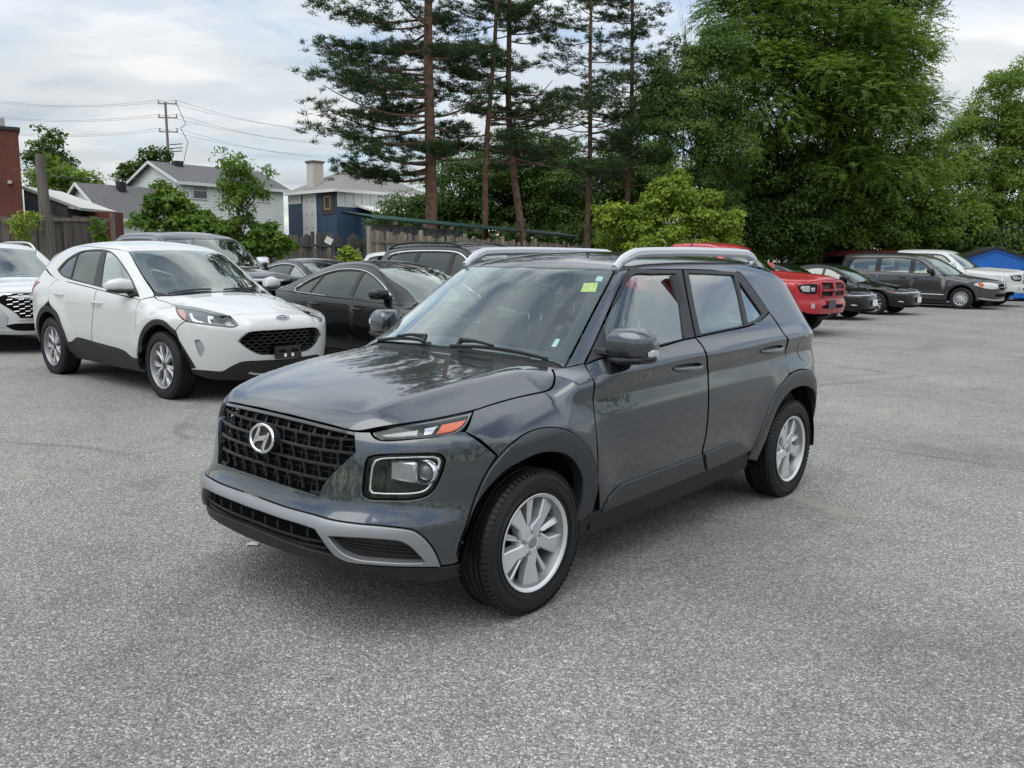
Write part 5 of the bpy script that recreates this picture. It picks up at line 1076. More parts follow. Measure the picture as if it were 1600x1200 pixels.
SUV = dict(SEDAN, wb=2.75, sill=.32, yw=.91, flare=.02,
    H=[(-1.2, .6), (-.95, .86), (-.88, .92), (-.7, .98), (-.3, 1.04), (.1, 1.085), (.3, 1.115), (.36, 1.14), (.8, 1.375), (1.1, 1.525), (1.25, 1.59), (1.45, 1.635), (1.8, 1.66), (2.4, 1.66), (3.0, 1.63), (3.4, 1.58), (3.8, 1.5)],
    crown=[(-1, .05), (.3, .05), (1.2, .08), (3.5, .08)],
    S=[(-.1, .76), (.15, .80), (.3, .87), (.45, .905), (.65, .92), (.85, .918), (.98, .905), (1.04, .885), (1.10, .855), (1.2, .81), (1.35, .745), (1.5, .675), (1.62, .61), (1.8, .48)],
    upper=[(.3, -.02), (1., 0), (2.2, 0), (3., -.03), (3.5, -.08)],
    F=[(0, -.7), (.25, -.83), (.4, -.885), (.6, -.915), (.8, -.905), (.92, -.87), (1.1, -.75)], R=[(0, 3.5), (.3, 3.62), (.6, 3.69), (1., 3.66), (1.3, 3.56), (1.6, 3.42)], fa=(.55, 3.3), rise=.03,
    seam=-.52, doors=[.42, 1.42, 2.35], rseam=3.35, top=[(-.6, .93), (-.3, .98), (.2, 1.03), (.42, 1.045), (1.4, 1.065), (2.4, 1.10), (3., 1.13), (3.4, 1.15)],
    cowl=.45, cowlc=.28, nose=[(0, .915), (.3, .915), (.6, .915), (.74, .92)], wtop=1.17, nA=5, nC=9, rend=3.42, deck=None, rw=(1.16, 1.52),
    uptop=[(.46, 1.07), (.7, 1.22), (.9, 1.345), (1.08, 1.45), (1.22, 1.515), (1.5, 1.565), (2.1, 1.58), (2.7, 1.565), (3.25, 1.515), (3.38, 1.35), (3.42, 1.16)],
    dlo=[(.68, 1.085), (.95, 1.27), (1.15, 1.41), (1.35, 1.495), (1.7, 1.525), (2.3, 1.525), (2.8, 1.50), (3.08, 1.45), (3.13, 1.36), (3.0, 1.19), (2.4, 1.13), (1.4, 1.10)],
    wins=[[(.76, 1.11), (.98, 1.265), (1.18, 1.395), (1.36, 1.475), (1.42, 1.48), (1.42, 1.12)], [(1.52, 1.125), (1.52, 1.49), (1.8, 1.505), (2.25, 1.505), (2.33, 1.15)], [(2.43, 1.155), (2.36, 1.50), (2.78, 1.48), (3.02, 1.435), (3.07, 1.36), (2.96, 1.205)]],
    low=[(0, .28), (.4, .282), (.7, .30), (.84, .33)], handles=[(1.2, .92), (2.12, .95)], mirror=(.80, 1.15, .13, .085), roofz=1.65, seatz=.55)
VAN = dict(SUV, wb=3.08, sill=.27, yw=.96, flare=.022,
    H=[(-1.2, .55), (-1.0, .80), (-.92, .86), (-.7, .925), (-.3, .99), (.1, 1.045), (.22, 1.07), (.28, 1.10), (.7, 1.37), (1.0, 1.54), (1.2, 1.62), (1.5, 1.69), (2., 1.745), (2.8, 1.76), (3.5, 1.75), (3.9, 1.71), (4.2, 1.6)],
    S=[(-.1, .82), (.15, .87), (.3, .92), (.5, .965), (.75, .975), (.9, .97), (1.0, .955), (1.06, .93), (1.12, .90), (1.3, .845), (1.5, .785), (1.65, .72), (1.8, .6)],
    upper=[(.3, -.02), (1., 0), (3.2, 0), (4.1, -.04)], plan=[(-1.2, -.12), (-.8, -.05), (-.4, -.01), (0, 0), (3.4, 0), (4., -.05)],
    F=[(0, -.8), (.25, -.90), (.45, -.945), (.65, -.95), (.8, -.93), (.9, -.88), (1.1, -.75)], R=[(0, 4.0), (.3, 4.1), (.6, 4.16), (1.1, 4.1), (1.5, 4.0), (1.75, 3.9)], fa=(.62, 3.2), rise=.0,
    seam=-.50, doors=[.55, 1.52, 2.62], rseam=3.85, top=[(-.6, .90), (-.3, .94), (.2, 1.0), (.55, 1.03), (1.5, 1.055), (2.6, 1.075), (3.9, 1.09)],
    cowl=.58, cowlc=.20, nose=[(0, .86), (.3, .86), (.55, .86), (.72, .87)], wtop=1.05, nA=5, nC=9, rend=3.92, rw=(1.12, 1.58),
    uptop=[(.60, 1.05), (.78, 1.17), (.95, 1.30), (1.1, 1.42), (1.22, 1.51), (1.5, 1.605), (2.2, 1.65), (3.0, 1.65), (3.75, 1.61), (3.88, 1.4), (3.92, 1.11)],
    dlo=[(.78, 1.07), (.98, 1.22), (1.16, 1.37), (1.36, 1.50), (1.56, 1.56), (2.2, 1.585), (3.0, 1.58), (3.5, 1.55), (3.66, 1.46), (3.70, 1.2), (3.64, 1.13), (1.5, 1.08)],
    wins=[[(.86, 1.10), (1.03, 1.22), (1.2, 1.36), (1.4, 1.485), (1.48, 1.51), (1.48, 1.105)], [(1.64, 1.11), (1.64, 1.53), (2.2, 1.555), (2.56, 1.555), (2.56, 1.125)], [(2.74, 1.13), (2.74, 1.55), (3.1, 1.545), (3.46, 1.52), (3.58, 1.45), (3.62, 1.2), (3.55, 1.15)]],
    low=[(0, .25), (.4, .252), (.72, .27), (.86, .30)], handles=[(1.28, .93), (1.70, .94)], mirror=(.92, 1.16, .13, .085), roofz=1.75, seatz=.55, handlem=M_BLACK, mirrorm=M_BLACK)
TRUCK = dict(SUV, wb=3.56, sill=.48, yw=1.0, flare=.03, gap=.10,
    H=[(-1.3, .7), (-1.08, 1.08), (-1.03, 1.14), (-.9, 1.18), (-.5, 1.22), (0, 1.255), (.42, 1.29), (.48, 1.32), (.85, 1.58), (1.1, 1.74), (1.2, 1.80), (1.35, 1.85), (1.6, 1.885), (2.2, 1.90), (2.8, 1.89), (3.0, 1.85), (3.08, 1.6), (3.12, 1.36), (3.3, 1.34), (4.6, 1.34), (5., 1.3)],
    crown=[(-1.2, .06), (.4, .06), (1.2, .07), (3, .07), (3.2, 0), (5, 0)], cs=[(-1.2, .06), (.3, .14), (.9, .12), (1.3, .04), (1.6, 0), (5, 0)],
    S=[(-.1, .84), (.2, .88), (.4, .95), (.6, .985), (.85, 1.0), (1.05, .995), (1.16, .98), (1.24, .955), (1.30, .93), (1.45, .875), (1.6, .815), (1.75, .745), (1.88, .66), (2.05, .5)],
    plan=[(-1.4, -.12), (-.9, -.04), (-.4, 0), (4.4, 0), (4.8, -.02)], upper=[(.3, 0), (3., 0)],
    F=[(0, -.95), (.4, -1.02), (.6, -1.07), (.72, -1.06), (.75, -1.03), (.95, -1.04), (1.1, -1.02), (1.25, -.95), (1.4, -.8)], R=[(0, 4.7), (.5, 4.8), (.9, 4.75), (1.34, 4.72), (1.8, 4.6)], fa=(.34, 3.6), ra=(.08, 6), kF=.10, kHF=.05, kHW=.10, rise=.0, hs=.025,
    hood=lambda x, y: .035*np.exp(-((y-.0)/.34)**4)*np.clip((.45-x)/.3, 0, 1)*np.clip((x+1.1)/.3, 0, 1),
    seam=-.56, doors=[.60, 1.72, 2.86], rseam=4.68, top=[(-.6, 1.10), (-.3, 1.13), (.3, 1.18), (.6, 1.21), (1.6, 1.225), (2.95, 1.235), (3.02, 1.25), (3.1, 1.31), (4.7, 1.31)],
    cowl=.62, cowlc=.40, nose=[(0, 1.13), (.35, 1.13), (.62, 1.10), (.80, 1.08)], wtop=1.12, nA=5, nC=9, rend=2.98, bed=True,
    uptop=[(.66, 1.24), (.82, 1.38), (.98, 1.52), (1.12, 1.64), (1.24, 1.72), (1.5, 1.79), (2.0, 1.81), (2.5, 1.81), (2.92, 1.77), (3.03, 1.6), (3.07, 1.34)],
    dlo=[(.86, 1.25), (1.05, 1.43), (1.2, 1.57), (1.38, 1.69), (1.6, 1.735), (2.2, 1.75), (2.7, 1.735), (2.84, 1.66), (2.87, 1.4), (2.85, 1.27), (1.6, 1.25)],
    wins=[[(.95, 1.28), (1.1, 1.42), (1.25, 1.55), (1.42, 1.66), (1.68, 1.69), (1.68, 1.285)], [(1.82, 1.29), (1.82, 1.70), (2.2, 1.715), (2.62, 1.70), (2.74, 1.62), (2.76, 1.30)]],
    low=[(0, .46), (.4, .46), (.75, .48), (.88, .52)], handles=[(1.45, 1.05), (2.55, 1.06)], mirror=(.98, 1.34, .15, .12), roofz=1.88, seatz=.75)
lw = lambda z0, z1, y0, y1: [(y0, z0), (y1, z0), (y1, z1), (y0, z1)]
def ram(pose, label, pm, lampm, barm, group=None, cab=1.):
    fx = lambda x: x if x < 1.74 else 1.74+(x-1.74)*cab if x < 3.2 else x
    g = dict(TRUCK); mp2 = lambda l: [(fx(p[0]), p[1]) for p in l]
    for k in ('H', 'uptop', 'dlo', 'top', 'handles'): g[k] = mp2(g[k])
    g['wins'] = [mp2(w) for w in g['wins']]; g['doors'] = [fx(x) for x in g['doors']]; g['rend'] = fx(g['rend'])
    g['front'] = [('grille', 'sym', [(0, 1.08), (.38, 1.075), (.50, 1.05), (.47, .84), (.40, .80), (0, .79)], M_VOID, .006),
        ('headlamp', 'lr', [(.56, 1.06), (.72, 1.06), (.86, 1.05), (.93, 1.02), (.90, .90), (.80, .865), (.60, .86), (.56, .90)], M_LAMPBK, .006),
        ('lamp_reflector', 'lr', [(.74, 1.02), (.88, 1.02), (.90, .98), (.86, .91), (.74, .90)], mat('ram_optic', (.6, .6, .61), .2, .7), .012),
        ('lamp_reflector', 'lr', [(.63, .99), (.72, .99), (.72, .92), (.64, .91)], MATS['ram_optic'], .012),
        ('lower_intake', 'sym', [(0, .645), (.38, .64), (.46, .60), (.40, .575), (0, .57)], M_VOID, .006),
        ('fog_lamp', 'lr', lw(.58, .68, .64, .72), mat('fog_grey', (.45, .45, .46), .35, .3), .008)]
    g['bars'] = [(.935, -.48, .48, .030, barm), (1.085, -.42, .42, .022, barm), (.795, -.40, .40, .022, barm)]
    g['posts'] = [(0., .79, 1.09, .035, barm), (-.49, .82, 1.06, .022, barm), (.49, .82, 1.06, .022, barm)]
    c, B, P = vehicle('pickup_truck', label, 'truck', pose, g, pm, (.40, .27, .275, 'split10'), group, chrome=False)
    for z in np.arange(.82, 1.07, .028): q = B.front([(y, z) for y in np.linspace(-.47, .47, 14)]); MB().tube(q+B.normal(q)*.009, .004, 5).build('grille_bar', M_BLACKG, c, smooth=True)
    pc = B.front([(0, .66)])[0]; em = MB(); em.lathe([(.001, 0), (.05, .004), (.06, .02)], 5, axis='z'); e = em.build('emblem', M_BLACKG, c); e.matrix_local = frame_at(B.front([(0, .93)])[0]+np.array([-.055, 0, 0]), (-1, 0, .05)) @ Matrix.Rotation(math.pi, 4, 'X')
    # bed: tailgate and inner box
    V = [(3.12, y, z) for y, z in ((-.86, 1.28), (.86, 1.28), (.86, .85), (-.86, .85))]
    rbox('tailgate', (4.70, 0, 1.05), (.06, 1.7, .5), pm, c, .02); rbox('bed_floor', (3.9, 0, .82), (1.6, 1.7, .06), M_BLACK, c, .01); rbox('cab_back', (fx(3.06), 0, 1.05), (.05, 1.84, .62), pm, c, .02); rbox('rear_window', (fx(3.03), 0, 1.55), (.02, 1.3, .38), M_TINT, c, .005, ry=R(-8))
    return c, B
M_REDP = paint('red_paint', (.42, .012, .022), rough=.4); M_MAROON = paint('maroon_paint', (.12, .016, .022), rough=.45); M_VANG = paint('van_grey', (.042, .042, .044), rough=.4); M_TRUCKG = paint('truck_grey', (.042, .044, .05), rough=.35)
# red pickup, two black sedans, grey van, white pickup, maroon one behind
c, B = ram((2.33, 5.72, 17.95), 'red pickup truck with black honeycomb grille and dark plate on its bumper', M_REDP, None, M_REDP, cab=.62)
p_ = B.front([(.28, .655)])[0]; rbox('front_plate', (p_[0]-.03, .10, .655), (.012, .30, .17), mat('dark_plate', (.06, .06, .065), .5), c, .003)
def elantra(pose, label, plate=True):
    g = dict(SEDAN, front=[('grille', 'sym', [(0, .56), (.40, .56), (.62, .53), (.48, .40), (.30, .34), (0, .33)], M_BLACKG, .004),
        ('light_bar', 'sym', [(0, .665), (.45, .66), (.66, .655), (.66, .638), (.45, .643), (0, .648)], mat('bar_white', (.75, .76, .78), .25), .005),
        ('headlamp', 'lr', [(.50, .645), (.66, .642), (.80, .66), (.86, .68), (.84, .65), (.78, .615), (.62, .60), (.50, .605)], mat('lamp_dark2', (.10, .10, .11), .2, coat=1.), .006),
        ('lamp_reflector', 'lr', [(.76, .655), (.85, .678), (.86, .665), (.78, .635)], mat('amber_dim', (.45, .12, .06), .3), .010),
        ('lamp_guide', 'lr', [(.67, .652), (.76, .662), (.76, .650), (.67, .640)], MATS['lamp_white'], .010),
        ('fog_lamp', 'lr', [(.60, .40), (.70, .415), (.72, .40), (.62, .385)], MATS['lamp_white'], .008), ('lower_intake', 'sym', [(0, .30), (.5, .30), (.62, .27), (.5, .245), (0, .24)], M_VOID, .004)])
    g['bars'] = [(z, -w, w, .008, M_BLACK) for z, w in ((.36, .34), (.40, .44), (.44, .50), (.48, .54), (.52, .58))]
    c, B, P = vehicle('parked_car', label, 'car', pose, g, M_BLACKP, (.33, .225, .215, 'split10'), None, glass_r=M_GLASS)
    e = B.front([(0, .695)])[0]; n = B.normal(e[None])[0]; em = MB(); a_ = np.linspace(0, 2*math.pi, 33); em.tube(np.stack([.065*np.cos(a_), .034*np.sin(a_), .004+0*a_], -1), .006, 6, cap=False); em.box((-.028, 0, .003), (.012, .05, .006), rz=-.3); em.box((.028, 0, .003), (.012, .05, .006), rz=-.3); em.box((0, 0, .003), (.05, .010, .006), rz=.2); eo = em.build('emblem', M_CHROME, c); eo.matrix_local = frame_at(e+n*.004, n)
    pp = B.front([(0, .45)])[0]; rbox('front_plate', (pp[0]-.035, 0, .45), (.012, .31, .16), M_PLATE, c, .003)
    return c
elantra((2.40, 8.70, 22.8), 'glossy black sedan with white plate parked beside the red pickup truck')
elantra((2.40, 10.94, 25.1), 'glossy black sedan with white plate parked beside the grey minivan')
g = dict(SEDAN); vehicle('parked_car', 'black car set back in shadow under the trees behind the red pickup', 'car', (2.40, 6.55, 24.3), g, M_BLACKP, (.33, .225, .215, 'split10'))
g = dict(VAN, front=[('grille', 'sym', [(0, .80), (.30, .80), (.40, .76), (.34, .62), (0, .60)], M_VOID, .004), ('headlamp', 'lr', [(.44, .79), (.62, .83), (.80, .84), (.93, .81), (.94, .76), (.84, .68), (.66, .64), (.46, .66)], mat('van_lamp', (.70, .70, .70), .22, .3, 1.), .006),
    ('lamp_reflector', 'side', [(-.60, .80), (-.50, .83), (-.43, .82), (-.46, .74), (-.56, .69)], M_AMBER, .010), ('bumper_trim', 'sym', [(0, .33), (.6, .33), (.84, .37), (.88, .345), (.6, .29), (0, .285)], M_SILVER, .008), ('lower_intake', 'sym', [(0, .50), (.45, .50), (.55, .46), (.45, .40), (0, .39)], M_VOID, .004)])
g['bars'] = [(.70, -.40, .40, .022, M_CHROME), (.80, -.34, .34, .012, M_CHROME)]; g['posts'] = [(0, .60, .81, .022, M_CHROME)]
c, B, P = vehicle('parked_van', 'dark grey minivan with silver seven spoke wheel covers and amber corner lamps', 'van', (2.38, 15.41, 28.8), g, M_VANG, (.335, .215, .215, 'cover7'), None, glass_r=M_GLASS)
st = B.side([(.5, .43), (3.6, .45)], 1); c.scale = (1.05,)*3; t_ = np.linspace(0, 1, 20)[:, None]; q = B.project(st[0]*(1-t_)+st[1]*t_)
q = q[(q[:, 0] > .45) & (q[:, 0] < 2.6)]; MB().tube(q+B.normal(q)*.004, .010, 5).build('side_moulding', M_SILVER, c, smooth=True)
for s_ in (1, -1): q = B.top([(x, s_*.62) for x in np.linspace(1.6, 3.6, 16)]); MB().tube(q+[0, 0, .035], .016, 6).build('roof_rail', M_BLACK, c, smooth=True)
c, B = ram((2.40, 17.15, 30.7), 'white pickup truck with white grille bars beside the blue waste bin', M_WHITE, None, M_WHITE); c.scale = (1.05,)*3
g = dict(SUV, H=[(x, z*1.18 if z > 1.2 else z*1.12) for x, z in SUV['H']]); 
g = dict(TRUCK); vehicle('pickup_truck', 'maroon truck whose roof rises behind the grey minivan', 'truck', (2.40, 17.5, 35.5), dict(g, H=[(x, z+.12) for x, z in g['H'][:17]]+[(2.95, 2.0), (3.5, 2.02), (4.4, 2.0), (4.7, 1.9), (5., 1.5)], crown=[(-1.2, .06), (5, .07)], bed=None, rw=(1.4, 1.8), rend=4.62, R=[(0, 4.7), (.5, 4.8), (.9, 4.75), (1.5, 4.72), (2.2, 4.6)],
    uptop=[(.66, 1.24), (.82, 1.40), (.98, 1.56), (1.12, 1.70), (1.24, 1.80), (1.5, 1.89), (2.3, 1.92), (3.4, 1.92), (4.5, 1.86), (4.62, 1.6), (4.66, 1.33)], wins=[[(.95, 1.28), (1.1, 1.42), (1.25, 1.55), (1.42, 1.66), (1.68, 1.69), (1.68, 1.285)], [(1.82, 1.29), (1.82, 1.70), (2.2, 1.715), (2.62, 1.70), (2.74, 1.62), (2.76, 1.30)], [(3.2, 1.42), (3.2, 1.72), (4.3, 1.70), (4.38, 1.42)]],
    dlo=[(.86, 1.25), (1.05, 1.43), (1.2, 1.57), (1.38, 1.69), (1.6, 1.735), (2.2, 1.75), (3.5, 1.765), (4.4, 1.75), (4.46, 1.5), (4.42, 1.36), (3.0, 1.30), (1.6, 1.25)]), M_MAROON, (.40, .27, .275, 'split10'))
# left rows
g = dict(SUV, front=[('grille', 'sym', [(0, .90), (.45, .90), (.62, .87), (.70, .80), (.50, .62), (.44, .54), (0, .53)], M_VOID, .006), ('headlamp', 'lr', [(.70, .88), (.84, .86), (.92, .82), (.86, .79), (.74, .82)], M_LAMPBK, .006),
    ('bumper_trim', 'lr', [(.72, .80), (.80, .72), (.74, .56), (.72, .40), (.60, .40), (.58, .56), (.66, .70)], M_SILVER, .010), ('lower_intake', 'sym', [(0, .46), (.5, .46), (.62, .43), (.5, .36), (0, .35)], M_VOID, .006), ('bumper_trim', 'sym', [(0, .525), (.44, .53), (.46, .505), (0, .50)], M_CHROME, .012), ('skid_plate', 'sym', [(0, .345), (.5, .355), (.74, .39), (.80, .36), (.6, .31), (0, .30)], M_SILVER, .012)])
c, B, P = vehicle('parked_car', 'white crossover with white dashed grille beside the tall wooden post', 'car', (2.417, -7.58, 13.37), g, M_WHITE, (.36, .24, .23, 'split10'))
for i, z in enumerate(np.arange(.57, .90, .034)):
    for y in np.arange(-.60, .61, .135):
        y_ = y+(.067 if i % 2 else 0)
        if abs(y_) > .42+(z-.56)*.85: continue
        q = B.front([(y_-.032, z+.006), (y_+.032, z-.002)]); MB().tube(q+B.normal(q)*.010, .008, 5).build('grille_bar', M_SILVER, c, smooth=True)
for s_ in (1, -1): q = B.top([(x, s_*.57) for x in np.linspace(1.25, 3.1, 16)]); t_ = np.linspace(0, 1, 16); MB().tube(q+np.stack([0*t_, 0*t_, .05*np.clip(np.minimum(t_, 1-t_)*9, 0, 1)], -1), .018, 6).build('roof_rail', M_SILVER, c, smooth=True)
g = dict(TRUCK, front=[('grille', 'sym', [(0, 1.08), (.55, 1.08), (.60, 1.0), (.55, .76), (0, .74)], M_VOID, .004), ('headlamp', 'lr', [(.66, 1.06), (.94, 1.05), (.94, .85), (.66, .83)], M_LAMPIN, .006)], bars=[(1.10, -.70, .70, .035, M_CHROME), (1.0, -.56, .56, .028, M_CHROME), (.90, -.56, .56, .02, M_CHROME), (.80, -.56, .56, .02, M_CHROME), (.72, -.6, .6, .03, M_CHROME)], mirrorm=M_CHROME)
c, B, P = vehicle('pickup_truck', 'dark grey pickup truck with chrome mirrors and chrome grille bars', 'truck', (2.40, -4.55, 14.2), g, M_TRUCKG, (.40, .27, .275, 'split10'), glass_r=M_TINT)
rbox('tailgate', (4.70, 0, 1.05), (.06, 1.7, .5), M_TRUCKG, c, .02); rbox('cab_back', (3.06, 0, 1.05), (.05, 1.84, .62), M_TRUCKG, c, .02); rbox('rear_window', (3.03, 0, 1.55), (.02, 1.3, .38), M_TINT, c, .005, ry=R(-8))
q = B.top([(.1, .72)])[0]; MB().tube([q, q+[.02, 0, .55]], .004, 5).build('antenna', M_BLACK, c, smooth=True)
vehicle('parked_car', 'black sedan with a bright lower window line, beside the white crossover', 'car', (2.42, -.38, 10.72), dict(SEDAN), M_BLACKP, (.33, .23, .22, 'split10'), glass_f=M_TINT, chrome=.006)
vehicle('parked_car', 'black sedan roof showing beyond the chrome grille of the dark pickup', 'car', (2.40, -2.75, 16.3), dict(SEDAN), M_BLACKP, (.33, .23, .22, 'split10'), chrome=.009)
g = dict(SUV, H=[(x, z+.10 if z > 1.2 else z+.03) for x, z in SUV['H']], dlo=[(x, z+.07 if z > 1.2 else z+.03) for x, z in SUV['dlo']], wins=[[(x, z+.07 if z > 1.2 else z+.03) for x, z in w] for w in SUV['wins']], uptop=[(x, z+.09 if z > 1.3 else z+.03) for x, z in SUV['uptop']], S=[(z+.03 if z > .9 else z, w+.03) for z, w in SUV['S']])
c, B, P = vehicle('parked_car', 'black tall crossover with chrome window surround and dark glass', 'car', (2.42, .57, 13.75), g, M_BLACKP, (.38, .25, .24, 'split10'), glass_f=M_TINT, chrome=.014)
for s_ in (1, -1): q = B.top([(x, s_*.60) for x in np.linspace(1.4, 3.2, 16)]); t_ = np.linspace(0, 1, 16); MB().tube(q+np.stack([0*t_, 0*t_, .045*np.clip(np.minimum(t_, 1-t_)*9, 0, 1)], -1), .018, 6).build('roof_rail', M_BLACK, c, smooth=True)
vehicle('parked_car', 'white crossover roof peeking out behind the black tall crossover', 'car', (2.40, -1.0, 20.6), dict(SUV), M_WHITE, (.36, .24, .23, 'split10'))
# ------------------------------------------------------------------ fences, sheds, houses, poles
def at(x, y, Y): return aty([(x, y)], Y)[0]
def gx(x, Y): return float(aty([(x, 400)], Y)[0][0])
def wood(name, c, dark=.5):
    if name in MATS: return MATS[name]
    m = bpy.data.materials.new(name); m.use_nodes = True; t = m.node_tree; b = t.nodes['Principled BSDF']; g = N(t, 'ShaderNodeTexCoord'); oi = N(t, 'ShaderNodeObjectInfo')
    mp_ = N(t, 'ShaderNodeMapping'); mp_.inputs['Scale'].default_value = (14, 14, 1.6); L(t, g.outputs['Object'], mp_.inputs[0]); ad = N(t, 'ShaderNodeVectorMath', operation='ADD'); L(t, mp_.outputs[0], ad.inputs[0])
    cb = N(t, 'ShaderNodeCombineXYZ'); L(t, math_(t, 'MULTIPLY', oi.outputs['Random'], 60.), cb.inputs[0]); L(t, cb.outputs[0], ad.inputs[1])
    nz = N(t, 'ShaderNodeTexNoise', i_Scale=1.2, i_Detail=6., i_Roughness=.65, i_Distortion=.8); L(t, ad.outputs[0], nz.inputs['Vector'])
    col = ramp(t, nz.outputs[0], [(.28, tuple(k*(1-dark) for k in c)), (.5, c), (.75, tuple(min(1, k*1.35) for k in c))])
    col = mixc(t, 1., col, ramp(t, oi.outputs['Random'], [(0, (.68, .68, .68)), (1, (1.15, 1.12, 1.08))]), 'MULTIPLY'); L(t, col, b.inputs['Base Color']); b.inputs['Roughness'].default_value = .88; b.inputs['Specular IOR Level'].default_value = .2
    bp = N(t, 'ShaderNodeBump', i_Strength=.5, i_Distance=.006); L(t, nz.outputs[0], bp.inputs['Height']); L(t, bp.outputs[0], b.inputs['Normal']); MATS[name] = m; return m
M_WOODD = wood('weathered_dark_wood', (.14, .123, .108)); M_WOODL = wood('weathered_grey_wood', (.27, .235, .19)); M_POST = wood('grey_post_wood', (.19, .175, .155)); M_WOODG = wood('grey_picket_wood', (.12, .118, .116))
def fence(name, label, A, Bp, z, pw, gap, m, post_m, tops='flat', zj=.04, railz=(.35, .85), posts=3, lean=.0, z1=None, front=1, missing=.0, zpost=.1):
    """one row of planks from A to Bp (ground xy)"""
    A, Bp = np.array(A, float), np.array(Bp, float); d = Bp-A; Ln = np.linalg.norm(d); d /= Ln; nrm = np.array([d[1], -d[0]]); ang = math.atan2(d[1], d[0]); z1 = z1 or z
    f = empty(name, (*A, 0), ang, label, 'fence')
    base = MB(); w = pw/2; t = .011
    if tops == 'dog': prof = [(-w, 0), (w, 0), (w, 1-.02), (w*.45, 1), (-w*.45, 1), (-w, 1-.02)]
    else: prof = [(-w, 0), (w, 0), (w, 1-.003), (-w, 1)]
    base.prism([(x, y) for x, y in prof], -t, t, Matrix.Rotation(math.pi/2, 4, 'X')); proto = base.build('plank', m, f)
    n = int(Ln/(pw+gap)); first = True
    for i in range(n):
        if rng.random() < missing: continue
        o = proto if first else bpy.data.objects.new('plank', proto.data)
        if not first: link(o, f)
        first = False; tt = (i+.5)/n; zz_ = z+(z1-z)*tt+rng.normal(0, zj)
        o.location = ((i+.5)*(pw+gap)+rng.normal(0, .006), rng.normal(0, .007), .03); o.scale = (1+rng.normal(0, .05), 1, zz_); o.rotation_euler = (rng.normal(0, .012), rng.normal(lean, .016), 0)
    for rz in railz:
        zz0, zz1 = z*rz, z1*rz; r_ = MB(); k = max(1, int(Ln/2.6)); 
        for j in range(k):
            a, b = j/k, (j+1)/k; r_ = MB(); xa, xb = Ln*a, Ln*b; za, zb_ = zz0+(zz1-zz0)*a+rng.normal(0, .012), zz0+(zz1-zz0)*b+rng.normal(0, .012); r_.tube([(xa, -front*.04, za), (xb, -front*.04, zb_)], .056, 4, sq=(.5, 1.)); r_.build('rail', m, f)
    for j in range(posts+1):
        x = Ln*j/posts; p = MB().box((x, -front*.06, (z+(z1-z)*j/posts+zpost)/2), (.10, .10, z+(z1-z)*j/posts+zpost)); p.build('post', post_m, f, bevel=.008, seg=1)
    return f
A0 = (gx(-40, 20.2), 20.2); A1 = (gx(178, 22.), 22.); fence('wooden_fence', 'weathered dark plank fence beside the tall wooden post and brick building', A0, A1, 2.32, .17, .022, M_WOODD, M_WOODD, zj=.02, posts=2, missing=.05, z1=2.40, railz=(.3, .97))
fence('wooden_fence', 'dark grey picket fence with a white notice nailed on, below the blue house', (gx(400, 25.6), 25.6), (gx(572, 27.), 27.), 2.12, .145, .012, M_WOODG, M_WOODG, 'dog', .05, posts=2, lean=.01)
fence('wooden_fence', 'short broken pale picket row in front of the dark grey fence', (gx(470, 24.6), 24.6), (gx(560, 24.8), 24.8), 1.62, .11, .05, M_WOODD, M_WOODD, 'dog', .05, posts=2)
fence('wooden_fence', 'weathered pale plank fence running below the green metal shed roof', (gx(574, 23.6), 23.6), (gx(918, 36.5), 36.5), 2.14, .15, .02, M_WOODL, M_WOODL, zj=.05, posts=6, z1=2.0, railz=(.45, .90), missing=.03, zpost=.16)
nt = at(515, 376, 26.1); o = MB().box((0, 0, 0), (.22, .008, .20), ry=R(28)).build('notice', mat('paper_white', (.72, .71, .68), .7), None); o.location = nt-[0, .12, 0]; tag(o, 'small white notice sheet hanging tilted on the grey fence', 'notice')
# tall wooden post
P = at(76, 395, 19.4); o = MB(); o.tube([(P[0], 19.4, 0), (P[0], 19.4, 2.3)], .135, 12); o.tube([(P[0]-.015, 19.4, 2.3), (P[0]-.06, 19.4, at(70, 241, 19.4)[2])], [.125, .10], 12); o = o.build('wooden_post', M_POST, None, smooth=True); tag(o, 'tall weathered grey wooden post standing before the dark plank fence', 'post')
# brick building
def brickmat():
    m = bpy.data.materials.new('red_brick'); m.use_nodes = True; t = m.node_tree; b = t.nodes['Principled BSDF']; g = N(t, 'ShaderNodeTexCoord'); mp_ = N(t, 'ShaderNodeMapping'); mp_.inputs['Rotation'].default_value = (R(90), 0, 0); L(t, g.outputs['Object'], mp_.inputs[0])
    br = N(t, 'ShaderNodeTexBrick', i_Scale=1.); br.inputs['Color1'].default_value = (.20, .045, .028, 1); br.inputs['Color2'].default_value = (.135, .032, .022, 1); br.inputs['Mortar'].default_value = (.16, .10, .085, 1); br.inputs['Brick Width'].default_value = .21; br.inputs['Row Height'].default_value = .075; br.inputs['Mortar Size'].default_value = .009; L(t, mp_.outputs[0], br.inputs['Vector'])
    nz = N(t, 'ShaderNodeTexNoise', i_Scale=.7, i_Detail=5.); L(t, g.outputs['Object'], nz.inputs['Vector']); L(t, mixc(t, 1., br.outputs[0], ramp(t, nz.outputs[0], [(.3, (.75, .75, .75)), (.7, (1.1, 1.1, 1.1))]), 'MULTIPLY'), b.inputs['Base Color']); b.inputs['Roughness'].default_value = .9
    bp = N(t, 'ShaderNodeBump', i_Strength=.6, i_Distance=.01); L(t, br.outputs['Fac'], bp.inputs['Height']); bp.invert = True; L(t, bp.outputs[0], b.inputs['Normal']); MATS['red_brick'] = m; return m
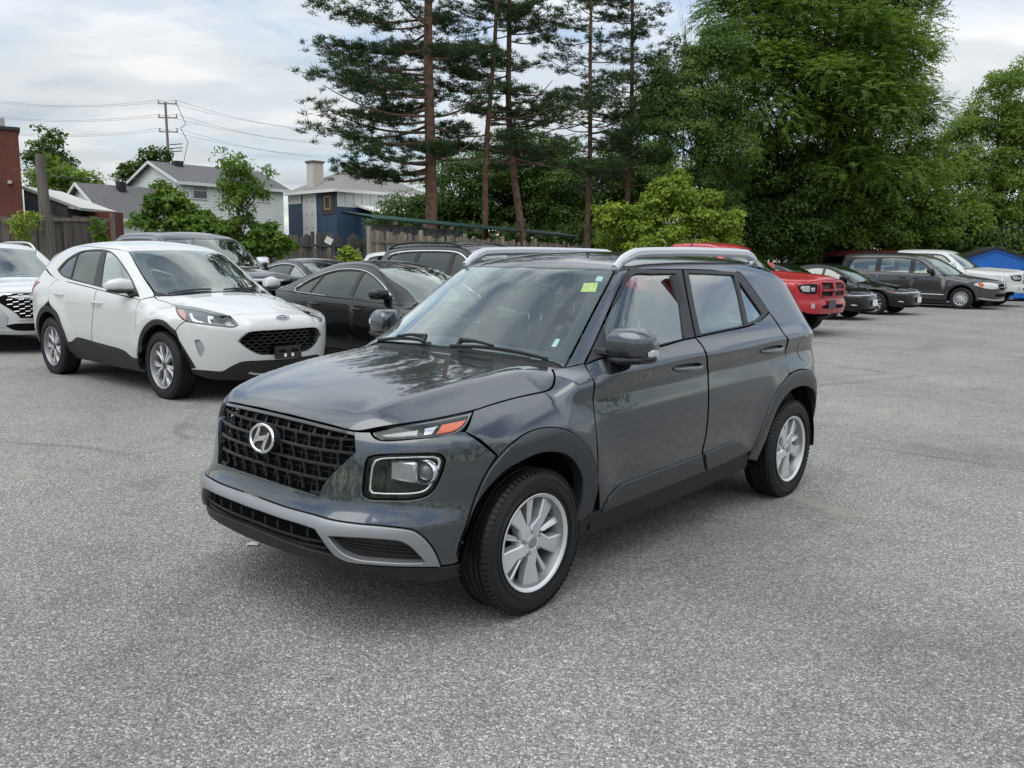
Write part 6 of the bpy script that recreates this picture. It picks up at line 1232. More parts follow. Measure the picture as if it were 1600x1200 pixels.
M_BRICK = brickmat(); M_WHITEW = mat('white_siding', (.74, .74, .72), .6, var=.06, vscale=2); M_ROOFG = mat('grey_shingle', (.115, .115, .12), .9, var=.25, vscale=9, bump=.5, bscale=30); M_ROOFL = mat('pale_shingle', (.22, .21, .20), .9, var=.2, vscale=6, bump=.5, bscale=30)
M_BLUE = mat('blue_siding', (.032, .062, .115), .55, var=.1, vscale=2); M_WIN = mat('house_window', (.03, .035, .04), .06, coat=1.); M_TRIMW = mat('white_trim', (.70, .70, .69), .5); M_WRAP = mat('house_wrap', (.60, .60, .585), .6, var=.12, vscale=4)
Yb = 38.; xr_ = gx(42, Yb); ztop = at(42, 204, Yb)[2]
bb = empty('brick_building', (xr_, Yb, 0), math.asin(-xr_/math.hypot(xr_, Yb))+R(2), 'plain red brick building end wall rising past the dark plank fence', 'building')
MB().box((-5, 4, ztop/2), (10, 8, ztop)).build('wall', M_BRICK, bb); MB().box((-5, 4, ztop+.06), (10.16, 8.16, .14)).build('coping', mat('dark_flashing', (.03, .025, .025), .5), bb)
MB().box((-.75, 1., ztop+.35), (.6, .6, .45)).build('roof_vent', mat('vent_grey', (.4, .4, .4), .6), bb); rbox('wall_lamp', (-.45, -.09, at(27, 286, Yb)[2]), (.16, .16, .14), mat('lamp_beige', (.5, .46, .38), .6), bb, .02)
def siding(b, p0, p1, z0, z1, step=.2, proj_=.02, gable=None):
    """lapped boards from p0 to p1 (xy), outward normal to the right of p0->p1"""
    p0, p1 = np.array(p0, float), np.array(p1, float); d = p1-p0; Ln = np.linalg.norm(d); d /= Ln; n = np.array([d[1], -d[0]]); z = z0
    while z < z1-1e-6:
        zt = min(z+step, z1)
        def lim(zz_):
            if gable is None or zz_ <= gable[0]: return 0., Ln
            f_ = (zz_-gable[0])/(gable[1]-gable[0]); return f_*gable[2]*Ln, Ln-f_*(1-gable[2])*Ln
        a, e = lim(z); a2, e2 = lim(zt)
        V = [(*(p0+d*a+n*proj_), z), (*(p0+d*e+n*proj_), z), (*(p0+d*e2), zt), (*(p0+d*a2), zt), (*(p0+d*a), z), (*(p0+d*e), z)]
        b.add(V, [(0, 1, 2, 3), (4, 5, 1, 0)]); z = zt
def window_on(par, p0, d, n, u, z, w, h, m=None, mull=True, fm=None):
    """framed window on a wall plane"""
    c = p0+d*u; ang = math.atan2(d[1], d[0]); fr = MB(); f_ = .07
    for (du, dz, ww, hh) in ((0, h/2, w+f_, f_), (0, -h/2, w+f_, f_), (-w/2, 0, f_, h), (w/2, 0, f_, h))+(((0, 0, w, .05),) if mull else ()):
        fr.box((du, -.03, dz), (ww, .10, hh))
    o = fr.build('window', fm or M_TRIMW, par); o.location = (c[0]+n[0]*.02, c[1]+n[1]*.02, z); o.rotation_euler = (0, 0, ang)
    g = MB().box((0, .0, 0), (w, .02, h)).build('pane', m or M_WIN, o); g.location = (0, -.012, 0)
def house(name, label, corner, th, Ln, Wd, zc, zr, wall_m, roof_m, eave=.4, hip=False, base=None, gut=True):
    """corner nearest the camera; long wall runs along angle th (to the right), gable wall to the left-back"""
    h = empty(name, (*corner, 0), th, label, 'house'); b = MB()   # local: long wall along +x at y=0 (facing -y); gable wall along +y at x=0 (facing -x)
    siding(b, (0, 0), (Ln, 0), base or 0, zc); siding(b, (0, Wd), (0, 0), base or 0, zr if not hip else zc, gable=None if hip else (zc, zr, .5)); siding(b, (Ln, 0), (Ln, Wd), base or 0, zr if not hip else zc, gable=None if hip else (zc, zr, .5)); siding(b, (Ln, Wd), (0, Wd), base or 0, zc)
    b.build('wall', wall_m, h)
    if base: MB().box((Ln/2, Wd/2, base/2), (Ln-.03, Wd-.03, base)).build('lower_wall', M_BRICK, h)
    e = eave; sl = (zr-zc)/(Wd/2); ze = zc-e*sl; r = MB(); T = .14
    if hip:
        hx = Wd/2; V = [(-e, -e, ze), (Ln+e, -e, ze), (Ln+e, Wd+e, ze), (-e, Wd+e, ze), (hx, Wd/2, zr), (max(hx+.01, Ln-hx), Wd/2, zr)]; r.add(V, [(0, 1, 5, 4), (1, 2, 5), (2, 3, 4, 5), (3, 0, 4), (3, 2, 1, 0)])
    else:
        for s_ in (0, 1):
            ya, yb_ = (-e, Wd/2) if s_ == 0 else (Wd+e, Wd/2); V = [(-e, ya, ze), (Ln+e, ya, ze), (Ln+e, yb_, zr), (-e, yb_, zr)]; V += [(x, y, z+T) for x, y, z in V]; r.add(V, [(0, 1, 2, 3), (7, 6, 5, 4), (0, 4, 5, 1), (1, 5, 6, 2), (2, 6, 7, 3), (3, 7, 4, 0)])
    ro = r.build('roof', roof_m, h)
    f = MB(); f.box((Ln/2, -e-.01, ze+.02), (Ln+2*e, .05, .22))
    if not hip:
        for x in (-e-.01, Ln+e+.01):
            for s_ in (0, 1):
                ya, yb_ = (-e, Wd/2) if s_ == 0 else (Wd+e, Wd/2); f.tube([(x, ya, ze+.04), (x, yb_, zr+.04)], .13, 4, sq=(.3, 1.))
    else: f.box((-e-.01, Wd/2, ze+.02), (.05, Wd+2*e, .22)); f.box((Ln/2, Wd/2, ze-.02), (Ln+2*e-.1, Wd+2*e-.1, .06))
    f.build('fascia', M_TRIMW, h); return h, ro
X2 = np.array([1., 0]); 
# white house with grey roof
Yw = 60.; cw_ = (gx(286, Yw), Yw); ze_, zr_ = at(286, 283, Yw)[2], at(245, 252, Yw)[2]
hw, ro = house('white_house', 'white sided house with grey gable roof and brick base', cw_, R(50), 8.4, 7.1, ze_, zr_+.1, M_WHITEW, M_ROOFG, base=3.0)
window_on(hw, np.array([0., 0]), np.array([1., 0]), np.array([0, -1.]), 1.45, at(312, 296, Yw)[2], 1.1, 1.15); window_on(hw, np.array([0., 0]), np.array([1., 0]), np.array([0, -1.]), 6.6, at(312, 296, Yw)[2], 1.2, 1.0, mat('blind', (.42, .38, .30), .7)); window_on(hw, np.array([0., 0]), np.array([1., 0]), np.array([0, -1.]), 6.6, 1.9, 1.0, 1.2, mat('pale_pane', (.45, .5, .48), .2))
rbox('roof_vent', (1.6, 3.1, zr_+.12), (.6, .6, .5), M_BLACK, ro, .03); rbox('chimney', (6.4, 4.2, zr_+.35), (.8, .8, .9), M_BRICK, ro, .01)
MB().tube([(.05, -.1, ze_-.1), (.05, -.1, 2.)], .06, 6).build('downspout', M_TRIMW, hw)
# low white garage
Yg = 55.; cg = (gx(178, Yg), Yg); hg, ro = house('white_garage', 'low white garage with grey gable roof left of the white house', (gx(172, Yg), Yg), R(50), 5.5, 7.2, at(168, 338, Yg)[2], at(125, 292, Yg)[2]+.3, M_WHITEW, M_ROOFG, base=None); rbox('roof_vent', (2.4, 3.0, at(125, 292, Yg)[2]+.3), (.5, .5, .7), M_BLACK, ro, .03)
MB().box((2.5, -.05, .9), (8, .1, 1.8)).build('lower_wall', M_BRICK, hg)
# grey shed with white fascia
Ys = 44.; sx0 = gx(44, Ys); s = empty('grey_shed', (sx0, Ys, 0), 0, 'dark grey boarded shed with sloping white roof edge beside brick building', 'shed'); za, zb2 = at(47, 293, Ys)[2], at(120, 325, Ys)[2]; xw = gx(110, Ys)-sx0
b = MB(); nb = 14
for i in range(nb):
    x0_, x1_ = xw*i/nb, xw*(i+1)/nb-.012; z0_, z1_ = za+(zb2-za)*x0_/(xw*1.3), za+(zb2-za)*x1_/(xw*1.3); pb = MB(); V = [(x0_, -.02*(i % 2), 0), (x1_, -.02*(i % 2), 0), (x1_, -.02*(i % 2), z1_), (x0_, -.02*(i % 2), z0_)]; pb.add(V+[(x, .05, z) for x, y, z in V], [(0, 1, 2, 3), (1, 5, 6, 2), (0, 3, 7, 4), (3, 2, 6, 7)]); pb.build('board', mat('shed_grey', (.085, .09, .10), .8, var=.2, vscale=5), s)
MB().box((xw/2, 2, zb2/2), (xw, 3.9, zb2-.02)).build('wall', MATS['shed_grey'], s); r_ = MB(); zz_ = za+(zb2-za)*1.05; r_.tube([(-.1, 1.9, za+.02), (xw*1.32, 1.9, zz_)], .2, 4, sq=(14., .5)); r_.build('roof', mat('shed_roof', (.55, .54, .52), .7), s)
MB().box((xw+.8, 2.2, at(130, 328, Ys)[2]/2), (1.5, 1.2, at(130, 328, Ys)[2])).build('side_wall', M_BRICK, s)
# blue house under renovation
Yh = 66.; ch = (gx(528, Yh), Yh); zc = at(528, 293, Yh)[2]; zr2 = at(540, 252, Yh)[2]
hb, ro = house('blue_house', 'blue sided house mid renovation with bare white wrap and hip roof', ch, R(45), 9., 7.1, zc, zr2, M_BLUE, M_ROOFL, hip=True, eave=.45)
b = MB().box((-.05, 3.8, zc-2.85), (.03, 2.0, 5.6)).build('wrap_panel', M_WRAP, hb)
for k in range(5):
    for j in range(2): rbox('wrap_mark', (-.068, 3.4+.8*j, zc-.9-1.05*k), (.01, .08, .22), mat('wrap_blue', (.06, .09, .3), .6), b, .001)
MB().box((3.9, -.05, zc-.72), (7.8, .03, 1.4)).build('wrap_panel', M_WRAP, hb); MB().box((-.05, 6.0, zc-.55), (.03, 2.0, .95)).build('wrap_panel', M_WRAP, hb)
for k in range(9): rbox('sheathing_strip', (.7+k*.78, -.075, zc-.72), (.05, .02, 1.2), mat('tape_grey', (.30, .30, .31), .6), hb, .001)
window_on(hb, np.array([0., 7.1]), np.array([0, -1.]), np.array([-1., 0]), 7.1-1.2, zc-1.1, .8, .95, mull=False, fm=mat('raw_timber', (.48, .33, .13), .7)); MB().box((-.045, 1.2, zc-1.1), (.03, 1.7, 1.7)).build('wrap_panel', mat('bare_board', (.06, .05, .045), .9), hb)
for yy in (5.6, 1.5): window_on(hb, np.array([0., 7.1]), np.array([0, -1.]), np.array([-1., 0]), 7.1-yy, zc-5.0, .95, .85, mull=True)
window_on(hb, np.array([0., 0]), np.array([1., 0]), np.array([0, -1.]), 6.3, zc-1.2, .9, .9)
zch = at(488, 246, Yh)[2]; MB().box((.9, 4.4, zch/2+2), (.95, .95, zch-4)).build('chimney', mat('chimney_brick', (.50, .47, .42), .85, var=.1), ro); rbox('chimney_cap', (.9, 4.4, zch+.05), (1.15, 1.15, .16), mat('cap_brown', (.15, .10, .08), .8), ro, .02); rbox('roof_vent', (3.2, 1.2, zc+1.5), (.25, .25, .35), M_BLACK, ro, .01)
an = MB().box((5.2, -2.0, at(560, 338, Yh)[2]/2), (6.5, 4.0, at(560, 338, Yh)[2])); an.build('annex_wall', M_BLUE, hb); r_ = MB(); za3 = at(560, 338, Yh)[2]; V = [(1.7, -4.4, za3-.1), (8.8, -4.4, za3-.1), (8.8, 0, za3+.8), (1.7, 0, za3+.8)]; r_.add(V+[(x, y, z+.15) for x, y, z in V], [(0, 1, 2, 3), (7, 6, 5, 4), (0, 4, 5, 1), (1, 5, 6, 2), (2, 6, 7, 3), (3, 7, 4, 0)]); r_.build('annex_roof', M_TRIMW, hb)
# long shed with green corrugated roof behind the pale fence
pA = np.array([gx(578, 25.4), 25.4]); pB = np.array([gx(890, 38.2), 38.2]); d = pB-pA; Ln = np.linalg.norm(d); th = math.atan2(d[1], d[0]); zA, zB = at(552, 337, 25.2)[2], at(890, 367, 38.2)[2]
sh = empty('long_shed', (*pA, 0), th, 'long shed with green corrugated metal roof and flaking dark boards', 'shed')
nb = 60
mb1, mb2 = mat('flaking_paint', (.10, .105, .10), .85, var=.75, vscale=7), wood('shed_boards', (.16, .14, .12))
for i in range(nb):
    x0_, x1_ = Ln*i/nb, Ln*(i+1)/nb-.012; f0 = zA+(zB-zA)*(i/nb)-.22; q = MB().box(((x0_+x1_)/2, 0, f0/2-(.0 if i < 22 else .12)), (x1_-x0_, .04, f0-(.0 if i < 22 else .24))); q.build('board', mb1 if i < 22 else mb2, sh)
MB().box((Ln/2+.5, .5, 1.0), (Ln-1.2, .8, 2.0)).build('wall', M_VOID, sh)
V = []; F = []; nc = 280
for i in range(nc+1):
    x = -.3+(Ln+.6)*i/nc; zz_ = zA+(zB-zA)*(x/Ln)+.018*math.cos(i*math.pi); 
    V += [(x, -.30, zz_-.05), (x, .8, zz_+.12), (x, -.30, zz_-.09), (x, .8, zz_+.08)]
for i in range(nc): a = 4*i; F += [(a, a+4, a+5, a+1), (a+2, a+3, a+7, a+6), (a, a+2, a+6, a+4)]
mesh('roof', V, F, mat('green_metal', (.018, .055, .044), .6, .0, var=.15, vscale=1.5), sh, False)
for i in range(9): x = Ln*(i+.5)/9; rbox('rafter', (x, -.2, zA+(zB-zA)*(i+.5)/9-.17), (.06, .4, .10), mb2, sh, .005)
# blue waste bin with black lids
Yd = 34.6; xp = gx(1556, Yd); zp = at(1553, 389, Yd)[2]; db = empty('waste_bin', (xp, Yd, 0), R(-14), 'large blue steel waste bin with black sloping lids', 'bin'); M_BINB = mat('bin_blue', (.01, .125, .48), .42, var=.12, vscale=3)
hw_ = 1.75; zs_ = zp-.62
body = MB().prism([(-hw_, .12), (hw_, .12), (hw_, zs_), (0, zp-.03), (-hw_, zs_)], -2.0, 0, Matrix.Rotation(math.pi/2, 4, 'X')); body.build('body', M_BINB, db, bevel=.015, seg=1)
for s_ in (-1, 1):
    l_ = MB(); l_.prism([(0, zp), (s_*(hw_+.12), zs_-.04), (s_*(hw_+.12), zs_+.06), (0, zp+.10)][::s_], -2.1, .10, Matrix.Rotation(math.pi/2, 4, 'X')); l_.build('lid', mat('lid_black', (.012, .012, .013), .6), db)
    f_ = MB(); f_.tube([(0, -.02, zp-.05), (s_*hw_, -.02, zs_-.02)], .05, 4); f_.build('rim', M_BINB, db)
for x in (-1.1, 0, 1.1): MB().box((x, -.03, .75), (.10, .08, 1.2)).build('rib', M_BINB, db)
MB().box((.9, -.05, 1.0), (.5, .1, .25)).build('lift_pocket', M_BINB, db)
for x in (-1.4, 1.4): MB().box((x, .9, .06), (.12, 1.9, .12)).build('skid', M_BLACK, db)
# dark metal picket fence under the trees on the right
pA = np.array([gx(1330, 38.6), 38.6]); pB = np.array([gx(1625, 40.2), 40.2]); d = pB-pA; Ln = np.linalg.norm(d); mf = empty('metal_fence', (*pA, 0), math.atan2(d[1], d[0]), 'dark metal picket fence below the trees behind the white pickup', 'fence'); zt_ = at(1480, 351, 39.4)[2]
pr = MB().box((0, 0, zt_/2), (.025, .025, zt_)).build('picket', M_BLACK, mf); n_ = int(Ln/.13)
for i in range(n_):
    o = pr if i == 0 else bpy.data.objects.new('picket', pr.data)
    if i: link(o, mf)
    o.location = (i*Ln/n_, 0, 0)
for z in (.25, zt_-.35, zt_-.12): MB().box((Ln/2, 0, z), (Ln, .04, .04)).build('rail', M_BLACK, mf)
# utility pole and wires
Yp = 90.; pt = at(262, 160, Yp); pl = empty('utility_pole', (pt[0], Yp, 0), 0, 'tall wooden utility pole carrying paired overhead wires', 'pole'); mpw = mat('pole_wood', (.20, .17, .16), .85, var=.2)
MB().tube([(0, 0, 0), (-.25, 0, pt[2])], [.17, .12], 10).build('shaft', mpw, pl, smooth=True)
lv = [at(262, y, Yp)[2] for y in (162, 184, 206)]
for z in lv:
    MB().tube([(-1.0, 0, z), (.9, 0, z)], .06, 6).build('crossarm', mpw, pl)
    for x in (-.95, .85): MB().lathe([(.02, -.1), (.09, 0), (.06, .12), (.09, .22), (.02, .3)], 8, axis='z', c=(x, 0, z+.1)).build('insulator', mat('insulator_grey', (.3, .27, .26), .4), pl)
ladder = MB()
for y in (226, 232, 237): z = at(262, y, Yp)[2]; ladder.tube([(0, 0, z), (1.3, 0, z+.1)], .05, 5)
ladder.tube(spline([(.9, 0, lv[0]), (1.7, .2, lv[0]-2), (1.2, 0, lv[1]-1), (1.9, 0, lv[2]-1), (1.1, 0, lv[2]-4)], n=8), .03, 5); ladder.build('jumper_cable', M_BLACK, pl)
for k, (z, yl, yr) in enumerate(zip(lv, (148, 172, 197), (203, 222, 243))):
    for s_, dx in ((0, -.95), (1, .85)):
        for tgt, xe, Ye in ((at(-60, yl+s_*4, 110.), None, 110.), (at(560, yr+s_*4, 120.), None, 120.)):
            a = np.array([pt[0]+dx, Yp, z+.35]); b_ = np.array(tgt); t_ = np.linspace(0, 1, 24)[:, None]; c_ = a*(1-t_)+b_*t_; c_[:, 2] -= 4*.9*(t_*(1-t_))[:, 0]
            w_ = MB().tube(c_, .015, 4).build('wire', mat('wire_grey', (.10, .10, .11), .5), pl, smooth=True); w_.location = (-pt[0], -Yp, 0)
a, b_ = at(40, 271, 40), at(215, 279, 58); t_ = np.linspace(0, 1, 16)[:, None]; c_ = a*(1-t_)+b_*t_; c_[:, 2] -= .5*(t_*(1-t_))[:, 0]; o = MB().tube(c_, .02, 4).build('service_wire', MATS['wire_grey'], None, smooth=True); tag(o, 'thin service wire strung from brick building to white house', 'wire')
# small litter: white scrap under the bumper
sc_ = atz([(394, 852)])[0]; o = mesh('paper_scrap', [(-.03, -.02, .008), (.035, -.015, .004), (.03, .02, .014), (-.02, .022, .006), (0, 0, .02)], [(0, 1, 4), (1, 2, 4), (2, 3, 4), (3, 0, 4)], MATS['paper_white'], None, False); o.location = (sc_[0], sc_[1], .002); tag(o, 'small white paper scrap lying below the grey car bumper', 'litter')
v = mesh('grass_verge', [(-120, 30, .02), (gx(-40, 22.5)-2, 22.5, .02), (gx(400, 27.5), 27.5, .02), (gx(572, 28.5), 28.5, .02), (gx(910, 41), 41, .02), (gx(1300, 40), 40.5, .02), (60, 44, .02), (160, 90, .02), (160, 300, .02), (-160, 300, .02)], [tuple(range(10))], mat('grass_ground', (.035, .06, .018), .95, var=.4, vscale=1.), None, False); tag(v, kind='structure')
# ------------------------------------------------------------------ vegetation
def fastmesh(name, V, nper, m, parent, tint=None, normals=None):
    """V: (n*nper,3) vertices, one polygon per nper vertices"""
    V = np.ascontiguousarray(V, np.float32).reshape(-1, 3); n = len(V)//nper; me = bpy.data.meshes.new(name); me.vertices.add(len(V)); me.vertices.foreach_set('co', V.ravel()); me.loops.add(len(V)); me.loops.foreach_set('vertex_index', np.arange(len(V), dtype=np.int32)); me.polygons.add(n); me.polygons.foreach_set('loop_start', np.arange(0, len(V), nper, dtype=np.int32)); me.materials.append(m)
    if tint is not None: a = me.attributes.new('tint', 'FLOAT', 'FACE'); a.data.foreach_set('value', np.ascontiguousarray(tint, np.float32))
    me.update(calc_edges=True); o = bpy.data.objects.new(name, me); return link(o, parent)
def leafmat(name, dark, mid, light, trans=.35):
    if name in MATS: return MATS[name]
    m = bpy.data.materials.new(name); m.use_nodes = True; t = m.node_tree; t.nodes.clear(); at_ = N(t, 'ShaderNodeAttribute', attribute_name='tint')
    col = ramp(t, at_.outputs['Fac'], [(0, dark), (.5, mid), (1, light)])
    b = N(t, 'ShaderNodeBsdfPrincipled'); L(t, col, b.inputs['Base Color']); b.inputs['Roughness'].default_value = .55; b.inputs['Specular IOR Level'].default_value = .3
    tr = N(t, 'ShaderNodeBsdfTranslucent'); L(t, mixc(t, 1., col, (1.5, 1.5, .7), 'MULTIPLY'), tr.inputs[0]); mx = N(t, 'ShaderNodeMixShader'); mx.inputs[0].default_value = trans; L(t, b.outputs[0], mx.inputs[1]); L(t, tr.outputs[0], mx.inputs[2]); o = N(t, 'ShaderNodeOutputMaterial'); L(t, mx.outputs[0], o.inputs[0]); MATS[name] = m; return m
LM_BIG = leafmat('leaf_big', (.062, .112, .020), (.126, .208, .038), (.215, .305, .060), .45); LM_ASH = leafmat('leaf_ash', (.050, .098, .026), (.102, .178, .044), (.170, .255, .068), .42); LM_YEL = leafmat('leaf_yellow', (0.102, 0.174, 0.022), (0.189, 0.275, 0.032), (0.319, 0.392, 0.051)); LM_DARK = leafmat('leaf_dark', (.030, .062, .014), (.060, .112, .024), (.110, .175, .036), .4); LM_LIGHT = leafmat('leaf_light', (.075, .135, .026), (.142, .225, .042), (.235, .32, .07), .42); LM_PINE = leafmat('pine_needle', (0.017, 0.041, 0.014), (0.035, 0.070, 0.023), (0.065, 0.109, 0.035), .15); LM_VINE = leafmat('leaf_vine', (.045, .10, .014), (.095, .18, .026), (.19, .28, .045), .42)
M_BARKP = mat('pine_bark', (.15, .092, .062), .9, var=.5, vscale=5, bump=.8, bscale=18); M_BARK = mat('grey_bark', (.055, .042, .032), .9, var=.4, vscale=6, bump=.8, bscale=20)
def unit(v): return v/(np.linalg.norm(v, axis=-1, keepdims=True)+1e-9)
def leaves(C, size, aspect=.5, up=.5, droop=.2, out=None):
    """one pointed leaf (quad) at each C, facing outwards and upwards; returns (n*4,3)"""
    n = len(C); o = out if out is not None else np.zeros((n, 3)); nn = unit(rng.normal(size=(n, 3))*.42+np.array([0, -.1, 1.])*up+o*.75); d = unit(np.cross(nn, rng.normal(size=(n, 3)))-[0, 0, droop]); w = unit(np.cross(nn, d)); s = size*rng.uniform(.6, 1.3, (n, 1)); a = aspect*s*.5
    return np.stack([C, C+d*s*.45+w*a, C+d*s, C+d*s*.45-w*a], 1).reshape(-1, 3)
def puff(n):
    """directions and radii filling a clump, mostly its upper outer shell"""
    d = unit(rng.normal(size=(n, 3))); d[:, 2] = np.where((d[:, 2] < -.2) & (rng.random(n) < .6), -d[:, 2], d[:, 2]); return d, rng.uniform(.35, 1.05, (n, 1))**.7
def ell_tips(blobs, n, shell=.55, low=-.75, nz=.25):
    """points near the surface of ellipsoids; blobs: (centre, (rx,ry,rz), weight)"""
    w = np.array([b[2]*np.prod(b[1])**(2/3) for b in blobs]); k = rng.choice(len(blobs), n, p=w/w.sum()); d = unit(rng.normal(size=(n, 3))); d[:, 2] = np.where(d[:, 2] < low, -d[:, 2], d[:, 2]); r = rng.uniform(shell**2, 1, n)**.5*(1+rng.normal(0, nz*.5, n))
    C = np.array([b[0] for b in blobs])[k]; Rr = np.array([b[1] for b in blobs])[k]; return C+d*r[:, None]*Rr, d
def limb_tubes(b, root, targets, r0, n=6):
    for t in targets:
        t = np.array(t, float); m = root*.5+t*.5+rng.normal(0, .15, 3)*np.linalg.norm(t-root)*.4+[0, 0, -.08*np.linalg.norm(t-root)]; P = spline(np.array([root, m, t]), n=4); b.tube(P, np.linspace(r0, r0*.2, len(P)), 5)
def tree(name, label, cat, base, blobs, lm, nl, size, ncl, clr, trunk_r=.15, aspect=.5, up=.5, droop=.2, frond=False, group=None, bark=None, low=-.75, limbs=14, shell=.5, top=.75, flat=.7):
    base = np.array(base, float); e = empty(name, base, 0, label, cat, group); blobs = [(np.array(c)-base, np.array(r, float), w) for c, r, w in [(b+(1.,))[:3] if len(b) == 2 else b for b in blobs]]
    zt = max(c[2]+r[2]*top-.0 for c, r, w in blobs); mc = np.mean([c for c, r, w in blobs], 0); b = MB(); zc = mc[2]
    P = spline(np.array([(0, 0, 0), (mc[0]*.15+rng.normal(0, .05), mc[1]*.15, zc*.5), (mc[0]*.6, mc[1]*.6, zc), (mc[0]*.9, mc[1]*.9, zt*.85)]), n=5); b.tube(P, np.linspace(trunk_r, trunk_r*.2, len(P)), 8)
    tips, td = ell_tips(blobs, ncl, shell, low)
    limb_tubes(b, P[len(P)//2], tips[rng.choice(ncl, min(limbs, ncl), False)], trunk_r*.35); limb_tubes(b, P[len(P)//4], tips[rng.choice(ncl, min(limbs//2, ncl), False)], trunk_r*.3)
    b.build('trunk', bark or M_BARK, e, smooth=True)
    per = max(1, nl//ncl); k = np.repeat(np.arange(ncl), per); tb = rng.normal(.5, .17, ncl)
    sz_ = rng.lognormal(0, .28, (ncl, 1))[k]; od, orad = puff(len(k)); C = tips[k]+od*orad*clr*sz_*[1, 1, flat]
    if frond:      # pinnate leaves: a drooping stalk with paired leaflets
        n = len(C); d = unit(td[k]*.45+od*.9+rng.normal(size=(n, 3))*.3+[0, 0, .1]); ln = size*rng.uniform(2., 3.4, (n, 1)); V = []; T = []
        for j in range(6):
            f = (j+1)/6.; p = C+d*ln*f-[0, 0, 1]*(ln*f*f*.45)
            for s_ in (-1, 1):
                side = unit(np.cross(d, [0, 0, 1.]))*s_; dd = unit(side*.8+d*.55-[0, 0, .45]+rng.normal(size=(n, 3))*.12); nn = unit(np.array([0, -.1, .8])+od*.6+rng.normal(size=(n, 3))*.3); w = unit(np.cross(nn, dd)); s = size*rng.uniform(.7, 1.15, (n, 1))*(1-.25*f); a = s*aspect*.5; V.append(np.stack([p, p+dd*s*.45+w*a, p+dd*s, p+dd*s*.45-w*a], 1)); T.append(np.clip(tb[k]+rng.normal(0, .10, n), 0, 1))
        fastmesh('crown', np.concatenate(V).reshape(-1, 3), 4, lm, e, np.concatenate(T))
    else:
        fastmesh('crown', leaves(C, size, aspect, up, droop, od), 4, lm, e, np.clip(tb[k]+rng.normal(0, .14, len(k)), 0, 1))
    return e
def pb(x, y, Y, rx, rz, ry=None, w=1.):
    """blob from picture centre and radii in pixels at depth Y"""
    k = Y/CF; return (at(x, y, Y), (rx*k, (ry or (rx+rz)*.5)*k, rz*k), w)
def gb(x, Y): return (gx(x, Y), Y, 0.)
# --- pines
def pine(label, xpix, Y, r, zt, nbr, ncl, spread, z0, wob=0., dens=1., dir_bias=0., size=.17, lean=(0, 0), dead=0):
    base = np.array([gx(xpix, Y), Y, 0.]); e = empty('pine_tree', base, 0, label, 'pine tree'); b = MB(); zz_ = np.linspace(0, zt, 12)
    P = np.stack([lean[0]*zz_/zt+wob*np.sin(zz_*.55+xpix), lean[1]*zz_/zt+wob*.6*np.cos(zz_*.5), zz_], -1); b.tube(P, r*(1-.80*(zz_/zt)**1.1), 10); b.build('trunk', M_BARKP, e, smooth=True)
    br = MB(); NV = []; NT = []
    for i in range(nbr+dead):
        f = (i+rng.random())/nbr; dd_ = i >= nbr; f = rng.uniform(0, .25) if dd_ else f; z = z0+(zt-z0)*f; a = rng.uniform(0, 2*math.pi); a = a if rng.random() > abs(dir_bias) else (math.pi+rng.normal(0, .7) if dir_bias < 0 else rng.normal(0, .7))
        Lb = spread*(1-.72*f**1.3)*rng.uniform(.55, 1.12)*(.62 if dir_bias < 0 and math.cos(a) > .2 else 1.); Lb = min(Lb, 3.9 if z > 5.2 else 3.0); d = np.array([math.cos(a), math.sin(a)]); p0 = np.array([np.interp(z, zz_, P[:, 0]), np.interp(z, zz_, P[:, 1]), z]); t_ = np.linspace(0, 1, 9)
        rise = rng.uniform(-.14, .26); c = np.stack([p0[0]+d[0]*Lb*t_+.12*np.sin(t_*5+i)*t_, p0[1]+d[1]*Lb*t_+.12*np.cos(t_*4+i)*t_, p0[2]+Lb*(rise*t_-.22*t_*(1-t_)+.08*t_**3)], -1); br.tube(c, np.linspace(r*.26*(1-.6*f), .012, 9), 5)
        if dd_: continue
        m = max(3, int(ncl*Lb/spread*dens)); tt = rng.uniform(.28, 1.02, m)**.8; pc = np.stack([np.interp(tt, t_, c[:, j]) for j in range(3)], -1); wd = .16+.30*Lb*.35*np.sin(np.clip(tt, 0, 1)*2.6)[:, None]
        off = rng.normal(size=(m, 3))*wd*[1, 1, .16]; pc = pc+off+[0, 0, .05]; nn = 30; q = np.repeat(pc, nn, 0); dv = unit(rng.normal(size=(m*nn, 3))*[1, 1, .55]+[0, 0, .42]+np.repeat(np.array([d[0], d[1], 0])[None]*.35, m*nn, 0)); s = size*rng.uniform(.7, 1.35, (m*nn, 1)); w = unit(np.cross(dv, rng.normal(size=(m*nn, 3))))*.014; q = q+rng.normal(size=q.shape)*[.07, .07, .03]
        NV.append(np.stack([q-w, q+w, q+dv*s], 1).reshape(-1, 3)); NT.append(np.clip(np.repeat(rng.normal(.5, .2, m), nn)+rng.normal(0, .1, m*nn), 0, 1))
    br.build('branches', M_BARKP if dens > .6 else M_BARK, e, smooth=True); fastmesh('crown', np.concatenate(NV), 3, LM_PINE, e, np.concatenate(NT)); return e
pine('large dense pine with thick reddish trunk beside the blue house', 672, 31., .25, 17.5, 86, 80, 4.9, 4.2, .05, 1.1, -.42, dead=3)
pine('slim pine with forked bare lower trunk, next after the large dense pine', 756, 33., .135, 17., 52, 56, 3.1, 4.8, .10, .85, size=.16, lean=(.5, 0), dead=8)
pine('pine with bent upper trunk and long bare low branches', 818, 33.5, .17, 17., 52, 56, 3.2, 5.0, .16, .85, size=.16, lean=(-1.2, 0), dead=12)
pine('thin pine with sparse bare top and orange bark', 916, 36., .13, 16.5, 52, 46, 2.8, 5.0, .05, .7, size=.14, dead=14)
